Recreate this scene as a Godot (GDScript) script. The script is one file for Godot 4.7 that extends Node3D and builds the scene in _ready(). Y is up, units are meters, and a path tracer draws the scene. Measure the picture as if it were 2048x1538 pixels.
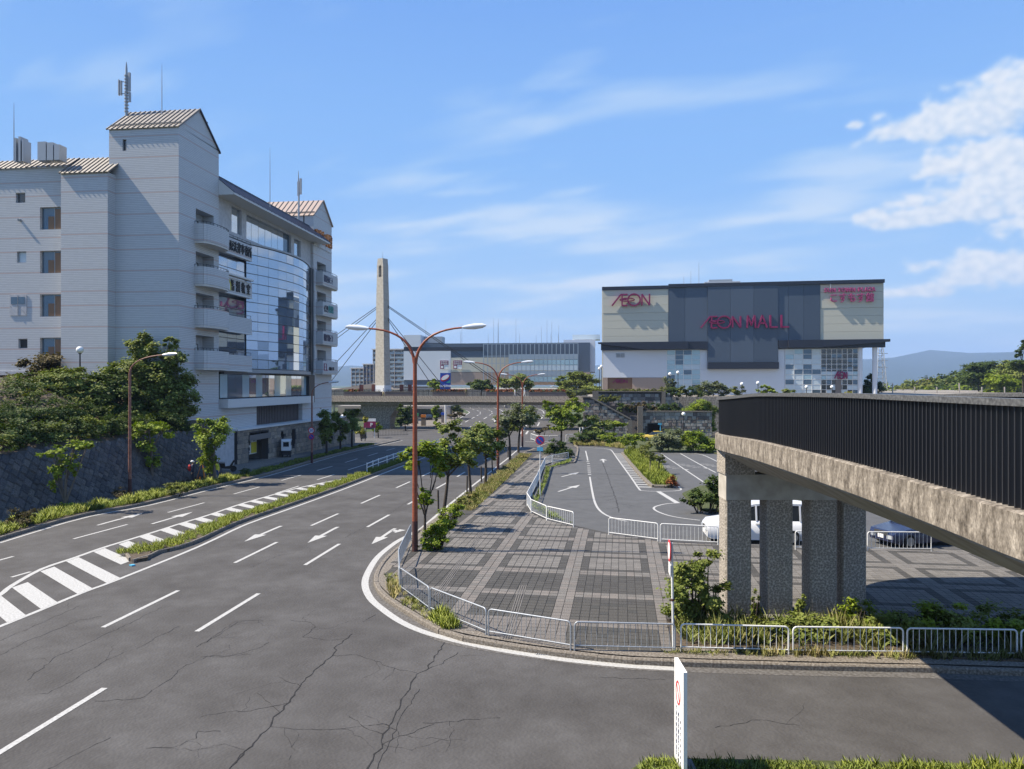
extends Node3D
# A wide road between a tiled office block, a shopping mall and two pedestrian decks.
# World: -Z runs along the road, +X to the right, metres. The road falls gently beyond z = -36.

var M := {}
var taken := {}
var rng := RandomNumberGenerator.new()

func gy(z: float) -> float:
	return -0.018 * (clampf(-z, 36.0, 150.0) - 36.0)

func on(p: Vector2, h := 0.0) -> Vector3:
	return Vector3(p.x, gy(p.y) + h, p.y)

func lin(r: float, g: float, b: float) -> Color:
	return Color(r, g, b).linear_to_srgb()

func rr(a: float, b: float) -> float:
	return rng.randf_range(a, b)

# ---------------------------------------------------------------- mesh building
class B:
	var v := PackedVector3Array()
	var n := PackedVector3Array()
	var c := PackedColorArray()
	var col := Color(1, 1, 1)
	func tri(a: Vector3, b: Vector3, d: Vector3) -> void:
		var q := (d - a).cross(b - a).normalized()
		v.append(a); v.append(b); v.append(d)
		n.append(q); n.append(q); n.append(q)
		c.append(col); c.append(col); c.append(col)
	func quad(a: Vector3, b: Vector3, d: Vector3, e: Vector3) -> void:
		tri(a, b, d); tri(a, d, e)
	func trin(a: Vector3, b: Vector3, d: Vector3, na: Vector3, nb: Vector3, nd: Vector3) -> void:
		v.append(a)
		if (d - a).cross(b - a).dot(na + nb + nd) < 0.0:
			v.append(d); v.append(b); n.append(na); n.append(nd); n.append(nb)
		else:
			v.append(b); v.append(d); n.append(na); n.append(nb); n.append(nd)
		c.append(col); c.append(col); c.append(col)
	func box(ce: Vector3, s: Vector3, bs := Basis()) -> void:
		var x := bs.x * s.x * 0.5; var y := bs.y * s.y * 0.5; var z := bs.z * s.z * 0.5
		var p := [ce - x - y - z, ce + x - y - z, ce + x + y - z, ce - x + y - z, ce - x - y + z, ce + x - y + z, ce + x + y + z, ce - x + y + z]
		for f in [[0, 1, 2, 3], [5, 4, 7, 6], [4, 0, 3, 7], [1, 5, 6, 2], [3, 2, 6, 7], [4, 5, 1, 0]]:
			var o: Vector3 = ((p[f[0]] + p[f[2]]) * 0.5 - ce).normalized()
			trin(p[f[0]], p[f[1]], p[f[2]], o, o, o); trin(p[f[0]], p[f[2]], p[f[3]], o, o, o)
	func bb(a: Vector3, b: Vector3) -> void:
		box((a + b) * 0.5, (b - a).abs())
	func bar(a: Vector3, b: Vector3, w: float, h: float, up := Vector3.UP) -> void:
		var d := b - a
		var l := d.length()
		if l < 0.0001: return
		d /= l
		var sd := d.cross(up)
		if sd.length() < 0.01: sd = d.cross(Vector3.RIGHT)
		sd = sd.normalized()
		box((a + b) * 0.5, Vector3(w, h, l), Basis(sd, d.cross(sd).normalized(), d))
	func tube(pts: Array, rad: Array, sides := 8) -> void:
		var rings := []
		var norms := []
		var ref := Vector3.UP
		for i in pts.size():
			var d: Vector3 = (pts[mini(i + 1, pts.size() - 1)] - pts[maxi(i - 1, 0)]).normalized()
			if absf(d.dot(ref)) > 0.95: ref = Vector3.RIGHT if absf(d.x) < 0.9 else Vector3.BACK
			var a := d.cross(ref).normalized()
			var e := d.cross(a).normalized()
			var r: float = rad[mini(i, rad.size() - 1)]
			var ring := []
			var nr := []
			for k in sides:
				var t := TAU * k / sides
				var o := a * cos(t) + e * sin(t)
				nr.append(o); ring.append(pts[i] + o * r)
			rings.append(ring); norms.append(nr)
		for i in pts.size() - 1:
			for k in sides:
				var k2 := (k + 1) % sides
				trin(rings[i][k], rings[i + 1][k], rings[i + 1][k2], norms[i][k], norms[i + 1][k], norms[i + 1][k2])
				trin(rings[i][k], rings[i + 1][k2], rings[i][k2], norms[i][k], norms[i + 1][k2], norms[i][k2])
		for e in [0, pts.size() - 1]:
			for k in range(1, sides - 1):
				tri(rings[e][0], rings[e][k], rings[e][k + 1])
	func prism(poly: PackedVector2Array, y0: float, y1: float) -> void:
		var idx := Geometry2D.triangulate_polygon(poly)
		for i in range(0, idx.size(), 3):
			var a := poly[idx[i]]; var b := poly[idx[i + 1]]; var d := poly[idx[i + 2]]
			up(Vector3(a.x, y1, a.y), Vector3(b.x, y1, b.y), Vector3(d.x, y1, d.y), Vector3.UP)
			up(Vector3(a.x, y0, a.y), Vector3(b.x, y0, b.y), Vector3(d.x, y0, d.y), Vector3.DOWN)
		var ce := Vector2.ZERO
		var cw := Geometry2D.is_polygon_clockwise(poly)
		for i in poly.size():
			var a := poly[i]; var b := poly[(i + 1) % poly.size()]
			var o := Vector3(b.y - a.y, 0, a.x - b.x).normalized() * (-1.0 if cw else 1.0)
			up(Vector3(a.x, y0, a.y), Vector3(b.x, y0, b.y), Vector3(b.x, y1, b.y), o)
			up(Vector3(a.x, y0, a.y), Vector3(b.x, y1, b.y), Vector3(a.x, y1, a.y), o)
	func up(a: Vector3, b: Vector3, d: Vector3, q: Vector3) -> void:
		trin(a, b, d, q, q, q)
	# a polygon in the local XY plane, pushed out along local Z by deep
	func plate(poly: PackedVector2Array, deep: float, xf := Transform3D()) -> void:
		var idx := Geometry2D.triangulate_polygon(poly)
		var f := xf.basis.z.normalized()
		for i in range(0, idx.size(), 3):
			for s in [0.0, deep]:
				up(xf * Vector3(poly[idx[i]].x, poly[idx[i]].y, s), xf * Vector3(poly[idx[i + 1]].x, poly[idx[i + 1]].y, s), xf * Vector3(poly[idx[i + 2]].x, poly[idx[i + 2]].y, s), f if s > 0.0 else -f)
		var cw := Geometry2D.is_polygon_clockwise(poly)
		for i in poly.size():
			var a := poly[i]; var b := poly[(i + 1) % poly.size()]
			var o := (xf.basis * Vector3(b.y - a.y, a.x - b.x, 0)).normalized() * (-1.0 if cw else 1.0)
			up(xf * Vector3(a.x, a.y, 0), xf * Vector3(b.x, b.y, 0), xf * Vector3(b.x, b.y, deep), o)
			up(xf * Vector3(a.x, a.y, 0), xf * Vector3(b.x, b.y, deep), xf * Vector3(a.x, a.y, deep), o)
	func ball(ce: Vector3, r: Vector3, seg := 10) -> void:
		for i in seg / 2:
			var t0 := PI * i / (seg / 2) - PI / 2; var t1 := PI * (i + 1) / (seg / 2) - PI / 2
			for k in seg:
				var a0 := TAU * k / seg; var a1 := TAU * (k + 1) / seg
				var p := []
				for q in [[t0, a0], [t1, a0], [t1, a1], [t0, a1]]:
					p.append(Vector3(cos(q[0]) * cos(q[1]), sin(q[0]), cos(q[0]) * sin(q[1])))
				trin(ce + p[0] * r, ce + p[1] * r, ce + p[2] * r, p[0], p[1], p[2])
				trin(ce + p[0] * r, ce + p[2] * r, ce + p[3] * r, p[0], p[2], p[3])
	func disc(ce: Vector3, nrm: Vector3, r: float, th: float, seg := 20) -> void:
		tube([ce - nrm * th * 0.5, ce + nrm * th * 0.5], [r], seg)
	func leaf(p: Vector3, dir: Vector3, side: Vector3, l: float, w: float) -> void:
		var q := dir.cross(side).normalized()
		if q.y < 0.0: q = -q
		var a := p - dir * l * 0.5; var b := p + side * w * 0.5; var d := p + dir * l * 0.5; var e := p - side * w * 0.5
		trin(a, b, d, q, q, q); trin(a, d, e, q, q, q)
	func mesh() -> ArrayMesh:
		var arr := []
		arr.resize(Mesh.ARRAY_MAX)
		arr[Mesh.ARRAY_VERTEX] = v; arr[Mesh.ARRAY_NORMAL] = n; arr[Mesh.ARRAY_COLOR] = c
		var m := ArrayMesh.new()
		m.add_surface_from_arrays(Mesh.PRIMITIVE_TRIANGLES, arr)
		return m

# ---------------------------------------------------------------- scene objects
func numbered(called: String) -> String:
	var k: int = taken.get(called, 0)
	taken[called] = k + 1
	return called if k == 0 else "%s_%03d" % [called, k]

func thing(called: String, label: String, category: String, at := Vector3.ZERO, turn := 0.0, group := "") -> Node3D:
	var o := Node3D.new()
	o.name = numbered(called)
	add_child(o)
	o.position = at
	o.rotation.y = turn
	tag(o, label, category, group)
	return o

func tag(o: Node, label: String, category: String, group := "", kind := "") -> void:
	if label != "": o.set_meta("label", label)
	if category != "": o.set_meta("category", category)
	if group != "": o.set_meta("group", group)
	if kind != "": o.set_meta("kind", kind)

func part(parent: Node, called: String, m, mat: Material, at := Vector3.ZERO) -> MeshInstance3D:
	var o := MeshInstance3D.new()
	o.mesh = m.mesh() if m is B else m
	o.material_override = mat
	o.name = called
	parent.add_child(o, true)
	o.position = at
	return o

func piece(parent: Node, called: String, m: Mesh, mat: Material, xf: Transform3D) -> MeshInstance3D:
	var o := part(parent, called, m, mat)
	o.transform = xf
	return o

func struct(called: String, m, mat: Material) -> MeshInstance3D:
	var o := part(self, called, m, mat)
	o.set_meta("kind", "structure")
	return o

func copy_of(o: Node3D, at: Vector3, turn := 0.0, label := "") -> Node3D:
	var r: Node3D = o.duplicate()
	r.name = numbered(String(o.name).rstrip("_0123456789"))
	add_child(r)
	r.position = at
	r.rotation.y = turn
	if label != "": r.set_meta("label", label)
	return r

func multi(parent: Node, called: String, m: Mesh, mat: Material, xs: Array, cols := []) -> MultiMeshInstance3D:
	var mm := MultiMesh.new()
	mm.transform_format = MultiMesh.TRANSFORM_3D
	mm.use_colors = cols.size() > 0
	mm.mesh = m
	mm.instance_count = xs.size()
	for i in xs.size():
		mm.set_instance_transform(i, xs[i])
		if cols.size() > 0: mm.set_instance_color(i, cols[i])
	var o := MultiMeshInstance3D.new()
	o.multimesh = mm
	o.material_override = mat
	o.name = called
	o.set_meta("kind", "stuff")
	parent.add_child(o, true)
	return o

# a sheet or slab that follows the fall of the ground; h0 and h1 above it
func zones(poly: PackedVector2Array) -> Array:
	var out := []
	for z in [[-36.0, 200.0], [-150.0, -36.0], [-2000.0, -150.0]]:
		for q in Geometry2D.intersect_polygons(poly, PackedVector2Array([Vector2(-3000, z[0]), Vector2(3000, z[0]), Vector2(3000, z[1]), Vector2(-3000, z[1])])):
			out.append(q)
	return out

func sheet(b: B, poly: PackedVector2Array, h: float, skirt := 0.0) -> void:
	for q in zones(poly):
		var idx := Geometry2D.triangulate_polygon(q)
		for i in range(0, idx.size(), 3):
			b.up(on(q[idx[i]], h), on(q[idx[i + 1]], h), on(q[idx[i + 2]], h), Vector3.UP)
		if skirt > 0.0:
			var cw := Geometry2D.is_polygon_clockwise(q)
			for i in q.size():
				var a: Vector2 = q[i]; var d: Vector2 = q[(i + 1) % q.size()]
				var o := Vector3(d.y - a.y, 0, a.x - d.x).normalized() * (-1.0 if cw else 1.0)
				b.up(on(a, h), on(d, h), on(d, h - skirt), o)
				b.up(on(a, h), on(d, h - skirt), on(a, h - skirt), o)

# a band of width w along a line on the ground
func band(b: B, pts: Array, w: float, h: float, shift := 0.0) -> void:
	var l := []
	var r := []
	var cut := []
	for i in pts.size():
		cut.append(pts[i])
		if i + 1 < pts.size():
			for zz in [-36.0, -150.0]:
				if (pts[i].y - zz) * (pts[i + 1].y - zz) < 0.0:
					cut.append(pts[i].lerp(pts[i + 1], (zz - pts[i].y) / (pts[i + 1].y - pts[i].y)))
	for i in cut.size():
		var d: Vector2 = (cut[mini(i + 1, cut.size() - 1)] - cut[maxi(i - 1, 0)]).normalized()
		var s := Vector2(-d.y, d.x)
		l.append(cut[i] + s * (shift - w * 0.5)); r.append(cut[i] + s * (shift + w * 0.5))
	for i in cut.size() - 1:
		b.up(on(l[i], h), on(l[i + 1], h), on(r[i + 1], h), Vector3.UP)
		b.up(on(l[i], h), on(r[i + 1], h), on(r[i], h), Vector3.UP)

func smooth_line(pts: Array, step := 6) -> Array:
	var out := []
	for i in pts.size() - 1:
		for k in step:
			out.append(pts[i].cubic_interpolate(pts[i + 1], pts[maxi(i - 1, 0)], pts[mini(i + 2, pts.size() - 1)], float(k) / step))
	out.append(pts[-1])
	return out

func packed(a: Array) -> PackedVector2Array:
	return PackedVector2Array(a)

func rect(x0: float, z0: float, x1: float, z1: float) -> PackedVector2Array:
	return PackedVector2Array([Vector2(x0, z0), Vector2(x1, z0), Vector2(x1, z1), Vector2(x0, z1)])

# ---------------------------------------------------------------- materials
func noise_tex(freq: float, lo: Color, hi: Color, sd := 1, oct := 4, cell := false, size := 512) -> NoiseTexture2D:
	var f := FastNoiseLite.new()
	f.seed = sd
	f.frequency = freq
	f.noise_type = FastNoiseLite.TYPE_CELLULAR if cell else FastNoiseLite.TYPE_SIMPLEX_SMOOTH
	f.fractal_octaves = oct
	if oct > 6: f.fractal_gain = 0.72
	var t := NoiseTexture2D.new()
	t.width = size; t.height = size
	t.seamless = true
	t.noise = f
	var g := Gradient.new()
	g.set_color(0, lo); g.set_color(1, hi)
	t.color_ramp = g
	return t

func bump_tex(freq: float, strength: float, sd := 2, oct := 4, cell := false) -> NoiseTexture2D:
	var f := FastNoiseLite.new()
	f.seed = sd
	f.frequency = freq
	f.noise_type = FastNoiseLite.TYPE_CELLULAR if cell else FastNoiseLite.TYPE_SIMPLEX_SMOOTH
	f.fractal_octaves = oct
	var t := NoiseTexture2D.new()
	t.width = 512; t.height = 512
	t.seamless = true
	t.noise = f
	t.as_normal_map = true
	t.bump_strength = strength
	return t

func mk(called: String, col: Color, rough := 0.7, metal := 0.0) -> StandardMaterial3D:
	var m := StandardMaterial3D.new()
	m.albedo_color = col
	m.roughness = rough
	m.metallic = metal
	M[called] = m
	return m

func grain(m: StandardMaterial3D, metres: float, tex: Texture2D, bump: Texture2D = null, amount := 1.0) -> void:
	m.albedo_texture = tex
	m.uv1_triplanar = true
	m.uv1_world_triplanar = true
	m.uv1_scale = Vector3.ONE / metres
	if bump:
		m.normal_enabled = true
		m.normal_texture = bump
		m.normal_scale = amount

func course_tex(rows: int, line: Color, face: Color, pink_every: int) -> ImageTexture:
	# horizontal tile courses: a joint at the foot of every row and a pink row now and then
	var im := Image.create(256, 1024, false, Image.FORMAT_RGB8)
	var r2 := RandomNumberGenerator.new()
	r2.seed = 5
	var hh := 1024 / rows
	for k in rows:
		for x in 8:
			var f := face * r2.randf_range(0.985, 1.012)
			im.fill_rect(Rect2i(x * 32, k * hh, 32, hh), Color(f.r, f.g, f.b))
		im.fill_rect(Rect2i(0, k * hh, 256, maxi(2, hh / 7)), line)
		if pink_every > 0 and k % pink_every == 3:
			im.fill_rect(Rect2i(0, k * hh + hh / 3, 256, hh / 2), Color(face.r * 0.96, face.g * 0.84, face.b * 0.80))
	return ImageTexture.create_from_image(im)

func make_materials() -> void:
	var w := Color(1, 1, 1)
	var m := mk("asphalt", lin(0.096, 0.094, 0.093), 0.93)
	grain(m, 15.0, noise_tex(0.006, Color(0.82, 0.81, 0.80), w, 3, 9, false, 2048), bump_tex(0.3, 5.0, 4, 3), 0.1)
	m.detail_enabled = true
	m.detail_blend_mode = BaseMaterial3D.BLEND_MODE_MUL
	m.detail_albedo = noise_tex(0.008, Color(0.80, 0.79, 0.78), w, 9, 4)
	m.detail_uv_layer = BaseMaterial3D.DETAIL_UV_1
	m = mk("asphalt_lot", lin(0.092, 0.094, 0.096), 0.93)
	grain(m, 11.0, noise_tex(0.006, Color(0.82, 0.82, 0.82), w, 13, 8, false, 1024))
	m = mk("asphalt_dark", lin(0.05, 0.05, 0.054), 0.95)
	grain(m, 2.0, noise_tex(0.08, Color(0.6, 0.6, 0.6), w, 23, 5))
	mk("crack", lin(0.014, 0.014, 0.015), 1.0)
	m = mk("paint", lin(0.47, 0.47, 0.46), 0.8)
	grain(m, 1.7, noise_tex(0.035, Color(0.80, 0.80, 0.79), w, 6, 5))
	m = mk("kerb", lin(0.31, 0.285, 0.25), 0.9)
	grain(m, 1.3, noise_tex(0.03, Color(0.5, 0.47, 0.43), w, 8, 5), bump_tex(0.1, 4.0, 5, 4), 0.5)
	m = mk("gutter", lin(0.16, 0.155, 0.15), 0.9)
	grain(m, 1.9, noise_tex(0.03, Color(0.6, 0.58, 0.55), w, 18, 5))
	m = mk("joint", lin(0.045, 0.043, 0.04), 1.0)
	m = mk("paver", w, 0.92)
	m.vertex_color_use_as_albedo = true
	grain(m, 0.9, noise_tex(0.05, Color(0.66, 0.66, 0.65), w, 19, 5), bump_tex(0.03, 9.0, 12, 3), 0.9)
	m = mk("concrete", lin(0.40, 0.375, 0.335), 0.92)
	grain(m, 2.6, noise_tex(0.012, Color(0.58, 0.56, 0.53), w, 33, 6), bump_tex(0.08, 4.0, 34, 4), 0.5)
	m = mk("concrete_stained", lin(0.50, 0.45, 0.38), 0.92)
	grain(m, 2.2, noise_tex(0.008, Color(0.30, 0.28, 0.26), w, 41, 8, false, 1024), bump_tex(0.08, 4.0, 34, 4), 0.5)
	m.uv1_scale = Vector3(0.55, 0.20, 0.55)
	m = mk("pylon", lin(0.47, 0.445, 0.40), 0.92)
	grain(m, 4.0, noise_tex(0.012, Color(0.80, 0.79, 0.77), w, 35, 6))
	m = mk("concrete_soffit", lin(0.36, 0.34, 0.31), 0.92)
	grain(m, 5.0, noise_tex(0.012, Color(0.75, 0.74, 0.72), w, 43, 5))
	m = mk("pebble", lin(0.62, 0.565, 0.49), 0.95)
	grain(m, 1.7, noise_tex(0.05, Color(0.45, 0.44, 0.43), w, 51, 2, true), bump_tex(0.05, 8.0, 51, 2, true), 0.6)
	m = mk("wall_tile", lin(0.56, 0.57, 0.585), 0.55)
	grain(m, 5.0, course_tex(32, Color(0.66, 0.67, 0.69), Color(0.97, 0.97, 0.96), 12))
	m.uv1_scale = Vector3(0.27, 0.2, 0.27)
	m = mk("wall_plain", lin(0.52, 0.52, 0.53), 0.6)
	grain(m, 6.0, noise_tex(0.02, Color(0.88, 0.88, 0.88), w, 61, 5))
	m = mk("white_trim", lin(0.62, 0.62, 0.60), 0.5)
	m = mk("roof_seam", lin(0.36, 0.33, 0.285), 0.45, 0.15)
	grain(m, 3.0, noise_tex(0.01, Color(0.82, 0.81, 0.80), w, 71, 4))
	m = mk("roof_tan", lin(0.40, 0.31, 0.255), 0.45, 0.1)
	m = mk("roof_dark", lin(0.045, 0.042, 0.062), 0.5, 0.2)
	m = mk("rib", lin(0.16, 0.145, 0.13), 0.5, 0.2)
	m = mk("mirror_glass", lin(0.40, 0.47, 0.56), 0.02, 0.82)
	m = mk("mirror_glass_pale", lin(0.52, 0.58, 0.64), 0.03, 0.8)
	m = mk("dark_glass", lin(0.015, 0.02, 0.026), 0.03)
	m.metallic_specular = 0.9
	m = mk("blue_glass", lin(0.10, 0.15, 0.20), 0.04, 0.35)
	m = mk("green_glass", lin(0.34, 0.47, 0.52), 0.08, 0.2)
	m = mk("frost_glass", lin(0.50, 0.58, 0.62), 0.15, 0.05)
	m = mk("blind", lin(0.20, 0.125, 0.075), 0.7)
	m = mk("frame_dark", lin(0.06, 0.062, 0.066), 0.5, 0.3)
	m = mk("frame_grey", lin(0.33, 0.34, 0.35), 0.45, 0.3)
	m = mk("steel", lin(0.36, 0.38, 0.40), 0.4, 0.7)
	m = mk("galvanised", lin(0.46, 0.49, 0.52), 0.45, 0.35)
	grain(m, 0.8, noise_tex(0.03, Color(0.75, 0.76, 0.77), w, 81, 4))
	m = mk("white_metal", lin(0.80, 0.81, 0.81), 0.5)
	grain(m, 0.9, noise_tex(0.03, Color(0.82, 0.82, 0.81), w, 82, 4))
	m = mk("black_metal", lin(0.022, 0.023, 0.027), 0.38)
	m = mk("rail_cap", lin(0.20, 0.205, 0.21), 0.45, 0.2)
	grain(m, 1.1, noise_tex(0.03, Color(0.5, 0.5, 0.5), w, 84, 5))
	m = mk("lamp_orange", lin(0.33, 0.085, 0.035), 0.5)
	grain(m, 1.5, noise_tex(0.02, Color(0.72, 0.68, 0.66), w, 86, 5))
	m = mk("lamp_rust", lin(0.12, 0.04, 0.032), 0.7)
	grain(m, 0.8, noise_tex(0.03, Color(0.5, 0.5, 0.5), w, 87, 5))
	m = mk("lamp_faded", lin(0.36, 0.22, 0.17), 0.6)
	grain(m, 0.9, noise_tex(0.012, Color(0.62, 0.42, 0.36), w, 88, 4))
	m.uv1_scale = Vector3(2.0, 0.5, 2.0)
	m = mk("lamp_head", lin(0.66, 0.68, 0.70), 0.35, 0.2)
	m = mk("globe", lin(0.80, 0.80, 0.79), 0.3)
	m = mk("bark", lin(0.085, 0.066, 0.05), 0.95)
	grain(m, 0.5, noise_tex(0.04, Color(0.5, 0.5, 0.5), w, 91, 4), bump_tex(0.06, 10.0, 92, 4), 1.0)
	m = mk("bark_pale", lin(0.20, 0.17, 0.135), 0.95)
	grain(m, 0.5, noise_tex(0.04, Color(0.6, 0.6, 0.6), w, 93, 4))
	m = mk("leaf", w, 0.62)
	m.metallic_specular = 0.3
	m.vertex_color_use_as_albedo = true
	m.backlight_enabled = true
	m.backlight = Color(0.66, 0.70, 0.26)
	m.cull_mode = BaseMaterial3D.CULL_DISABLED
	m = mk("grass", w, 0.7)
	m.vertex_color_use_as_albedo = true
	m.backlight_enabled = true
	m.backlight = Color(0.45, 0.5, 0.15)
	m.cull_mode = BaseMaterial3D.CULL_DISABLED
	m = mk("soil", lin(0.14, 0.105, 0.07), 1.0)
	grain(m, 2.5, noise_tex(0.03, Color(0.5, 0.5, 0.5), w, 101, 5))
	m = mk("turf", lin(0.10, 0.115, 0.035), 1.0)
	grain(m, 3.5, noise_tex(0.03, Color(0.45, 0.5, 0.4), w, 102, 5))
	m = mk("field", lin(0.09, 0.115, 0.045), 1.0)
	grain(m, 60.0, noise_tex(0.03, Color(0.45, 0.55, 0.45), w, 103, 5))
	m = mk("stone_wall", w, 0.93)
	m.vertex_color_use_as_albedo = true
	grain(m, 1.1, noise_tex(0.025, Color(0.55, 0.54, 0.52), w, 111, 5), bump_tex(0.04, 10.0, 112, 4), 1.0)
	m = mk("stone_joint", lin(0.06, 0.056, 0.055), 1.0)
	m = mk("mall_cream", lin(0.50, 0.485, 0.40), 0.55)
	m = mk("mall_white", lin(0.62, 0.64, 0.67), 0.5)
	m = mk("mall_white_b", lin(0.57, 0.60, 0.64), 0.5)
	m = mk("mall_grey_a", lin(0.058, 0.082, 0.118), 0.5)
	m = mk("mall_grey_b", lin(0.075, 0.102, 0.142), 0.5)
	m = mk("mall_grey_c", lin(0.066, 0.092, 0.13), 0.5)
	m = mk("mall_dark", lin(0.016, 0.021, 0.036), 0.45)
	m = mk("mall_brown", lin(0.33, 0.25, 0.20), 0.6)
	m = mk("mall_brown_deep", lin(0.20, 0.115, 0.065), 0.6)
	m = mk("interior", lin(0.25, 0.24, 0.22), 0.8)
	m = mk("shop_dark", lin(0.17, 0.15, 0.135), 0.8)
	m = mk("magenta", lin(0.22, 0.012, 0.08), 0.5)
	m = mk("pink", lin(0.36, 0.06, 0.17), 0.5)
	m = mk("sign_orange", lin(0.68, 0.22, 0.03), 0.4)
	m = mk("sign_navy", lin(0.02, 0.03, 0.09), 0.4)
	m = mk("sign_black", lin(0.015, 0.015, 0.018), 0.5)
	m = mk("sign_teal", lin(0.03, 0.30, 0.28), 0.4)
	m = mk("sign_white", lin(0.74, 0.74, 0.73), 0.5)
	m = mk("sign_red", lin(0.55, 0.02, 0.03), 0.45)
	m = mk("sign_blue", lin(0.015, 0.06, 0.34), 0.45)
	m = mk("sign_yellow", lin(0.62, 0.52, 0.05), 0.5)
	m = mk("sign_green", lin(0.03, 0.3, 0.1), 0.5)
	m = mk("cyan_paint", lin(0.10, 0.42, 0.62), 0.5)
	m = mk("cable", lin(0.012, 0.013, 0.015), 0.7)
	m = mk("brick_red", lin(0.17, 0.055, 0.04), 0.85)
	m = mk("car_white", lin(0.70, 0.71, 0.72), 0.25)
	m.clearcoat_enabled = true
	m = mk("car_navy", lin(0.012, 0.016, 0.05), 0.22)
	m.clearcoat_enabled = true
	m = mk("car_red", lin(0.40, 0.02, 0.02), 0.25)
	m = mk("car_black", lin(0.02, 0.02, 0.022), 0.25)
	m = mk("car_silver", lin(0.42, 0.44, 0.46), 0.3, 0.4)
	m = mk("car_yellow", lin(0.62, 0.45, 0.08), 0.3)
	m = mk("tyre", lin(0.018, 0.018, 0.018), 0.9)
	m = mk("rim", lin(0.45, 0.46, 0.47), 0.3, 0.8)
	m = mk("lens", lin(0.62, 0.66, 0.70), 0.08, 0.3)
	m = mk("tail", lin(0.4, 0.01, 0.01), 0.2)
	m = mk("cloth", w, 0.85)
	m.vertex_color_use_as_albedo = true
	m = mk("hill", lin(0.035, 0.060, 0.028), 1.0)
	grain(m, 900.0, noise_tex(0.05, Color(0.5, 0.55, 0.5), w, 121, 5))
	m = mk("apartment_wall", lin(0.40, 0.36, 0.32), 0.8)
	m = mk("apartment_rail", lin(0.26, 0.33, 0.37), 0.5)
	m = mk("apartment_navy", lin(0.04, 0.055, 0.10), 0.5)
	m = mk("tan_roof", lin(0.30, 0.25, 0.2), 0.8)
	m = mk("red_flower", lin(0.35, 0.06, 0.04), 0.8)
	m = mk("planter", lin(0.12, 0.10, 0.095), 0.8)
	m = mk("screen_mesh", lin(0.36, 0.41, 0.45), 0.35, 0.5)

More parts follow.
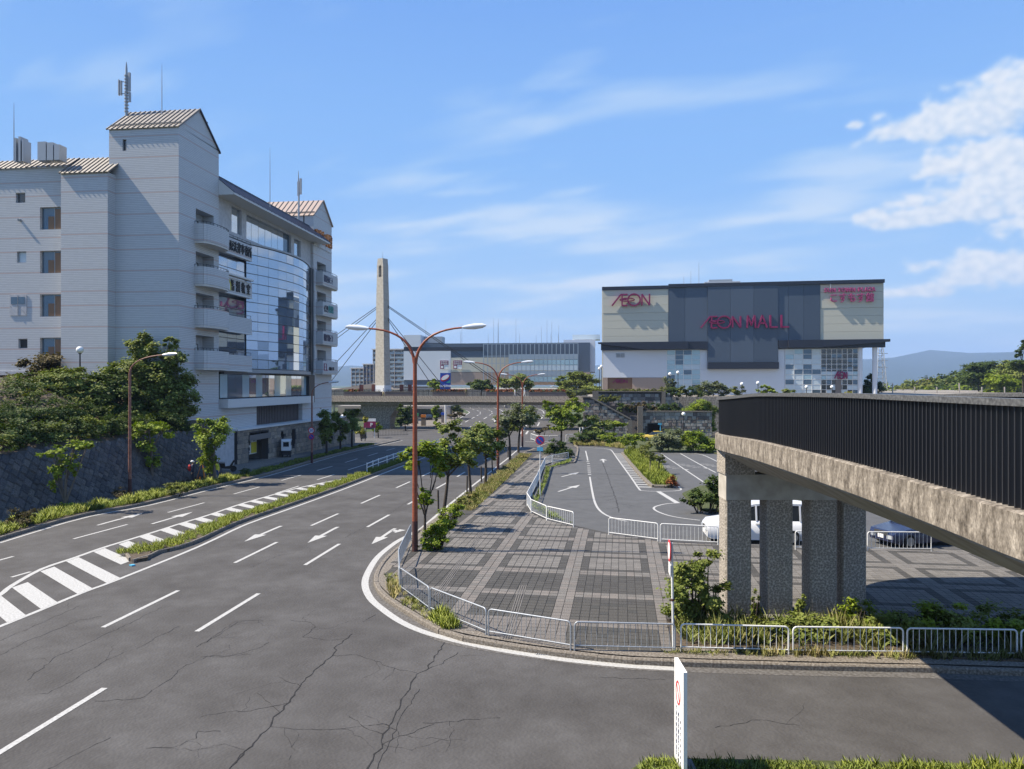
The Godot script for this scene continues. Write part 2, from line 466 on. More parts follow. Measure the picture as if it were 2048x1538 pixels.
# ---------------------------------------------------------------- sky, sun, camera
func make_sky() -> ImageTexture:
	var wd := 2048
	var ht := 1024
	var im := Image.create(wd, ht, false, Image.FORMAT_RGB8)
	im.fill(Color(0.52, 0.55, 0.56))
	var cir := FastNoiseLite.new()
	cir.seed = 21
	cir.frequency = 1.0
	cir.fractal_octaves = 5
	cir.domain_warp_enabled = true
	cir.domain_warp_amplitude = 0.6
	cir.domain_warp_frequency = 0.9
	cir.domain_warp_fractal_type = FastNoiseLite.DOMAIN_WARP_FRACTAL_NONE
	var veil := FastNoiseLite.new()
	veil.seed = 7
	veil.frequency = 0.8
	veil.fractal_octaves = 3
	var cum := FastNoiseLite.new()
	cum.seed = 31
	cum.frequency = 1.0
	cum.fractal_octaves = 6
	var hor := Color(0.715, 0.815, 0.925)
	var low := Color(0.675, 0.815, 0.965)
	var mid := Color(0.545, 0.735, 0.965)
	var top := Color(0.43, 0.625, 0.92)
	# heaps of fair-weather cloud: azimuth, elevation, half width, half height in degrees
	var heaps := [[24.9, 17.2, 6.0, 1.5], [28.6, 18.3, 4.2, 2.0], [27.0, 14.6, 4.6, 1.3], [24.4, 11.5, 5.8, 1.25], [28.2, 12.7, 4.6, 1.6], [27.2, 7.6, 4.4, 1.6], [22.4, 6.4, 3.4, 0.6], [18.6, 18.0, 0.7, 0.35], [31.5, 9.8, 4.0, 2.2], [42.0, 15.0, 8.0, 3.0], [58.0, 11.0, 9.0, 2.6], [80.0, 16.0, 12.0, 3.6], [112.0, 11.0, 12.0, 3.2], [150.0, 14.0, 10.0, 3.0], [-92.0, 10.0, 9.0, 2.0], [-150.0, 13.0, 12.0, 3.0]]
	var half := ht / 2
	for j in half:
		var el := (0.5 - (j + 0.5) / ht) * 180.0
		var e := sin(deg_to_rad(el))
		var c := hor.lerp(low, smoothstep(0.0, 0.10, e)).lerp(mid, smoothstep(0.08, 0.30, e)).lerp(top, smoothstep(0.25, 0.62, e))
		var k := 1.0 / (e + 0.12)
		var cel := cos(deg_to_rad(el))
		for i in wd:
			var az := wrapf((i + 0.5) / wd * 360.0, -180.0, 180.0)
			var a := deg_to_rad(az)
			var px := sin(a) * cel * k
			var pz := -cos(a) * cel * k
			var v := veil.get_noise_2d(px * 0.8 + 3.0, pz * 1.1)
			var q := cir.get_noise_2d(px * 0.42 + pz * 0.22, pz * 1.7 - px * 0.62)
			var f2 := cir.get_noise_2d(px * 1.6 + pz * 0.5 + 9.0, pz * 5.0 - px * 1.5)
			var wisp := clampf(q * 1.3 + f2 * 0.9 + 0.10 + v * 1.1, 0.0, 1.0) * clampf(0.32 + v * 0.7, 0.08, 0.55)
			wisp *= smoothstep(0.02, 0.14, e) * (1.0 - smoothstep(0.36, 0.6, e) * 0.75)
			wisp += clampf(v * 0.5 + q * 0.3 + 0.16, 0.0, 0.42) * smoothstep(0.32, 0.08, e)
			var s := c.lerp(Color(0.865, 0.91, 0.965), clampf(wisp, 0.0, 0.85))
			if el < 30.0:
				var most := 0.0
				var lit := 0.0
				for h in heaps:
					var dx: float = (az - h[0]) / h[2]
					if absf(dx) > 1.35: continue
					var dy: float = (el - h[1]) / h[3]
					if absf(dy) > 1.9: continue
					var t: float = 1.0 - sqrt(dx * dx + dy * dy * (1.0 if dy > 0.0 else 1.8))
					t += cum.get_noise_2d(az * 0.3, el * 0.6 + h[0]) * 0.75 + 0.14
					if t > most:
						most = t
						lit = clampf(0.62 + dy * 0.28 - dx * 0.10, 0.0, 1.0)
				if most > 0.0:
					var cc := Color(0.775, 0.84, 0.925).lerp(Color(0.955, 0.958, 0.968), clampf(lit + cum.get_noise_2d(az * 1.1 + 40.0, el * 1.6) * 0.8, 0.0, 1.0))
					s = s.lerp(cc, smoothstep(0.02, 0.5, most) * 0.9)
			im.set_pixel(i, j, s)
	return ImageTexture.create_from_image(im)

func make_light_and_camera() -> void:
	var cam := Camera3D.new()
	cam.name = "camera"
	cam.position = Vector3(0, 7.5, 0)
	cam.rotation = Vector3(0, deg_to_rad(6.89), 0)
	cam.fov = 56.2
	cam.near = 0.1
	cam.far = 20000.0
	add_child(cam)
	cam.current = true
	var sun := DirectionalLight3D.new()
	sun.name = "sun"
	add_child(sun)
	var el := deg_to_rad(48.5)
	sun.look_at_from_position(Vector3.ZERO, Vector3(cos(el) * 0.98, -sin(el), -cos(el) * 0.12), Vector3.UP)
	sun.light_energy = 1.6
	sun.light_color = Color(1.0, 0.95, 0.87)
	sun.light_angular_distance = 0.5
	sun.shadow_enabled = true
	var env := Environment.new()
	env.background_mode = Environment.BG_SKY
	var sk := PanoramaSkyMaterial.new()
	sk.panorama = make_sky()
	env.sky = Sky.new()
	env.sky.sky_material = sk
	env.background_energy_multiplier = 0.54
	env.tonemap_mode = Environment.TONE_MAPPER_LINEAR
	env.tonemap_exposure = 1.95
	env.sdfgi_enabled = true
	env.ssao_enabled = true
	env.ssil_enabled = true
	env.fog_enabled = true
	env.fog_density = 0.00013
	env.fog_light_color = Color(0.66, 0.78, 0.95)
	var we := WorldEnvironment.new()
	we.name = "world_environment"
	we.environment = env
	add_child(we)

# ---------------------------------------------------------------- ground, road, pavements
func stones_along(parent: Node, pts: Array, length: float, w: float, h0: float, h1: float, mat: Material, gap := 0.012) -> void:
	# kerb stones laid end to end
	var ms := {}
	var i := 0
	var p: Vector2 = pts[0]
	while i < pts.size() - 1:
		var q := p
		var left := length
		while i < pts.size() - 1 and q.distance_to(pts[i + 1]) < left:
			left -= q.distance_to(pts[i + 1])
			q = pts[i + 1]
			i += 1
		if i < pts.size() - 1: q = q.move_toward(pts[i + 1], left)
		var a := on(p, h0); var b := on(q, h0)
		var l := a.distance_to(b)
		if l < 0.15: break
		var key := snappedf(l - gap, 0.02)
		if not ms.has(key):
			var bm := B.new()
			var ch := 0.03
			bm.plate(packed([Vector2(-w / 2, 0), Vector2(w / 2, 0), Vector2(w / 2, h1 - h0 - ch), Vector2(w / 2 - ch, h1 - h0), Vector2(-w / 2 + ch, h1 - h0), Vector2(-w / 2, h1 - h0 - ch)]), key, Transform3D(Basis(), Vector3(0, 0, -key / 2)))
			ms[key] = bm.mesh()
		var d := (b - a).normalized()
		var sd := Vector3.UP.cross(d).normalized()
		piece(parent, "kerb_stone", ms[key], mat, Transform3D(Basis(sd, d.cross(sd), d), (a + b) * 0.5 + Vector3(0, rr(-0.006, 0.006), 0)))
		p = q

func crack(b: B, pts: Array, w: float) -> void:
	var out := []
	for i in pts.size() - 1:
		var n := maxi(2, int(pts[i].distance_to(pts[i + 1]) / 0.16))
		for k in n:
			var t := float(k) / n
			var p: Vector2 = pts[i].lerp(pts[i + 1], t)
			if k > 0: p += Vector2(rr(-0.05, 0.05), rr(-0.05, 0.05))
			out.append(p)
	out.append(pts[-1])
	for i in out.size() - 1:
		var d: Vector2 = (out[i + 1] - out[i]).normalized()
		var s := Vector2(-d.y, d.x)
		var e0 := w * rr(0.25, 1.0); var e1 := w * rr(0.25, 1.0)
		b.up(on(out[i] - s * e0, 0.006), on(out[i + 1] - s * e1, 0.006), on(out[i + 1] + s * e1, 0.006), Vector3.UP)
		b.up(on(out[i] - s * e0, 0.006), on(out[i + 1] + s * e1, 0.006), on(out[i] + s * e0, 0.006), Vector3.UP)
		if rng.randf() < 0.07 and w > 0.006:
			var a := d.rotated(rr(0.6, 1.4) * (1.0 if rng.randf() < 0.5 else -1.0))
			crack(b, [out[i], out[i] + a * rr(0.2, 0.7), out[i] + a.rotated(rr(-0.6, 0.6)) * rr(0.8, 1.4)], w * 0.45)

func arrow(b: B, tip: Vector2, tail: Vector2, wide: float, h: float, branch := 0.0) -> void:
	var d := (tip - tail)
	var l := d.length()
	d /= l
	var s := Vector2(-d.y, d.x)
	var neck := tip - d * l * 0.42
	sheet(b, packed([tip, neck + s * wide * 0.5, neck - s * wide * 0.5]), h)
	sheet(b, packed([neck + s * 0.09, neck - s * 0.09, tail - s * 0.09, tail + s * 0.09]), h)
	if branch != 0.0:
		var m := tail + d * l * 0.12
		var e := m + s * branch + d * 0.25
		sheet(b, packed([m - d * 0.2, m + d * 0.25, e + d * 0.2, e - d * 0.2]), h)
		sheet(b, packed([e + d * 0.5, e - d * 0.5, e + s * signf(branch) * 0.4 - d * 0.3]), h)

func make_ground() -> void:
	var b := B.new()
	for z in [[200.0, -36.0], [-36.0, -150.0], [-150.0, -6000.0]]:
		b.up(Vector3(-5000, gy(z[0]) - 0.12, z[0]), Vector3(5000, gy(z[0]) - 0.12, z[0]), Vector3(5000, gy(z[1]) - 0.12, z[1]), Vector3.UP)
		b.up(Vector3(-5000, gy(z[0]) - 0.12, z[0]), Vector3(5000, gy(z[1]) - 0.12, z[1]), Vector3(-5000, gy(z[1]) - 0.12, z[1]), Vector3.UP)
	struct("ground", b, M.field)
	b = B.new()
	sheet(b, rect(-45, 30, 45, -150), 0.0)
	var far := smooth_line([Vector2(-57.43, -143.43), Vector2(-44.58, -143.31), Vector2(-38.37, -156.47), Vector2(-36.25, -171), Vector2(-42.47, -231.7), Vector2(-45.24, -248.75), Vector2(-53.94, -282.13), Vector2(-65.72, -314.27), Vector2(-78.18, -328.48)], 4)
	var far2 := smooth_line([Vector2(-90.53, -358.53), Vector2(-67.77, -361.28), Vector2(-47.54, -345.01), Vector2(-30.43, -318.53), Vector2(-19.71, -269.28), Vector2(-15.75, -232.93), Vector2(-12.73, -180.76), Vector2(-11.55, -157.86)], 4)
	sheet(b, packed([Vector2(-45, -149.9)] + far.slice(9) + far2.slice(0, 25) + [Vector2(8, -149.9)]), 0.001)
	struct("road", b, M.asphalt)
	# the bus rotary and car park, laid in a darker asphalt
	b = B.new()
	var lot := [Vector2(-4.51, -45.21), Vector2(-3.98, -42.32), Vector2(-2.88, -39.71), Vector2(-1.3, -37.92), Vector2(0.47, -35.96), Vector2(2.87, -34.66), Vector2(5.56, -34.25), Vector2(8.99, -33.75), Vector2(12.08, -34.03), Vector2(14.78, -34.26), Vector2(19.7, -34.28), Vector2(25.14, -33.6), Vector2(56.57, -81.84), Vector2(46.22, -117.77), Vector2(15.77, -97.13), Vector2(8.19, -91.67), Vector2(2.78, -97.01), Vector2(0.14, -101.55), Vector2(-2.64, -101.12), Vector2(-3.12, -82.44), Vector2(-4.75, -74.1), Vector2(-5.03, -65.59), Vector2(-4.71, -56.83), Vector2(-4.58, -50.9)]
	sheet(b, packed(lot), 0.004)
	struct("rotary_asphalt", b, M.asphalt_lot)
	b = B.new()
	for c in [[Vector2(-7.16, -13.28), Vector2(-7.16, -13.64), Vector2(-7.17, -14.29), Vector2(-7.15, -15.03), Vector2(-7.29, -15.47), Vector2(-7.25, -16.23), Vector2(-7.4, -17.48), Vector2(-7.38, -18.44), Vector2(-7.32, -19.18), Vector2(-7.48, -19.95), Vector2(-7.37, -20.57), Vector2(-7.37, -20.94)], [Vector2(-4.49, -13.6), Vector2(-4.53, -14.18), Vector2(-4.44, -14.43), Vector2(-4.55, -14.7), Vector2(-4.58, -15.38), Vector2(-4.62, -16.09), Vector2(-4.64, -17.12), Vector2(-4.69, -18.18), Vector2(-4.5, -18.49), Vector2(-4.46, -19.64), Vector2(-4.46, -20.55)]]:
		crack(b, c, 0.022)
	for c in [[Vector2(-4.29, -13.63), Vector2(-4.37, -14.69), Vector2(-4.4, -15.33), Vector2(-4.44, -16.19), Vector2(-4.38, -17.32)], [Vector2(-7.15, -15.03), Vector2(-6.4, -14.99), Vector2(-5.76, -15.07), Vector2(-5.24, -15.27), Vector2(-4.74, -15.46), Vector2(-4.58, -15.38)], [Vector2(-8.93, -15.27), Vector2(-8.47, -15.59), Vector2(-7.96, -15.69), Vector2(-7.25, -16.23)], [Vector2(-10.9, -18.64), Vector2(-10.13, -18.79), Vector2(-9.61, -19.46), Vector2(-9.53, -19.94)], [Vector2(-8.73, -20.46), Vector2(-7.78, -20.33), Vector2(-7.37, -20.57)], [Vector2(-8.73, -20.46), Vector2(-8.7, -21.38), Vector2(-9, -21.76), Vector2(-9.73, -21.88)], [Vector2(-7.32, -19.18), Vector2(-6.67, -19.31), Vector2(-6.17, -19.05), Vector2(-5.49, -18.57), Vector2(-4.7, -18.28)], [Vector2(-3.88, -15.6), Vector2(-3.31, -15.74), Vector2(-2.21, -16.05)], [Vector2(-7.41, -22.02), Vector2(-7.22, -22.77)], [Vector2(-11.39, -19.48), Vector2(-11.4, -20.46), Vector2(-11.4, -21.61), Vector2(-10.6, -21.77)], [Vector2(-16.48, -18.11), Vector2(-16.61, -19.09), Vector2(-16.5, -20.19), Vector2(-16.42, -21.1), Vector2(-15.99, -21.54)], [Vector2(-17.4, -19.12), Vector2(-17.43, -19.72), Vector2(-17.42, -20.97), Vector2(-17.48, -22.46)], [Vector2(-13.73, -15.83), Vector2(-13.27, -15.97), Vector2(-13.25, -16.58), Vector2(-13.3, -17.92), Vector2(-13.23, -18.74)], [Vector2(-14.39, -16.64), Vector2(-14.87, -18.19), Vector2(-14.73, -19.06), Vector2(-14.67, -20.55), Vector2(-14.6, -22.63)], [Vector2(-11.85, -15.75), Vector2(-10.89, -16), Vector2(-10.82, -17.17), Vector2(-10.95, -17.88), Vector2(-10.75, -18.69), Vector2(-9.63, -19)], [Vector2(-9.26, -13.82), Vector2(-8.76, -13.91), Vector2(-8.47, -14.35), Vector2(-8.61, -14.65), Vector2(-8.13, -14.71)], [Vector2(-7.17, -13.33), Vector2(-7.17, -14.14)], [Vector2(-11.41, -19.33), Vector2(-11.3, -20.53), Vector2(-11.33, -21.56)], [Vector2(-13.04, -20.05), Vector2(-12.91, -20.91)], [Vector2(-13.04, -19.01), Vector2(-13.04, -20.05)], [Vector2(-10.67, -12.85), Vector2(-10.29, -14.16)], [Vector2(-12.5, -46.8), Vector2(-12.12, -38.96), Vector2(-12.36, -34.06)], [Vector2(0.03, -18.57), Vector2(1.66, -18.61)], [Vector2(2.52, -16.16), Vector2(3.57, -16.64), Vector2(4.38, -16.46)], [Vector2(-14.2, -28.01), Vector2(-13.93, -30.22), Vector2(-12.55, -31.35)], [Vector2(-19.86, -49.61), Vector2(-15.79, -46.36), Vector2(-12.97, -46.04)]]:
		crack(b, c, 0.009)
	for c in [[Vector2(0.37, -76.57), Vector2(0.83, -60.39), Vector2(1.13, -48.66), Vector2(1.18, -43.39)], [Vector2(-5.24, -64.26), Vector2(-1.68, -64.34), Vector2(2.3, -64.91)]]:
		crack(b, c, 0.04)
	part(get_node("road"), "crack", b, M.crack).set_meta("kind", "stuff")

	# ---- painted markings, each colour one sheet a few millimetres proud
	b = B.new()
	band(b, smooth_line([Vector2(-28.14, -30.92), Vector2(-28.84, -37.91), Vector2(-28.11, -42.33), Vector2(-28.42, -50.42), Vector2(-28.44, -59.34), Vector2(-29.41, -70.54), Vector2(-30.5, -85.07), Vector2(-30.75, -102.23), Vector2(-30.82, -110.86)], 3), 0.15, 0.008)
	band(b, smooth_line([Vector2(-20.54, -21.37), Vector2(-21.19, -23.28), Vector2(-21.72, -24.4), Vector2(-22.48, -26.76), Vector2(-22.53, -28.63), Vector2(-22.62, -30.48), Vector2(-22.54, -32.14), Vector2(-22.43, -34.61), Vector2(-22.42, -36.31), Vector2(-22.44, -39.48), Vector2(-22.69, -43.17), Vector2(-22.67, -46.45), Vector2(-22.47, -51.54), Vector2(-21.76, -55.98), Vector2(-21.14, -58.24)], 3), 0.2, 0.008)
	band(b, smooth_line([Vector2(-18.44, -19.19), Vector2(-18.43, -20.25), Vector2(-18.43, -21.84), Vector2(-18.47, -24.04), Vector2(-18.36, -25.64), Vector2(-18.37, -31.25), Vector2(-18.8, -36.79), Vector2(-18.78, -43.07), Vector2(-18.85, -52.79), Vector2(-19.25, -64.02), Vector2(-19.41, -70.56), Vector2(-19.92, -89.13)], 3), 0.17, 0.008)
	band(b, [Vector2(-19.9, -89.0), Vector2(-20.1, -98.0)], 0.15, 0.008)
	for s in [[Vector2(-21.01, -22.41), Vector2(-18.43, -20.55)], [Vector2(-21.5, -24.16), Vector2(-18.44, -21.94)], [Vector2(-22.24, -26.4), Vector2(-18.46, -23.67)], [Vector2(-22.41, -28.02), Vector2(-18.4, -25.12)], [Vector2(-22.47, -29.76), Vector2(-18.36, -26.79)], [Vector2(-22.38, -31.32), Vector2(-18.37, -28.42)], [Vector2(-22.46, -32.95), Vector2(-18.37, -30)], [Vector2(-22.38, -34.55), Vector2(-18.41, -31.68)], [Vector2(-22.32, -36.11), Vector2(-18.54, -33.37)], [Vector2(-22.32, -37.66), Vector2(-18.66, -35.02)], [Vector2(-22.49, -39.47), Vector2(-18.8, -36.8)], [Vector2(-22.59, -41.34), Vector2(-18.79, -38.59)], [Vector2(-22.62, -42.97), Vector2(-18.79, -40.2)], [Vector2(-22.65, -44.61), Vector2(-18.78, -41.81)], [Vector2(-22.71, -46.45), Vector2(-18.78, -43.6)], [Vector2(-22.68, -48.15), Vector2(-18.79, -45.34)], [Vector2(-22.52, -49.63), Vector2(-18.8, -46.94)], [Vector2(-22.38, -51.25), Vector2(-18.82, -48.67)], [Vector2(-22.16, -52.8), Vector2(-18.83, -50.39)], [Vector2(-21.95, -54.3), Vector2(-18.84, -52.05)], [Vector2(-21.68, -55.65), Vector2(-18.88, -53.62)], [Vector2(-21.45, -57.09), Vector2(-18.94, -55.28)]]:
		var e: Vector2 = s[1]
		if s[0].y < -29.0: e = s[0].lerp(s[1], (-19.75 - s[0].x) / (s[1].x - s[0].x))
		sheet(b, packed([s[0], e, e - Vector2(0, 0.74), s[0] - Vector2(0, 0.74)]), 0.010)
	for k in range(-2, 10):
		for x in [-15.2, -12.12]:
			var z := -20.55 - 8.1 * k
			if z < -99.0: continue
			band(b, [Vector2(x - 0.004 * maxf(0.0, -z - 60.0) * 4.0, z), Vector2(x - 0.004 * maxf(0.0, -z - 56.0) * 4.0, z - 4.0)], 0.16, 0.008)
	for d in [[Vector2(-25.33, -32.15), Vector2(-25.08, -35.82)], [Vector2(-25.3, -39.83), Vector2(-25.31, -43.8)], [Vector2(-25.54, -48.02), Vector2(-25.61, -52.01)], [Vector2(-25.83, -56.3), Vector2(-25.92, -60.51)], [Vector2(-26.08, -64.41), Vector2(-26.17, -68.57)], [Vector2(-26.38, -72.69), Vector2(-26.6, -77.24)], [Vector2(-26.66, -81.08), Vector2(-26.91, -85.61)], [Vector2(-27.07, -89.78), Vector2(-27.11, -93.81)], [Vector2(-25.46, -26.97), Vector2(-25.35, -28.56)], [Vector2(-22.69, -25.47), Vector2(-22.59, -26.3)], [Vector2(-22.77, -48.67), Vector2(-22.91, -53.01)], [Vector2(-23.15, -57.18), Vector2(-23.21, -61.3)], [Vector2(-23.39, -65.26), Vector2(-24.04, -84.46)], [Vector2(-26.51, -35.41), Vector2(-26.6, -37.36)]]:
		band(b, d, 0.15, 0.008)
	arrow(b, Vector2(-16.8, -32.55), Vector2(-16.73, -36.46), 0.62, 0.008)
	arrow(b, Vector2(-13.69, -32.66), Vector2(-13.66, -36.57), 0.62, 0.008)
	arrow(b, Vector2(-10.6, -32.76), Vector2(-10.56, -36.55), 0.62, 0.008, -0.3)
	arrow(b, Vector2(-26.6, -39.47), Vector2(-26.49, -35.58), 0.7, 0.012)
	arrow(b, Vector2(-23.95, -40.2), Vector2(-23.87, -36.12), 0.7, 0.008)
	# the edge line that swings round the corner of the plaza
	var sweep := smooth_line([Vector2(-9.19, -36.3), Vector2(-9.41, -34.77), Vector2(-9.58, -33.16), Vector2(-9.55, -30.47), Vector2(-9.15, -27.83), Vector2(-8.69, -26.08), Vector2(-8.01, -24.57), Vector2(-7.31, -23.51), Vector2(-6.25, -22.2), Vector2(-5.22, -21.3), Vector2(-3.94, -20.61), Vector2(-2.78, -20.15), Vector2(-1.69, -19.83), Vector2(-0.65, -19.59), Vector2(0.69, -19.41), Vector2(1.96, -19.36)], 5)
	band(b, sweep, 0.26, 0.009)
	band(b, [Vector2(-9.19, -36.3), Vector2(-9.44, -43.52), Vector2(-9.72, -54.84), Vector2(-10.13, -78.74), Vector2(-10.73, -99.88)], 0.17, 0.008)
	for l in [[Vector2(-11.41, -111.29), Vector2(-5.2, -110.99), Vector2(-1.35, -109.14)], [Vector2(-14.68, -133.94), Vector2(-16.98, -169)], [Vector2(-25.66, -107.8), Vector2(-16.98, -111.71)], [Vector2(-13.47, -133.21), Vector2(-14.38, -146.16)]]:
		band(b, l, 0.35, 0.008)
	# far carriageways bending away to the left beyond the footbridge
	for l in [[Vector2(-28.8, -191.23), Vector2(-30.68, -223.42), Vector2(-33.1, -249.06), Vector2(-39.81, -280.86), Vector2(-50.38, -315.89), Vector2(-64.5, -346.33)], [Vector2(-36.27, -171.07), Vector2(-39.06, -198.94), Vector2(-42.84, -234.22), Vector2(-45.01, -247.62), Vector2(-48.59, -260.89)], [Vector2(-18, -237.22), Vector2(-20.45, -261.9), Vector2(-24.23, -282.74), Vector2(-30.68, -306.99), Vector2(-40.23, -333.06)]]:
		band(b, smooth_line(l, 4), 0.3, 0.008)
	for l in [[Vector2(-32.59, -166.45), Vector2(-34.46, -188.43), Vector2(-37.02, -216.98), Vector2(-38.87, -234.7), Vector2(-42.85, -255.31), Vector2(-49.12, -277), Vector2(-54.31, -298.78)], [Vector2(-28.4, -154.8), Vector2(-30.71, -184.79), Vector2(-33.65, -220.19), Vector2(-35.51, -238.38), Vector2(-39.75, -261.96), Vector2(-45.31, -280.19), Vector2(-53.27, -304.26)], [Vector2(-12.73, -141.37), Vector2(-14.91, -180.88), Vector2(-18, -237.22)], [Vector2(-18.25, -175), Vector2(-22.36, -236.69), Vector2(-24.63, -263.79), Vector2(-30.41, -291.5)]]:
		var ln := smooth_line(l, 12)
		for i in range(0, ln.size() - 5, 8):
			band(b, ln.slice(i, i + 5), 0.3, 0.008)
	var far_ticks := [Vector2(-18.55, -216.48), Vector2(-19.4, -230.76), Vector2(-20.61, -243.55), Vector2(-22.38, -257.79), Vector2(-24.8, -272.04), Vector2(-27.77, -284.17)]
	for p in far_ticks:
		band(b, [p + Vector2(-1.6, 0), p + Vector2(1.6, 0)], 0.5, 0.008)
	# rotary and car park
	for l in [[Vector2(-1.71, -92.94), Vector2(-1.37, -83.52), Vector2(-1.21, -78.62)], [Vector2(-0.79, -62.55), Vector2(-0.68, -58.78), Vector2(-0.46, -51.95), Vector2(-0.27, -47.37), Vector2(0, -44.28), Vector2(0.43, -42.24), Vector2(1.04, -40.88), Vector2(1.53, -40.33)], [Vector2(1.22, -95.37), Vector2(1.62, -93.93), Vector2(2, -82.73), Vector2(2.43, -70.85), Vector2(2.75, -61.97), Vector2(2.98, -54.8), Vector2(3.19, -53.75), Vector2(4.04, -53.5), Vector2(5.13, -53.75), Vector2(5.7, -54.09), Vector2(6.1, -54.96), Vector2(6.03, -57.83)], [Vector2(7.55, -89.75), Vector2(8.12, -70.3), Vector2(8.47, -58.74)], [Vector2(9.92, -90.11), Vector2(10.27, -76.26), Vector2(10.61, -67.73)], [Vector2(7.63, -90.78), Vector2(10.02, -90.55), Vector2(12.04, -89.43), Vector2(12.47, -85.74), Vector2(12.61, -78.7)], [Vector2(5.21, -47.78), Vector2(4.41, -47.39), Vector2(3.75, -46.49), Vector2(3.38, -45.48), Vector2(3.45, -44.2), Vector2(3.97, -42.72), Vector2(4.67, -41.83), Vector2(5.6, -41.18)], [Vector2(-3.45, -100.58), Vector2(-1.38, -99.03), Vector2(0.5, -97.51), Vector2(1.64, -95.09)]]:
		band(b, smooth_line(l, 3), 0.14, 0.012)
	var dz := [Vector2(-1.18, -77.49), Vector2(-1.09, -75.31), Vector2(-1.03, -72.75), Vector2(-0.98, -70.55), Vector2(-0.93, -68.56), Vector2(-0.88, -66.68), Vector2(-0.84, -64.83)]
	for p in dz:
		band(b, [p, p + Vector2(0, 0.5)], 0.3, 0.013)
	var z0 := Vector2(1.82, -89.58)
	var z1 := Vector2(3.06, -54.98)
	for k in 22:
		var p: Vector2 = z0.lerp(z1, (k + 0.5) / 22.0)
		sheet(b, packed([p, p + Vector2(lerpf(0.9, 1.5, k / 21.0), 0.1), p + Vector2(lerpf(0.9, 1.5, k / 21.0), -0.35), p + Vector2(0, -0.45)]), 0.012)
	sheet(b, packed([Vector2(4.13, -53.35), Vector2(4.47, -53.4), Vector2(5.24, -47.71), Vector2(4.88, -47.66)]), 0.014)
	arrow(b, Vector2(-1.81, -66.14), Vector2(-3.21, -62.21), 0.75, 0.012)
	arrow(b, Vector2(-1.46, -56.67), Vector2(-2.94, -52.38), 0.75, 0.012)
	arrow(b, Vector2(0.42, -81), Vector2(0.49, -76.62), 0.9, 0.012)
	# number and word strokes in the parking bays
	for q in [Vector2(6.67, -73.5), Vector2(8.79, -74.85), Vector2(11.26, -75.21)]:
		for k in 4:
			var o: Vector2 = q + Vector2(0.42 * k - 0.4, 1.0 * k - 0.8)
			band(b, [o + Vector2(-0.5, 0.25), o + Vector2(0.35, -0.35)], 0.13, 0.012)
			if k < 3: band(b, [o + Vector2(-0.55, -0.15), o + Vector2(-0.1, -0.35)], 0.12, 0.012)
		band(b, [q + Vector2(1.35, 2.7), q + Vector2(1.75, 3.7)], 0.22, 0.012)
	var paint := part(get_node("road"), "painted_marking", b, M.paint)
	paint.set_meta("label", "white lane lines, arrows and hatching painted on the asphalt")

	# ---- gutter strips and kerbs
	b = B.new()
	var kerb_out := [Vector2(13.95, -20.19), Vector2(10.89, -20.04), Vector2(8.41, -19.97), Vector2(5.26, -19.75), Vector2(2.21, -19.62), Vector2(0.56, -19.63), Vector2(-1.34, -19.98), Vector2(-2.82, -20.38), Vector2(-4.25, -20.9), Vector2(-5.14, -21.72), Vector2(-6.06, -22.81), Vector2(-7, -23.93), Vector2(-7.69, -24.91), Vector2(-8.32, -26.26), Vector2(-8.79, -28.26), Vector2(-9.02, -30.81), Vector2(-8.99, -32.59), Vector2(-8.92, -34.82)]
	var ko := smooth_line(kerb_out, 4)
	band(b, ko, 0.5, 0.005, -0.2)
	band(b, smooth_line([Vector2(-28.14, -30.92), Vector2(-28.84, -37.91), Vector2(-28.11, -42.33), Vector2(-28.42, -50.42), Vector2(-28.44, -59.34), Vector2(-29.41, -70.54), Vector2(-30.5, -85.07), Vector2(-30.75, -102.23), Vector2(-30.82, -110.86)], 3), 0.3, 0.004, -0.22)
	part(get_node("road"), "gutter", b, M.gutter)
	var kerbs := struct_node("plaza_kerb")
	stones_along(kerbs, ko, 1.0, 0.19, -0.1, 0.155, M.kerb, 0.006)
	stones_along(kerbs, [Vector2(-8.98, -35.5), Vector2(-9.0, -70), Vector2(-9.35, -86)], 1.0, 0.17, -0.1, 0.15, M.kerb)

func struct_node(called: String) -> Node3D:
	var o := Node3D.new()
	o.name = called
	add_child(o)
	o.set_meta("kind", "structure")
	return o

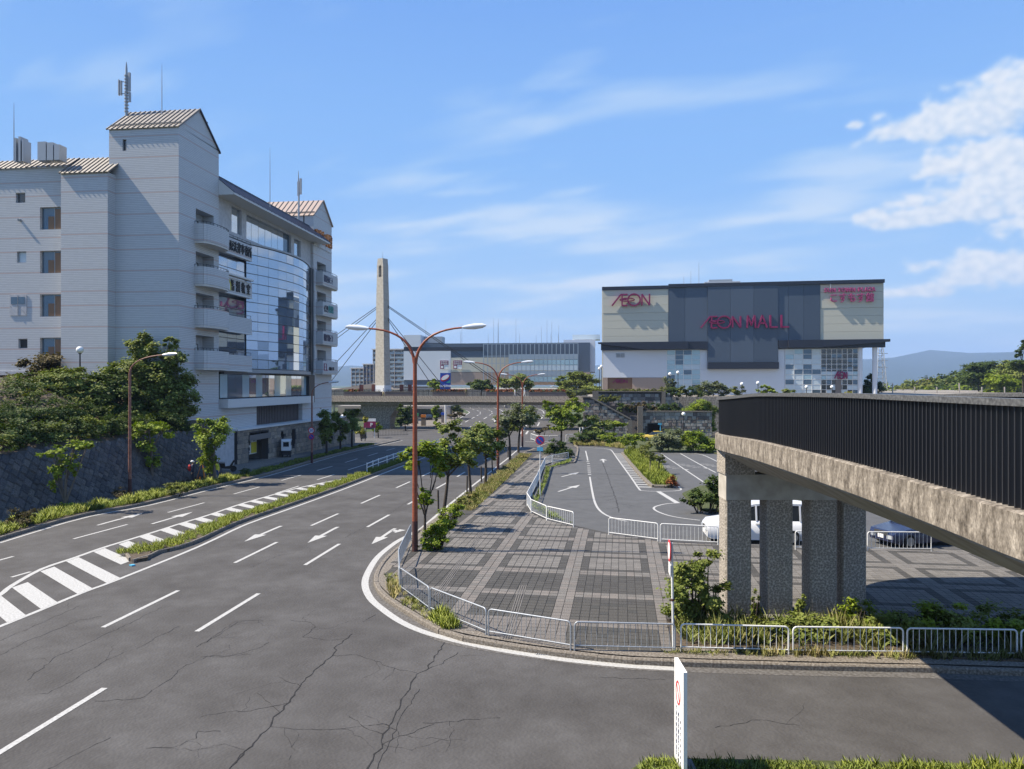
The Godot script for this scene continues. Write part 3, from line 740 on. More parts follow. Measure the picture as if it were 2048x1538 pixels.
# ---------------------------------------------------------------- the paved plaza
func make_plaza() -> void:
	var outline := [Vector2(14.1, -20.4), Vector2(11.01, -20.25), Vector2(8.48, -20.14), Vector2(5.31, -19.93), Vector2(2.23, -19.8), Vector2(0.57, -19.81), Vector2(-1.35, -20.17), Vector2(-2.85, -20.58), Vector2(-4.3, -21.15), Vector2(-5.2, -21.99), Vector2(-6.09, -23.07), Vector2(-6.98, -24.16), Vector2(-7.66, -25.16), Vector2(-8.21, -26.27), Vector2(-8.62, -28.12), Vector2(-8.86, -30.65), Vector2(-8.84, -32.4), Vector2(-8.82, -34.72)]
	outline = smooth_line(outline, 4)
	outline.append_array([Vector2(-8.9, -36.5), Vector2(-8.95, -70), Vector2(-9.3, -86)])
	var inner := [Vector2(-7.47, -108.18), Vector2(-6.18, -89.52), Vector2(-4.88, -75.22), Vector2(-5.45, -72.35), Vector2(-4.86, -59.59), Vector2(-4.65, -51.7), Vector2(-4.51, -45.21), Vector2(-3.98, -42.32), Vector2(-2.88, -39.71), Vector2(-1.3, -37.92), Vector2(0.47, -35.96), Vector2(2.87, -34.66), Vector2(5.56, -34.25), Vector2(8.99, -33.75), Vector2(12.08, -34.03), Vector2(14.78, -34.26), Vector2(19.7, -34.28), Vector2(25.14, -33.6)]
	outline.append_array(inner)
	var poly := packed(outline)
	var b := B.new()
	sheet(b, poly, 0.145, 0.3)
	var base := struct("pavement", b, M.joint)
	b = B.new()
	band(b, outline.slice(0, 26), 0.8, 0.152, 0.38)
	band(b, outline.slice(25, 74), 0.36, 0.152, 0.16)
	part(base, "edging", b, M.kerb)
	# concrete paving tiles of 0.3 m: light bands two tiles wide round panels of nine by eight
	var light := Color(0.215, 0.203, 0.190)
	var warm := Color(0.235, 0.213, 0.196)
	var dark := Color(0.084, 0.081, 0.076)
	var near := []
	var turn := deg_to_rad(-1.7)
	var xs := []
	var cols := []
	var inset := Geometry2D.offset_polygon(poly, -0.28)
	var keep: PackedVector2Array = inset[0]
	for q in inset:
		if q.size() > keep.size(): keep = q
	var tile := B.new()
	tile.box(Vector3(0, 0, 0), Vector3(0.279, 0.02, 0.279))
	var tm := tile.mesh()
	var t := 0.3
	var origin := Vector2(-1.62, -19.0)
	for j in range(-8, 232):
		for i in range(-32, 84):
			var q := origin + Vector2((i + 0.5) * t, -(j + 0.5) * t).rotated(-turn)
			if q.y < -84.0 or q.y > -19.0: continue
			if q.x < -7.35 and q.y < -33.0: continue
			if q.x > 2.0 and q.y > -23.4: continue
			if not Geometry2D.is_point_in_polygon(q, keep): continue
			var ci := posmod(i, 11)
			var cj := posmod(j, 10)
			var colm := floori(i / 11.0)
			var row := floori(j / 10.0)
			var c := light
			if ci >= 2 and cj >= 2:
				var edge := ci == 2 or ci == 10 or cj == 2 or cj == 9
				var solid := row <= 2 + (0 if colm < 0 else (-1 if colm > 0 else 0))
				if j < 12 and colm < 0: solid = false
				if solid or edge: c = dark
				elif j < 12 and colm < 0: c = light
				else: c = light
				if j < 12 and colm < 0: c = light
			elif ci < 2 or cj < 2:
				c = warm if rng.randf() < 0.5 else light
			if colm > 1 and not (ci >= 2 and cj >= 2): c = light
			c = c * rr(0.86, 1.1)
			c.a = 1.0
			var y := gy(q.y) + 0.147 + rr(0.0, 0.0035)
			var xf := Transform3D(Basis(Vector3.UP, turn) * Basis(Vector3.RIGHT, rr(-0.006, 0.006)), Vector3(q.x, y, q.y))
			near.append([q.length(), xf, c])
	near.sort_custom(func(a, d): return a[0] < d[0])
	var tones := {}
	var k := 0
	var singles := 0
	for e in near:
		# the nearest tiles that are in view are pieces of their own
		var p: Vector3 = e[1].origin
		if singles < 300 and p.x > -7.0 and p.x < 2.2:
			var lum: float = snappedf(e[2].r, 0.03)
			var key := "%0.2f" % lum
			if not tones.has(key):
				var tb := B.new()
				tb.col = Color(e[2].r, e[2].g, e[2].b)
				tb.box(Vector3.ZERO, Vector3(0.279, 0.02, 0.279))
				tones[key] = tb.mesh()
			piece(base, "paving_tile", tones[key], M.paver, e[1])
			singles += 1
		else:
			xs.append(e[1]); cols.append(e[2])
	multi(base, "paving_tiles", tm, M.paver, xs, cols)
	# two lines of raised guide ribs across the tiles
	var gb := B.new()
	gb.col = light
	for l in [[Vector2(-5.6, -24.5), Vector2(-5.9, -44.0)], [Vector2(-1.05 - 1.6, -20.6), Vector2(-2.75, -26.2)]]:
		for s in 4:
			var a: Vector2 = l[0] + Vector2(s * 0.075 - 0.11, 0); var d: Vector2 = l[1] + Vector2(s * 0.075 - 0.11, 0)
			for zz in 2:
				var p0 := a.lerp(d, 0.0 if zz == 0 else clampf((36.0 + a.y) / (a.y - d.y), 0.0, 1.0)); var p1 := a.lerp(d, clampf((36.0 + a.y) / (a.y - d.y), 0.0, 1.0) if zz == 0 else 1.0)
				gb.bar(on(p0, 0.162), on(p1, 0.162), 0.03, 0.014)
	var gd := part(base, "guide_rib", gb, M.paver)
	gd.set_meta("label", "raised guide ribs for blind walkers set in the tiles")

# ---------------------------------------------------------------- left verge, path, median
func make_verges() -> void:
	var ll := smooth_line([Vector2(-28.14, -30.92), Vector2(-28.84, -37.91), Vector2(-28.11, -42.33), Vector2(-28.42, -50.42), Vector2(-28.44, -59.34), Vector2(-29.41, -70.54), Vector2(-30.5, -85.07), Vector2(-30.75, -102.23), Vector2(-30.82, -110.86)], 3)
	var out := []
	var kerb_l := []
	for i in ll.size():
		var d: Vector2 = (ll[mini(i + 1, ll.size() - 1)] - ll[maxi(i - 1, 0)]).normalized()
		kerb_l.append(ll[i] + Vector2(d.y, -d.x) * 0.45)
	kerb_l.push_front(kerb_l[0] + (kerb_l[0] - kerb_l[1]).normalized() * 12.0)
	var edge: Array = kerb_l.duplicate()
	var b := B.new()
	var poly: Array = edge.duplicate()
	poly.append_array([Vector2(-40, -116), Vector2(-46, -116), Vector2(-46, -18)])
	sheet(b, packed(poly), 0.14, 0.3)
	struct("side_path", b, M.gutter)
	var ks := struct_node("roadside_kerb")
	stones_along(ks, kerb_l, 1.0, 0.2, -0.1, 0.17, M.kerb)
	# planting strip behind the kerb with a gap at the garage entrance
	b = B.new()
	var strip := []
	var back := []
	for p in kerb_l:
		if p.y < -100.0: continue
		strip.append(p + Vector2(-0.12, 0)); back.append(p + Vector2(-1.75, 0))
	back.reverse()
	sheet(b, packed(strip + back), 0.17, 0.1)
	struct("planting_strip", b, M.soil)
	# pale terrace in front of the garage
	b = B.new()
	sheet(b, packed([Vector2(-33.4, -62.2), Vector2(-31.9, -62.2), Vector2(-32.4, -68.5), Vector2(-33.5, -80.0), Vector2(-36.0, -80.0), Vector2(-36.6, -62.2)]), 0.16, 0.1)
	struct("forecourt", b, M.kerb)
	# the median island
	b = B.new()
	var right := []
	var left := []
	for p in smooth_line([Vector2(-19.32, -29.11), Vector2(-18.37, -31.25), Vector2(-18.8, -36.79), Vector2(-18.78, -43.07), Vector2(-18.85, -52.79), Vector2(-19.25, -64.02), Vector2(-19.41, -70.56), Vector2(-19.92, -89.13), Vector2(-20.44, -99.44)], 3):
		right.append(p + Vector2(-0.55, 0)); left.append(p + Vector2(-1.75, 0))
	right[0] = Vector2(-19.1, -28.6); left[0] = Vector2(-19.75, -28.4)
	right.push_front(Vector2(-19.45, -28.1))
	var ring: Array = right.duplicate()
	var lr: Array = left.duplicate()
	lr.reverse()
	ring.append_array(lr)
	sheet(b, packed(ring), 0.14, 0.3)
	struct("median", b, M.soil)
	var mk_ := struct_node("median_kerb")
	stones_along(mk_, right, 1.0, 0.13, -0.1, 0.16, M.kerb)
	stones_along(mk_, left, 1.0, 0.13, -0.1, 0.16, M.kerb)
	# rotary island and its kerb
	b = B.new()
	var isl := [Vector2(2.87, -89.06), Vector2(4.03, -94.53), Vector2(5.36, -91.63), Vector2(5.82, -78.25), Vector2(5.88, -69.98), Vector2(5.91, -62.25), Vector2(6.08, -58.41), Vector2(5.86, -56.62), Vector2(5.22, -55.7), Vector2(4.01, -55.8), Vector2(3.59, -64.05), Vector2(3.21, -75.24)]
	sheet(b, packed(isl), 0.18, 0.3)
	struct("rotary_island", b, M.turf)
	var ik := struct_node("island_kerb")
	stones_along(ik, isl.slice(6) + [isl[0]], 0.8, 0.3, -0.1, 0.2, M.kerb)
	stones_along(ik, smooth_line([Vector2(-3.5, -103.12), Vector2(-2.8, -96.82), Vector2(-2.52, -77.04), Vector2(-3.03, -75.37), Vector2(-4.43, -72.16), Vector2(-4.58, -68.92), Vector2(-4.21, -58.84), Vector2(-4, -50.59)], 3), 0.8, 0.2, -0.1, 0.16, M.kerb)
	# green beds beyond the rotary
	b = B.new()
	sheet(b, packed([Vector2(-3.72, -104.16), Vector2(0.14, -103.67), Vector2(3.48, -98.07), Vector2(3.97, -91.03), Vector2(6.95, -91.48), Vector2(13.8, -92.5), Vector2(14.44, -87.16), Vector2(14.84, -78.67), Vector2(18.36, -76.33), Vector2(25.52, -77.36), Vector2(40.75, -123.51), Vector2(9.05, -130.72), Vector2(0.18, -129.28)]), 0.16, 0.3)
	sheet(b, packed([Vector2(5.84, -51.8), Vector2(7.66, -56.31), Vector2(11.66, -57.8), Vector2(15.91, -54.53), Vector2(14.69, -48.24), Vector2(8.77, -43.49), Vector2(6.07, -44.62)]), 0.16, 0.3)
	struct("shrub_bed", b, M.turf)
	# bed under the walkway piers and the grass corner at the foot of the picture
	b = B.new()
	b.prism(rect(2.1, -22.9, 24, -20.55), 0.0, 0.19)
	struct("pier_bed", b, M.soil)
	b = B.new()
	b.prism(packed([Vector2(0.55, -13.9), Vector2(1.0, -14.45), Vector2(9.5, -15.2), Vector2(9.5, -9), Vector2(0.3, -9)]), -0.05, 0.13)
	struct("grass_corner", b, M.turf)

# ---------------------------------------------------------------- shared building pieces
func holed(b: B, xf: Transform3D, r: Rect2, holes: Array, z0: float, z1: float) -> void:
	# a wall with openings: the cells of the grid cut by the openings that are not open
	var xs := [r.position.x, r.end.x]
	var ys := [r.position.y, r.end.y]
	for h in holes:
		xs.append_array([h.position.x, h.end.x]); ys.append_array([h.position.y, h.end.y])
	xs.sort(); ys.sort()
	for i in xs.size() - 1:
		if xs[i + 1] - xs[i] < 0.001: continue
		var run := 0.0
		var going := false
		for j in ys.size():
			var open := j == ys.size() - 1
			if not open:
				if ys[j + 1] - ys[j] < 0.001: continue
				var m := Vector2((xs[i] + xs[i + 1]) / 2, (ys[j] + ys[j + 1]) / 2)
				for h in holes:
					if h.has_point(m): open = true
			if open:
				if going:
					b.box(xf * Vector3((xs[i] + xs[i + 1]) / 2, (run + ys[j]) / 2, (z0 + z1) / 2), Vector3(xs[i + 1] - xs[i], ys[j] - run, absf(z1 - z0)), xf.basis)
				going = false
			elif not going:
				going = true
				run = ys[j]

func stone_meshes() -> Array:
	var out := []
	for k in 6:
		var b := B.new()
		var fr := []
		var bk := []
		for q in [Vector2(-0.5, -0.5), Vector2(0.5, -0.5), Vector2(0.5, 0.5), Vector2(-0.5, 0.5)]:
			var p := Vector2(q.x + rr(-0.05, 0.05), q.y + rr(-0.05, 0.05))
			bk.append(Vector3(p.x, p.y, 0)); fr.append(Vector3(p.x * rr(0.72, 0.88), p.y * rr(0.72, 0.88), rr(0.6, 1.0)))
		var mid := Vector3(rr(-0.1, 0.1), rr(-0.1, 0.1), rr(0.95, 1.25))
		for i in 4:
			var j := (i + 1) % 4
			b.up(fr[i], fr[j], mid, Vector3(0, 0, 1)); 
			var o: Vector3 = (bk[i] + bk[j]) * 0.5
			b.up(bk[i], bk[j], fr[j], Vector3(o.x, o.y, 0.3).normalized())
			b.up(bk[i], fr[j], fr[i], Vector3(o.x, o.y, 0.3).normalized())
		out.append(b)
	return out

func tinted(b: B, c: Color) -> ArrayMesh:
	var q := B.new()
	q.v = b.v; q.n = b.n
	for i in b.v.size(): q.c.append(c)
	return q.mesh()

# rubble or ashlar laid in courses over a face w by h; the singles are pieces, the rest one mesh
func stone_face(parent: Node, xf: Transform3D, w: float, h: float, size: float, tones: Array, holes: Array, singles: int, proud: float, top = null, slant := 0.0) -> void:
	var shapes := stone_meshes()
	var made := {}
	var rest := B.new()
	var n := 0
	# courses may run on the slant, as in diagonal rubble
	var cs := cos(slant); var sn := sin(slant)
	var lim := Vector2(w, h) if slant == 0.0 else Vector2(w * cs + h * sn, h * cs)
	var y := 0.0 if slant == 0.0 else -w * sn
	while y < lim.y - 0.06:
		var ch := size * rr(0.7, 1.25)
		if slant == 0.0:
			ch = minf(ch, h - y)
			if h - y - ch < size * 0.4: ch = h - y
		var x := rr(-size, 0.0)
		while x < lim.x:
			var cw := size * rr(0.7, 1.9 if slant == 0.0 else 1.35)
			var a := x; var e := x + cw
			if slant == 0.0:
				a = maxf(x, 0.0); e = minf(x + cw, w)
			x += cw
			if e - a < 0.12: continue
			var c := Vector2((a + e) / 2, y + ch / 2)
			c = Vector2(c.x * cs - c.y * sn, c.x * sn + c.y * cs)
			if c.x < 0.1 or c.x > w - 0.1 or c.y < 0.05 or c.y > h - 0.05: continue
			if top != null and c.y > top.call(c.x): continue
			var skip := false
			for hq in holes:
				if hq.grow(0.05).has_point(c): skip = true
			if skip: continue
			var k := rng.randi() % 6
			var t := rng.randi() % tones.size()
			var lw := (e - a) * 0.97; var lh := ch * 0.96
			var tf := xf * Transform3D(Basis(Vector3(cs, sn, 0) * lw, Vector3(-sn, cs, 0) * lh, Vector3(0, 0, proud * rr(0.7, 1.3))), Vector3(c.x, c.y, 0))
			if n < singles:
				var key := "%d_%d" % [k, t]
				if not made.has(key): made[key] = tinted(shapes[k], tones[t])
				piece(parent, "stone", made[key], M.stone_wall, tf)
				n += 1
			else:
				var sh: B = shapes[k]
				var nb := tf.basis.inverse().transposed()
				rest.col = tones[t] * rr(0.9, 1.1)
				for i in range(0, sh.v.size(), 3):
					rest.trin(tf * sh.v[i], tf * sh.v[i + 1], tf * sh.v[i + 2], (nb * sh.n[i]).normalized(), (nb * sh.n[i + 1]).normalized(), (nb * sh.n[i + 2]).normalized())
		y += ch
	if rest.v.size() > 0:
		part(parent, "stones", rest, M.stone_wall).set_meta("kind", "stuff")

# ---------------------------------------------------------------- lettering drawn as strokes on a unit square
const KANA := {
	"A": [[0, 0, 0.5, 1, 1, 0], [0.2, 0.36, 0.8, 0.36]],
	"E": [[0.95, 1, 0.1, 1, 0.1, 0, 0.95, 0], [0.1, 0.52, 0.85, 0.52]],
	"N": [[0.08, 0, 0.08, 1, 0.92, 0, 0.92, 1]],
	"M": [[0.02, 0, 0.12, 1, 0.5, 0.2, 0.88, 1, 0.98, 0]],
	"L": [[0.15, 1, 0.15, 0, 0.9, 0]],
	"ko": [[0.15, 0.85, 0.85, 0.85], [0.12, 0.5, 0.1, 0.25, 0.3, 0.08, 0.9, 0.1]],
	"su": [[0.03, 0.82, 0.97, 0.86], [0.62, 1, 0.64, 0.4, 0.58, 0.12, 0.3, -0.02], [0.63, 0.55, 0.45, 0.62, 0.3, 0.48, 0.4, 0.33, 0.62, 0.42]],
	"mo": [[0.1, 0.78, 0.85, 0.78], [0.1, 0.5, 0.8, 0.5], [0.42, 1, 0.36, 0.3, 0.45, 0.06, 0.75, 0.04, 0.92, 0.2, 0.9, 0.4]],
	"kan": [[0.02, 0.7, 0.25, 1, 0.48, 0.7], [0.1, 0.62, 0.42, 0.62, 0.42, 0.3, 0.1, 0.3, 0.1, 0.62], [0.1, 0.46, 0.42, 0.46], [0.1, 0.3, 0.1, 0, 0.48, 0.1], [0.55, 0.72, 0.55, 0.86, 0.98, 0.86, 0.98, 0.72], [0.76, 1, 0.76, 0.86], [0.62, 0.66, 0.92, 0.66, 0.92, 0.42, 0.62, 0.42], [0.62, 0.7, 0.62, 0, 0.94, 0, 0.94, 0.26, 0.62, 0.26]],
	"hi": [[0.02, 0.85, 0.4, 0.92, 0.18, 0.5, 0.22, 0.15, 0.48, 0.05, 0.7, 0.25, 0.74, 0.9, 0.98, 0.5]],
	"ma": [[0.1, 0.82, 0.9, 0.82], [0.14, 0.58, 0.86, 0.58], [0.52, 1, 0.52, 0.15, 0.3, 0.04, 0.18, 0.18, 0.35, 0.3, 0.6, 0.2, 0.9, 0.05]],
	"wa": [[0.3, 1, 0.3, 0], [0.05, 0.78, 0.42, 0.78, 0.05, 0.25], [0.4, 0.55, 0.7, 0.68, 0.95, 0.45, 0.85, 0.15, 0.55, 0.03]],
	"ri": [[0.25, 0.9, 0.22, 0.5, 0.3, 0.4], [0.7, 0.98, 0.74, 0.45, 0.6, 0.15, 0.4, 0]],
	"no": [[0.5, 0.85, 0.42, 0.35, 0.22, 0.12, 0.06, 0.4, 0.25, 0.8, 0.62, 0.9, 0.94, 0.6, 0.85, 0.2, 0.6, 0.05]],
	"ba": [[0.2, 1, 0.2, 0.42, 0.92, 0.42, 0.88, 0.05, 0.72, 0.02], [0.2, 0.95, 0.85, 0.95], [0.2, 0.78, 0.8, 0.78], [0.2, 0.6, 0.8, 0.6], [0.52, 0.95, 0.52, 0.42], [0.1, 0.25, 0.05, 0.02], [0.3, 0.25, 0.3, 0.05], [0.48, 0.25, 0.5, 0.05], [0.66, 0.25, 0.68, 0.08]],
	"fuchi": [[0.05, 0.95, 0.18, 0.8], [0.02, 0.65, 0.15, 0.52], [0.05, 0.02, 0.2, 0.35], [0.35, 1, 0.3, 0], [0.95, 1, 0.95, 0], [0.62, 0.95, 0.62, 0.05], [0.42, 0.5, 0.85, 0.5], [0.45, 0.8, 0.55, 0.65], [0.8, 0.8, 0.7, 0.65], [0.5, 0.35, 0.42, 0.15], [0.75, 0.35, 0.85, 0.15]],
	"kyo": [[0.05, 0.85, 0.45, 0.85], [0.25, 1, 0.25, 0.65], [0.02, 0.65, 0.5, 0.65], [0.45, 0.95, 0.05, 0.4], [0.15, 0.45, 0.42, 0.45, 0.28, 0.32, 0.28, 0.02], [0.05, 0.22, 0.48, 0.26], [0.65, 1, 0.55, 0.6], [0.6, 0.78, 0.98, 0.78], [0.85, 0.78, 0.75, 0.3, 0.5, 0.02], [0.62, 0.55, 0.75, 0.25, 0.98, 0.02]],
	"shitsu": [[0.5, 1, 0.5, 0.88], [0.06, 0.7, 0.06, 0.86, 0.94, 0.86, 0.94, 0.7], [0.2, 0.68, 0.8, 0.68], [0.45, 0.68, 0.25, 0.5, 0.75, 0.52], [0.2, 0.3, 0.8, 0.3], [0.5, 0.45, 0.5, 0.04], [0.05, 0.04, 0.95, 0.04]],
	"ho": [[0.05, 0.95, 0.18, 0.8], [0.02, 0.65, 0.15, 0.52], [0.05, 0.02, 0.22, 0.35], [0.35, 0.78, 0.92, 0.78], [0.63, 1, 0.63, 0.5], [0.28, 0.5, 0.98, 0.5], [0.6, 0.5, 0.38, 0.08, 0.85, 0.12], [0.72, 0.3, 0.92, 0.02]],
	"ritsu": [[0.25, 1, 0.05, 0.8], [0.3, 0.75, 0.05, 0.45], [0.18, 0.55, 0.18, 0], [0.42, 0.86, 0.88, 0.86, 0.88, 0.55, 0.42, 0.55], [0.35, 0.7, 0.98, 0.7], [0.42, 0.38, 0.92, 0.38], [0.35, 0.2, 0.98, 0.2], [0.65, 1, 0.65, 0]],
	"ji": [[0.05, 0.88, 0.95, 0.88], [0.25, 0.78, 0.75, 0.78, 0.75, 0.64, 0.25, 0.64, 0.25, 0.78], [0.18, 0.52, 0.82, 0.52, 0.82, 0.26, 0.18, 0.26], [0.04, 0.39, 0.96, 0.39], [0.5, 1, 0.5, 0.04, 0.36, 0.06]],
	"mu": [[0.05, 0.92, 0.42, 0.92, 0.22, 0.72], [0.02, 0.62, 0.45, 0.62], [0.28, 0.62, 0.25, 0.03], [0.62, 1, 0.5, 0.75], [0.58, 0.86, 0.95, 0.86, 0.55, 0.52], [0.65, 0.78, 0.98, 0.55], [0.52, 0.4, 0.92, 0.4, 0.85, 0.06], [0.72, 0.48, 0.66, 0.2, 0.5, 0.02]],
	"sho": [[0.05, 0.95, 0.48, 0.95], [0.12, 0.78, 0.42, 0.78, 0.42, 0.52, 0.12, 0.52], [0.12, 0.78, 0.12, 0.4, 0.02, 0.02], [0.92, 1, 0.6, 0.88, 0.6, 0.4, 0.5, 0.02], [0.6, 0.58, 0.98, 0.58], [0.82, 0.58, 0.82, 0]],
	"gen": [[0.1, 0.92, 0.95, 0.92], [0.15, 0.92, 0.15, 0.4, 0.02, 0.02], [0.32, 0.75, 0.82, 0.75, 0.82, 0.42, 0.32, 0.42, 0.32, 0.75], [0.32, 0.58, 0.82, 0.58], [0.57, 0.42, 0.57, 0.03], [0.4, 0.28, 0.28, 0.08], [0.75, 0.28, 0.92, 0.08]],
	"ka": [[0.1, 0.75, 0.8, 0.75, 0.75, 0.1, 0.6, 0.05], [0.45, 1, 0.4, 0.5, 0.1, 0.05]],
	"i": [[0.85, 0.95, 0.1, 0.45], [0.52, 0.72, 0.52, 0]],
	"mi": [[0.2, 0.9, 0.85, 0.8], [0.2, 0.6, 0.8, 0.5], [0.15, 0.25, 0.85, 0.05]],
	"ra": [[0.2, 0.92, 0.8, 0.92], [0.1, 0.62, 0.88, 0.62, 0.8, 0.3, 0.4, 0.02]],
	"zou": [[0.1, 0.9, 0.9, 0.9], [0.5, 1, 0.5, 0.6], [0.1, 0.6, 0.9, 0.6, 0.9, 0.3, 0.1, 0.3, 0.1, 0.6], [0.1, 0.45, 0.9, 0.45], [0.5, 0.6, 0.5, 0], [0.05, 0.02, 0.95, 0.02]],
}

func strokes(b: B, xf: Transform3D, chars: Array, size: Vector2, pitch: float, thick: float, deep: float) -> void:
	var x := 0.0
	for ch in chars:
		for s in KANA.get(ch, []):
			for i in range(0, s.size() - 2, 2):
				var p := Vector3(x + s[i] * size.x, s[i + 1] * size.y, deep / 2)
				var q := Vector3(x + s[i + 2] * size.x, s[i + 3] * size.y, deep / 2)
				var d := (q - p)
				if d.length() < 0.001: continue
				p -= d.normalized() * thick * 0.4; q += d.normalized() * thick * 0.4
				b.bar(xf * p, xf * q, thick, deep, xf.basis.z)
		x += pitch

func ring_stroke(b: B, xf: Transform3D, ce: Vector2, r: Vector2, thick: float, deep: float, a0 := 0.0, a1 := TAU, tilt := 0.0) -> void:
	var n := 26
	for i in n:
		var t0 := lerpf(a0, a1, float(i) / n); var t1 := lerpf(a0, a1, float(i + 1) / n)
		var p := Vector2(cos(t0) * r.x, sin(t0) * r.y).rotated(tilt) + ce
		var q := Vector2(cos(t1) * r.x, sin(t1) * r.y).rotated(tilt) + ce
		var e := (q - p).normalized() * thick * 0.12
		b.bar(xf * Vector3(p.x - e.x, p.y - e.y, deep / 2), xf * Vector3(q.x + e.x, q.y + e.y, deep / 2), thick, deep, xf.basis.z)

func text_mesh(t: String, size: float, deep: float, bold := true) -> TextMesh:
	var m := TextMesh.new()
	var f := SystemFont.new()
	f.font_names = PackedStringArray(["Droid Sans"])
	f.font_weight = 700 if bold else 400
	m.font = f
	m.text = t
	m.font_size = 64
	m.pixel_size = size / 64.0
	m.depth = deep
	m.curve_step = 4.0
	return m

# the slanted stroke, E, ringed O and N of the mall's emblem; w wide, h tall, standing on the wall plane
func emblem(b: B, xf: Transform3D, w: float, h: float, t: float, deep: float) -> void:
	var sx := w / 3.45
	var y := Vector2(sx, h)
	var seg := [[0, 0, 0.80, 1], [0.80, 1, 1.42, 1], [0.92, 1, 0.92, 0], [0.92, 0, 1.42, 0], [0.92, 0.55, 1.35, 0.55], [2.72, 0, 2.72, 1], [2.72, 1, 3.4, 0], [3.4, 0, 3.4, 1]]
	for s in seg:
		b.bar(xf * Vector3(s[0] * y.x, s[1] * y.y, deep / 2), xf * Vector3(s[2] * y.x, s[3] * y.y, deep / 2), t, deep, xf.basis.z)
	ring_stroke(b, xf, Vector2(2.0 * y.x, 0.5 * y.y), Vector2(0.56 * y.x, 0.52 * y.y), t, deep)
	ring_stroke(b, xf, Vector2(1.38 * y.x, 0.52 * y.y), Vector2(0.66 * y.x, 0.14 * y.y), t * 0.55, deep * 1.04)

# ---------------------------------------------------------------- the tiled office block
func roof_panels(t: Node, called: String, a: Vector3, b_: Vector3, up: Vector3, n: int, mat: Material) -> void:
	# standing-seam sheets from the eave a-b up the slope, a rib between each pair; the ridge may be shorter
	for k in n:
		var q := B.new()
		var p := a.lerp(b_, float(k) / n); var r := a.lerp(b_, (k + 1.0) / n)
		var o := (r - p).normalized() * 0.012
		var nn := up.cross(b_ - a).normalized()
		if nn.y < 0.0: nn = -nn
		q.up(p + o, r - o, r - o + up, nn); q.up(p + o, r - o + up, p + o + up, nn)
		q.up(p + o, r - o, r - o - nn * 0.06, -up.normalized()); q.up(p + o, r - o - nn * 0.06, p + o - nn * 0.06, -up.normalized())
		part(t, called, q, mat)
	var ribs := B.new()
	for k in n + 1:
		var p := a.lerp(b_, float(k) / n)
		ribs.bar(p, p + up, 0.09, 0.14, up.cross(b_ - a))
	part(t, "roof_rib", ribs, M.rib)

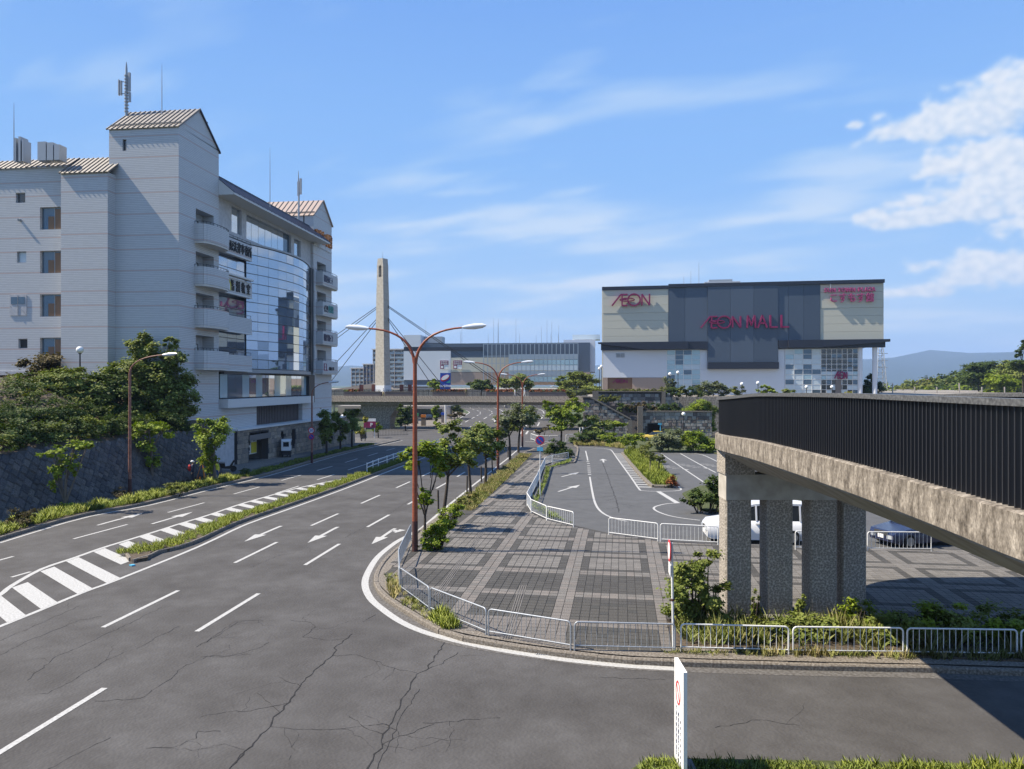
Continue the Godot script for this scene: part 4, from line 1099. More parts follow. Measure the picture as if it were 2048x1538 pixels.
func make_office() -> void:
	var t := thing("office_block", "grey tiled office block with bowed mirror glass front and two gabled towers", "building", Vector3(-36.6, 0, -59.2), PI / 2)
	# local axes: x away from the camera along the road, z out over the road
	var front := Transform3D(Basis(Vector3(0, 0, 1), Vector3.UP, Vector3(-1, 0, 0)), Vector3.ZERO)
	var floors := [8.85, 12.72, 16.5, 20.42]
	# near tower
	var b := B.new()
	var niches := []
	for f in floors: niches.append(Rect2(2.7, f + 0.2, 3.1, 3.0))
	holed(b, Transform3D(), Rect2(0, 2.9, 6.7, 27.3), niches, -1.2, 0.0)
	holed(b, front, Rect2(-6.6, 2.9, 5.4, 27.3), [Rect2(-5.32, 28.2, 0.38, 1.0)], -0.4, 0.0)
	b.bb(Vector3(0.4, 2.9, -6.6), Vector3(6.7, 30.2, -1.4))
	b.plate(packed([Vector2(0, 30.2), Vector2(6.7, 30.1), Vector2(3.25, 32.85)]), 6.6, Transform3D(Basis(), Vector3(0, 0, -6.6)))
	part(t, "tower_wall", b, M.wall_tile)
	b = B.new()
	b.box(Vector3(0.2, 28.7, -5.13), Vector3(0.06, 1.0, 0.38))
	part(t, "window", b, M.dark_glass)
	roof_panels(t, "roof_panel", Vector3(-0.15, 30.12, -6.75), Vector3(-0.15, 30.12, 0.12), Vector3(3.4, 2.78, 0), 14, M.roof_seam)
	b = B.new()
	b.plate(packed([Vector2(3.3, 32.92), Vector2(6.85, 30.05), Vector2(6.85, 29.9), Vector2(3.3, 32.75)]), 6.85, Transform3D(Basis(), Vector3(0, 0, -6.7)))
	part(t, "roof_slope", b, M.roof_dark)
	b = B.new()
	b.bar(Vector3(0.35, 30.62, -6.7), Vector3(0.35, 30.62, 0.05), 0.05, 0.16)
	part(t, "snow_guard", b, M.rib)
	b = B.new()
	b.bb(Vector3(5.0, 30.6, -2.6), Vector3(6.6, 32.4, -1.2))
	var ch := part(t, "roof_vent", b, M.wall_tile)
	b = B.new()
	for k in 3: b.bb(Vector3(4.9, 32.45 + k * 0.22, -2.7), Vector3(6.7, 32.52 + k * 0.22, -1.1))
	part(ch, "louvre", b, M.frame_dark)
	# the projecting block and the long wing to the left
	b = B.new()
	b.plate(packed([Vector2(-10.45, 2.9), Vector2(-6.0, 2.9), Vector2(-6.0, 26.05), Vector2(-10.45, 26.1)]), 1.0, front)
	holed(b, front, Rect2(-34, 8.7, 23.55, 18.3), [Rect2(-13.32, 21.43, 2.06, 2.0), Rect2(-13.32, 17.5, 2.06, 2.0), Rect2(-13.32, 13.6, 2.06, 2.0), Rect2(-13.32, 9.7, 2.06, 2.0), Rect2(-15.7, 23.9, 0.94, 0.9), Rect2(-15.6, 18.5, 0.94, 1.0), Rect2(-15.45, 10.75, 0.9, 0.88), Rect2(-22, 21.43, 2.06, 2.0), Rect2(-22, 17.5, 2.06, 2.0), Rect2(-22, 13.6, 2.06, 2.0)], -0.4, 0.0)
	b.bb(Vector3(0.45, 8.7, -34), Vector3(12, 27.0, -6.6))
	part(t, "wing_wall", b, M.wall_tile)
	b = B.new()
	b.bb(Vector3(-0.1, 8.35, -34), Vector3(3, 8.7, -10.45))
	part(t, "wing_ledge", b, M.wall_plain)
	b = B.new()
	b.bb(Vector3(0.6, 2.9, -34), Vector3(3, 8.34, -10.45))
	part(t, "wing_base", b, M.shop_dark)
	roof_panels(t, "roof_panel", Vector3(-0.2, 27.0, -34), Vector3(-0.2, 27.0, -10.45), Vector3(1.5, 1.15, 0), 46, M.roof_seam)
	roof_panels(t, "roof_panel", Vector3(-1.2, 26.05, -10.45), Vector3(-1.2, 26.05, -5.75), Vector3(2.5, 2.05, 0), 10, M.roof_seam)
	for w in [[-13.32, 21.43], [-13.32, 17.5], [-13.32, 13.6], [-13.32, 9.7], [-22.0, 21.43], [-22.0, 17.5], [-22.0, 13.6]]:
		var fr := B.new()
		for q in [[0.0, 2.06, 0.0, 0.05], [0.0, 2.06, 1.95, 2.0], [0.0, 0.05, 0.05, 1.95], [2.01, 2.06, 0.05, 1.95], [1.24, 1.31, 0.05, 1.95]]:
			fr.bb(Vector3(0.22, w[1] + q[2], w[0] + q[0]), Vector3(0.30, w[1] + q[3], w[0] + q[1]))
		var win := part(t, "window", fr, M.frame_grey)
		for q in [[0.05, 1.24, M.dark_glass], [1.31, 2.01, M.dark_glass]]:
			var g := B.new()
			g.bb(Vector3(0.25, w[1] + 0.05, w[0] + q[0]), Vector3(0.27, w[1] + 1.95, w[0] + q[1]))
			part(win, "pane", g, M.blue_glass)
		var bl := B.new()
		bl.bb(Vector3(0.2, w[1] + 0.06, w[0] + 0.66), Vector3(0.218, w[1] + 1.2, w[0] + 1.22))
		bl.bb(Vector3(0.2, w[1] + 0.06, w[0] + 1.34), Vector3(0.218, w[1] + 1.85, w[0] + 1.98))
		part(win, "blind", bl, M.blind)
	for w in [[-15.7, 23.9, 0.94, 0.9, M.dark_glass], [-15.6, 18.5, 0.94, 1.0, M.frost_glass], [-15.45, 10.75, 0.9, 0.88, M.sign_black]]:
		var fr := B.new()
		fr.bb(Vector3(0.16, w[1], w[0]), Vector3(0.3, w[1] + w[3], w[0] + 0.06)); fr.bb(Vector3(0.16, w[1], w[0] + w[2] - 0.06), Vector3(0.3, w[1] + w[3], w[0] + w[2]))
		fr.bb(Vector3(0.16, w[1], w[0] + 0.06), Vector3(0.3, w[1] + 0.06, w[0] + w[2] - 0.06)); fr.bb(Vector3(0.16, w[1] + w[3] - 0.06, w[0] + 0.06), Vector3(0.3, w[1] + w[3], w[0] + w[2] - 0.06))
		var win := part(t, "window", fr, M.frame_grey)
		var g := B.new()
		g.bb(Vector3(0.22, w[1] + 0.06, w[0] + 0.06), Vector3(0.24, w[1] + w[3] - 0.06, w[0] + w[2] - 0.06))
		part(win, "pane", g, w[4])
	b = B.new()   # double service door high on the wing wall
	b.bb(Vector3(-0.06, 13.72, -16.28), Vector3(-0.01, 15.59, -14.6))
	var sd := part(t, "service_door", b, M.wall_plain)
	for q in [-16.12, -15.38]:
		b = B.new()
		b.bb(Vector3(-0.085, 14.75, q), Vector3(-0.065, 15.4, q + 0.62))
		part(sd, "pane", b, M.blue_glass)
	b = B.new()
	b.bar(Vector3(-0.08, 13.75, -15.44), Vector3(-0.08, 15.55, -15.44), 0.03, 0.03)
	b.bar(Vector3(-0.09, 14.6, -16.2), Vector3(-0.09, 14.4, -16.05), 0.03, 0.03)
	b.bar(Vector3(-0.09, 14.6, -15.4), Vector3(-0.09, 13.85, -14.68), 0.03, 0.03)
	part(sd, "latch_bar", b, M.frame_grey)
	b = B.new()
	b.tube([Vector3(0, 22.35, -15.24), Vector3(-0.22, 22.3, -15.24)], [0.12], 8)
	part(t, "vent_hood", b, M.galvanised)

	# middle of the long side: back wall, mansard roof, attic windows
	b = B.new()
	holed(b, Transform3D(), Rect2(6.7, 22.4, 23.3, 3.5), [Rect2(9.8, 23.0, 2.1, 2.6), Rect2(12.9, 22.9, 11.1, 2.6), Rect2(24.9, 22.75, 1.95, 2.6)], -1.0, -0.35)
	b.bb(Vector3(6.7, 2.9, -18), Vector3(30.0, 25.9, -1.7))
	b.bb(Vector3(12.01, 24, -34), Vector3(36, 26.6, -18.1))
	part(t, "attic_wall", b, M.wall_plain)
	b = B.new()
	b.plate(packed([Vector2(0, 0), Vector2(2.6, 0), Vector2(2.6, 0.18), Vector2(0.4, 2.0), Vector2(0.0, 2.0)]), 25.0, Transform3D(Basis(Vector3(0, 0, 1), Vector3.UP, Vector3(-1, 0, 0)), Vector3(31.7, 25.9, -1.0)))
	part(t, "eave_soffit", b, M.white_trim)
	var slate := [lin(0.045, 0.042, 0.062), lin(0.05, 0.046, 0.066)]
	for k in 25:
		var q := B.new()
		q.up(Vector3(6.72 + k, 26.1, 1.62), Vector3(7.70 + k, 26.1, 1.62), Vector3(7.70 + k, 27.95, -0.6), Vector3(0, 0.7, 0.7))
		q.up(Vector3(6.72 + k, 26.1, 1.62), Vector3(7.70 + k, 27.95, -0.6), Vector3(6.72 + k, 27.95, -0.6), Vector3(0, 0.7, 0.7))
		part(t, "mansard_panel", q, M.roof_dark)
	b = B.new()
	for k in 26:
		b.bar(Vector3(6.71 + k, 26.1, 1.62), Vector3(6.71 + k, 27.95, -0.6), 0.05, 0.07, Vector3(0, 0.7, 0.7))
	b.bb(Vector3(6.7, 27.9, -6.0), Vector3(31.7, 28.05, -0.55))
	part(t, "mansard_rib", b, M.roof_dark)
	for w in [[9.8, 2.1, 23.0, 1], [12.9, 11.1, 22.9, 7], [24.9, 1.95, 22.75, 1]]:
		for k in w[3]:
			var g := B.new()
			var ww: float = w[1] / w[3]
			g.box(Vector3(w[0] + ww * (k + 0.5), w[2] + 1.3, -0.62), Vector3(ww - 0.05, 2.56, 0.03), Basis(Vector3.UP, rr(-0.01, 0.01)))
			part(t, "attic_pane", g, M.mirror_glass_pale if k < w[3] - 1 or w[3] == 1 else M.blue_glass)
	# bowed curtain wall, pane by pane, on dark transoms
	var cols := 10
	var bow := func(q: float) -> Vector3:
		return Vector3(12.75 + 15.85 * q, 0, -0.30 + 1.75 * sin(PI * clampf(q * 0.92, 0.0, 1.0)) - 0.05 * q)
	var rows := 13
	var y0 := 9.15
	var dy := (22.3 - y0) / rows
	for j in rows:
		for i in cols:
			var p: Vector3 = bow.call(float(i) / cols); var q: Vector3 = bow.call((i + 1.0) / cols)
			var d := (q - p).normalized()
			var g := B.new()
			var nn := Vector3.UP.cross(d) * -1.0
			var bs := Basis(d, Vector3.UP, d.cross(Vector3.UP)) * Basis(Vector3.UP, rr(-0.011, 0.011)) * Basis(Vector3.RIGHT, rr(-0.009, 0.009))
			g.box((p + q) * 0.5 + Vector3(0, y0 + dy * (j + 0.5), 0), Vector3(p.distance_to(q) - 0.03, dy - 0.07, 0.03), bs)
			part(t, "curtain_pane", g, M.mirror_glass)
		for i in 3:
			var lo: float = y0 + dy * j
			var hide := false
			for f in floors:
				if lo + dy * 0.5 > f and lo + dy * 0.5 < f + 1.45: hide = true
			if hide: continue
			var g := B.new()
			g.box(Vector3(7.2 + 1.85 * (i + 0.5), lo + dy * 0.5, -0.42), Vector3(1.82, dy - 0.07, 0.03), Basis(Vector3.UP, rr(-0.01, 0.01)) * Basis(Vector3.RIGHT, rr(-0.008, 0.008)))
			part(t, "curtain_pane", g, M.mirror_glass)
	b = B.new()
	for j in rows + 1:
		for i in cols:
			var p: Vector3 = bow.call(float(i) / cols); var q: Vector3 = bow.call((i + 1.0) / cols)
			b.bar(p + Vector3(0, y0 + dy * j, -0.02), q + Vector3(0, y0 + dy * j, -0.02), 0.14, 0.06)
		b.bar(Vector3(7.0, y0 + dy * j, -0.45), Vector3(12.75, y0 + dy * j, -0.45), 0.1, 0.06)
	part(t, "transom", b, M.frame_dark)
	b = B.new()
	for i in cols + 1:
		var p: Vector3 = bow.call(float(i) / cols)
		b.bar(p + Vector3(0, y0, -0.06), p + Vector3(0, 22.3, -0.06), 0.05, 0.06)
	part(t, "mullion", b, M.frame_dark)
	for yy in [[22.36, 22.55, 0.1], [8.72, 9.1, 0.15]]:
		var poly := [Vector2(6.7, -1.2)]
		poly.append(Vector2(6.7, -0.2)); poly.append(Vector2(12.7, -0.2 + yy[2]))
		for i in 17:
			var p: Vector3 = bow.call(i / 16.0)
			poly.append(Vector2(p.x, p.z + yy[2]))
		poly.append(Vector2(30.0, -0.3)); poly.append(Vector2(30.0, -1.2))
		b = B.new()
		b.prism(packed(poly), yy[0], yy[1])
		part(t, "bow_cap", b, M.frame_grey)
	b = B.new()
	b.bb(Vector3(28.75, 9.1, -0.6), Vector3(29.6, 22.36, 0.15))
	part(t, "dark_pier", b, M.frame_dark)
	b = B.new()
	b.bb(Vector3(29.62, 9.1, -0.6), Vector3(30.0, 22.36, 0.3))
	part(t, "tile_pier", b, M.wall_tile)
	# first-floor glass band, white ledge, base
	for i in 14:
		var g := B.new()
		g.box(Vector3(7.3 + 1.5 * (i + 0.5), 7.35, -0.25), Vector3(1.46, 2.35, 0.03), Basis(Vector3.UP, rr(-0.012, 0.012)))
		part(t, "shop_pane", g, M.green_glass if i % 5 in [0, 3] else (M.blue_glass if i < 3 else M.mirror_glass))
	b = B.new()
	b.bb(Vector3(7.1, 5.2, -1.2), Vector3(28.4, 6.05, 0.75))
	part(t, "white_ledge", b, M.white_trim)
	b = B.new()
	b.bb(Vector3(28.42, 5.2, -1.2), Vector3(30.2, 8.7, 0.1)); b.bb(Vector3(7.1, 8.55, -1.0), Vector3(28.4, 8.71, 0.35))
	part(t, "band_frame", b, M.frame_dark)
	b = B.new()
	b.bb(Vector3(6.7, 2.9, -1.2), Vector3(14.5, 5.18, -0.02)); b.bb(Vector3(26.6, 2.9, -1.2), Vector3(36.4, 5.18, -0.02)); b.bb(Vector3(30.21, 5.19, -1.2), Vector3(36.4, 8.7, 0.0))
	part(t, "base_wall", b, M.wall_tile)
	b = B.new()
	b.bb(Vector3(14.5, 2.9, -1.6), Vector3(26.6, 5.15, -0.7))
	part(t, "louvre_recess", b, M.shop_dark)
	for k in 30:
		var q := B.new()
		q.bb(Vector3(14.6 + k * 0.4, 2.95, -0.68), Vector3(14.82 + k * 0.4, 5.15, -0.45))
		part(t, "louvre_fin", q, M.planter)
	# far tower
	b = B.new()
	var niches2 := []
	for f in floors: niches2.append(Rect2(31.2, f + 0.2, 3.1, 3.0))
	holed(b, Transform3D(), Rect2(30.0, 8.7, 6.4, 20.7), niches2, -1.2, 0.0)
	b.bb(Vector3(30.0, 2.9, -18), Vector3(36.4, 29.4, -1.4))
	b.plate(packed([Vector2(30.0, 29.4), Vector2(36.4, 29.4), Vector2(33.2, 32.0)]), 18, Transform3D(Basis(), Vector3(0, 0, -18)))
	part(t, "tower_wall", b, M.wall_tile)
	roof_panels(t, "roof_panel", Vector3(29.85, 29.33, -18), Vector3(29.85, 29.33, 0.12), Vector3(3.35, 2.75, 0), 26, M.roof_tan)
	b = B.new()
	b.plate(packed([Vector2(33.25, 32.08), Vector2(36.55, 29.35), Vector2(36.55, 29.2), Vector2(33.25, 31.9)]), 18.2, Transform3D(Basis(), Vector3(0, 0, -18)))
	part(t, "roof_slope", b, M.roof_tan)
	b = B.new()
	b.bar(Vector3(30.3, 29.85, -18), Vector3(30.3, 29.85, 0.05), 0.05, 0.16)
	part(t, "snow_guard", b, M.rib)
	# balconies: round-nosed tubs with white soffits, doors in the niches behind
	for tow in [[2.5, 7.0, 0.0], [30.6, 36.6, 1.0]]:
		for f in floors:
			b = B.new()
			var outline := []
			if tow[2] == 0.0:
				for k in 13:
					var a := PI * k / 12.0
					outline.append(Vector2((tow[0] + tow[1]) / 2 - cos(a) * (tow[1] - tow[0]) / 2, 0.35 + 0.95 * pow(sin(a), 0.55)))
			else:
				outline = [Vector2(tow[0], 0.5), Vector2(tow[0], 1.0), Vector2(34.0, 1.05), Vector2(35.4, 1.0), Vector2(36.7, 0.7), Vector2(37.1, 0.3)]
			outline.push_front(Vector2(outline[0].x, 0.002)); outline.append(Vector2(outline[-1].x, 0.002))
			var slab := B.new()
			slab.prism(packed(outline), f, f + 0.16)
			for k in outline.size() - 1:
				var p: Vector2 = outline[k]; var q: Vector2 = outline[k + 1]
				var d := Vector3(q.x - p.x, 0, q.y - p.y)
				b.bar(Vector3(p.x, f + 0.96, p.y), Vector3(q.x, f + 0.96, q.y), 0.12, 1.6)
			var bal := part(t, "balcony", b, M.wall_tile)
			part(bal, "balcony_slab", slab, M.white_trim)
			var rl := B.new()
			for k in outline.size() - 1:
				rl.bar(Vector3(outline[k].x, f + 1.98, outline[k].y), Vector3(outline[k + 1].x, f + 1.98, outline[k + 1].y), 0.045, 0.045)
				rl.bar(Vector3(outline[k].x, f + 1.75, outline[k].y), Vector3(outline[k].x, f + 1.98, outline[k].y), 0.03, 0.03)
			part(bal, "hand_rail", rl, M.frame_dark)
			b = B.new()
			var dx: float = 2.75 if tow[2] == 0.0 else 31.25
			b.bb(Vector3(dx, f + 0.2, -1.19), Vector3(dx + 3.0, f + 3.2, -1.1))
			part(t, "niche_wall", b, M.wall_plain)
			b = B.new()
			b.bb(Vector3(dx + 1.0, f + 0.2, -1.08), Vector3(dx + 1.95, f + 2.4, -1.02))
			var door := part(t, "door", b, M.white_trim)
			b = B.new()
			b.bar(Vector3(dx + 1.0, f + 0.2, -1.0), Vector3(dx + 1.0, f + 2.45, -1.0), 0.05, 0.05); b.bar(Vector3(dx + 1.95, f + 0.2, -1.0), Vector3(dx + 1.95, f + 2.45, -1.0), 0.05, 0.05); b.bar(Vector3(dx + 1.0, f + 2.45, -1.0), Vector3(dx + 1.95, f + 2.45, -1.0), 0.05, 0.05)
			part(door, "door_frame", b, M.frame_dark)
			b = B.new()
			b.ball(Vector3(dx + 0.45, f + 2.75, -1.0), Vector3(0.14, 0.14, 0.1), 8)
			part(t, "alarm_bell", b, M.sign_red)
			b = B.new()
			b.tube([Vector3(dx + 0.45, f + 1.95, -1.08), Vector3(dx + 0.45, f + 1.95, -0.95)], [0.13], 10)
			part(t, "vent_hood", b, M.sign_white)
	# flat sign panels between the balconies and the bow
	var panel_text := [[], [], ["ba", "fuchi", "kyo", "shitsu"], ["no", "gen", "ho", "ritsu", "ji", "mu", "sho"]]
	for k in 4:
		b = B.new()
		b.bb(Vector3(7.05, floors[k] + 0.1, 0.05), Vector3(12.6, floors[k] + 1.62, 0.42))
		var pn := part(t, "sign_panel", b, M.wall_tile)
		b = B.new()
		b.bb(Vector3(7.05, floors[k] - 0.02, 0.0), Vector3(12.6, floors[k] + 0.09, 0.46))
		part(pn, "panel_foot", b, M.white_trim)
		b = B.new()
		b.bar(Vector3(7.05, floors[k] + 1.95, 0.3), Vector3(12.6, floors[k] + 1.95, 0.3), 0.04, 0.04)
		for i in 7: b.bar(Vector3(7.1 + i * 0.9, floors[k] + 1.6, 0.3), Vector3(7.1 + i * 0.9, floors[k] + 1.95, 0.3), 0.03, 0.03)
		part(pn, "hand_rail", b, M.frame_dark)
		if panel_text[k].size() > 0:
			b = B.new()
			var n: int = panel_text[k].size()
			var x0 := 8.1 if n == 4 else 7.15
			var pw := (12.5 - x0) / n
			strokes(b, Transform3D(Basis(), Vector3(x0, floors[k] + 0.36, 0.44)), panel_text[k], Vector2(pw * (0.62 if n == 4 else 0.9), 1.0), pw, 0.10 if n == 4 else 0.065, 0.08)
			part(pn, "lettering", b, M.sign_black)
		if k == 2:
			b = B.new()
			b.plate(packed([Vector2(7.3, 16.8), Vector2(7.95, 16.8), Vector2(7.95, 17.4), Vector2(7.62, 17.85), Vector2(7.3, 17.4)]), 0.06, Transform3D(Basis(), Vector3(0, 0, 0.44)))
			part(pn, "house_emblem", b, M.sign_white)
			b = B.new()
			b.bar(Vector3(7.62, 17.9, 0.5), Vector3(8.05, 17.35, 0.5), 0.12, 0.08, Vector3(0, 0, 1)); b.bar(Vector3(8.02, 17.35, 0.5), Vector3(8.02, 16.8, 0.5), 0.12, 0.08, Vector3(0, 0, 1))
			part(pn, "emblem_roof", b, M.sign_yellow)
			b = B.new()
			b.bar(Vector3(7.22, 17.35, 0.51), Vector3(7.62, 17.9, 0.51), 0.12, 0.08, Vector3(0, 0, 1))
			part(pn, "emblem_edge", b, M.sign_red)
			b = B.new()
			b.bb(Vector3(7.1, 18.25, 0.2), Vector3(12.3, 18.42, 0.8))
			part(pn, "sign_lamp", b, M.white_trim)
	# signs on the far tower balconies and gable
	for k in 4:
		b = B.new()
		var rows_ := [["E", "L"], ["kyo", "ritsu", "shitsu", "mu", "sho", "i", "ka"], ["i", "ma", "ri"], ["mu", "ho", "ji", "zou", "no", "mi", "ra", "i"]]
		var txt: Array = rows_[k]
		var pw: float = (3.2 if txt.size() > 4 else 1.5) / txt.size()
		strokes(b, Transform3D(Basis(), Vector3(30.85, floors[k] + 0.5, 1.03)), txt, Vector2(pw * 0.85, 0.85), pw, 0.08, 0.1)
		part(t, "lettering", b, [M.magenta, M.sign_navy, M.sign_black, M.sign_navy][k])
	b = B.new()
	strokes(b, Transform3D(Basis(), Vector3(32.4, 13.22 + 3.85, 1.06)), ["kan", "kan"], Vector2(0.75, 0.85), 0.9, 0.1, 0.1)
	part(t, "lettering", b, M.sign_teal)
	b = B.new()
	strokes(b, Transform3D(Basis(), Vector3(32.6, 9.4, 1.06)), ["kyo", "sho", "i", "ji"], Vector2(0.4, 0.4), 0.45, 0.08, 0.08)
	part(t, "lettering", b, M.sign_black)
	b = B.new()
	strokes(b, Transform3D(Basis(), Vector3(30.35, 26.2, 0.03)), ["hi", "ma", "wa", "ri", "kan"], Vector2(1.0, 1.55), 1.14, 0.2, 0.25)
	part(t, "lettering", b, M.sign_orange)
	var tm := part(t, "lettering", text_mesh("SUN TOWN PLAZA", 0.72, 0.12), M.sign_white, Vector3(33.0, 25.75, 0.1))
	# granite base wall with garage opening
	var sw := part(t, "stone_base", holed_b(Rect2(8.2, -2.2, 34.5, 5.1), [Rect2(10.6, -2.2, 4.3, 4.7), Rect2(18.0, 0.25, 0.95, 1.9), Rect2(20.9, 0.3, 0.95, 1.9), Rect2(33.0, 0.2, 0.9, 1.9), Rect2(37.0, 0.2, 0.9, 1.9)], 0.3, 1.1), M.stone_joint)
	var tones := [Color(0.54, 0.45, 0.35), Color(0.45, 0.39, 0.32), Color(0.62, 0.53, 0.42), Color(0.40, 0.35, 0.30), Color(0.50, 0.42, 0.35), Color(0.35, 0.31, 0.27)]
	stone_face(sw, Transform3D(Basis(), Vector3(8.2, -2.0, 1.1)), 34.5, 4.85, 0.42, tones, [Rect2(2.4, 0, 4.3, 4.5), Rect2(9.8, 2.25, 0.95, 1.9), Rect2(12.7, 2.3, 0.95, 1.9), Rect2(24.8, 2.2, 0.9, 1.9), Rect2(28.8, 2.2, 0.9, 1.9)], 290, 0.07)
	b = B.new()
	b.bb(Vector3(8.0, 2.9, -1.0), Vector3(43, 3.08, 1.3))
	part(t, "stone_coping", b, M.white_trim)
	b = B.new()
	b.bb(Vector3(8.2, -2.2, -1.2), Vector3(8.7, 2.9, 0.29)); b.bb(Vector3(36.42, -2.2, -6), Vector3(42.7, 2.89, 0.29))
	part(t, "stone_return", b, M.wall_plain)
	b = B.new()
	b.bb(Vector3(10.4, 1.75, 1.12), Vector3(15.2, 2.3, 1.3))
	part(t, "garage_lintel", b, M.shop_dark)
	b = B.new()   # garage floor, back and sides
	b.bb(Vector3(9.5, -2.2, -5.2), Vector3(16.5, 2.8, -5.0)); b.bb(Vector3(9.4, -2.2, -5), Vector3(9.6, 2.8, 0.28)); b.bb(Vector3(15.6, -2.2, -5), Vector3(15.8, 2.8, 0.28)); b.bb(Vector3(9.6, 2.7, -5), Vector3(15.6, 2.8, 0.28))
	part(t, "garage_wall", b, M.interior)
	b = B.new()
	b.bb(Vector3(10.7, 0.1, -0.2), Vector3(13.3, 1.05, -0.1)); b.bb(Vector3(13.3, 0.1, -0.2), Vector3(14.7, 2.4 - 0.3, -0.1))
	var gs := part(t, "garage_board", b, M.sign_white)
	b = B.new()
	b.bb(Vector3(13.4, 0.2, -0.09), Vector3(14.6, 1.35, -0.06))
	part(gs, "notice", b, M.sign_yellow)
	b = B.new()
	ring_stroke(b, Transform3D(Basis(), Vector3(0, 0, -0.09)), Vector2(14.0, 1.72), Vector2(0.26, 0.26), 0.06, 0.03)
	b.bar(Vector3(13.93, 1.55, -0.07), Vector3(13.93, 1.88, -0.07), 0.05, 0.03, Vector3(0, 0, 1))
	strokes(b, Transform3D(Basis(), Vector3(11.4, 0.5, -0.09)), ["gen", "kan", "kyo", "sho", "zou"], Vector2(0.3, 0.34), 0.36, 0.05, 0.03)
	strokes(b, Transform3D(Basis(), Vector3(10.75, 0.2, -0.09)), ["i", "mu", "ji", "no", "sho", "ka", "ri", "ra"], Vector2(0.2, 0.2), 0.31, 0.035, 0.03)
	part(gs, "lettering", b, M.sign_black)
	# the shaft beside the steps where the bank meets the block
	b = B.new()
	b.bb(Vector3(-0.9, -1.0, -0.6), Vector3(8.0, 2.9, 0.9))
	part(t, "bank_wall", b, M.wall_plain)

func holed_b(r: Rect2, holes: Array, z0: float, z1: float) -> B:
	var b := B.new()
	holed(b, Transform3D(), r, holes, z0, z1)
	return b

# ---------------------------------------------------------------- the mall beside the deck
func mall_panel(t: Node, called: String, a: Vector2, b_: Vector2, z0: float, z1: float, mat: Material) -> MeshInstance3D:
	var b := B.new()
	b.bb(Vector3(minf(a.x, b_.x), minf(a.y, b_.y), z0), Vector3(maxf(a.x, b_.x), maxf(a.y, b_.y), z1))
	return part(t, called, b, mat)

func pane_grid(t: Node, called: String, r: Rect2, nx: int, ny: int, z: float, mats: Array, gap := 0.05) -> void:
	for i in nx:
		for j in ny:
			var b := B.new()
			var w := r.size.x / nx; var h := r.size.y / ny
			b.box(Vector3(r.position.x + w * (i + 0.5), r.position.y + h * (j + 0.5), z), Vector3(w - gap * 2, h - gap * 2, 0.04), Basis(Vector3.UP, rr(-0.004, 0.004)))
			part(t, called, b, mats[rng.randi() % mats.size()])

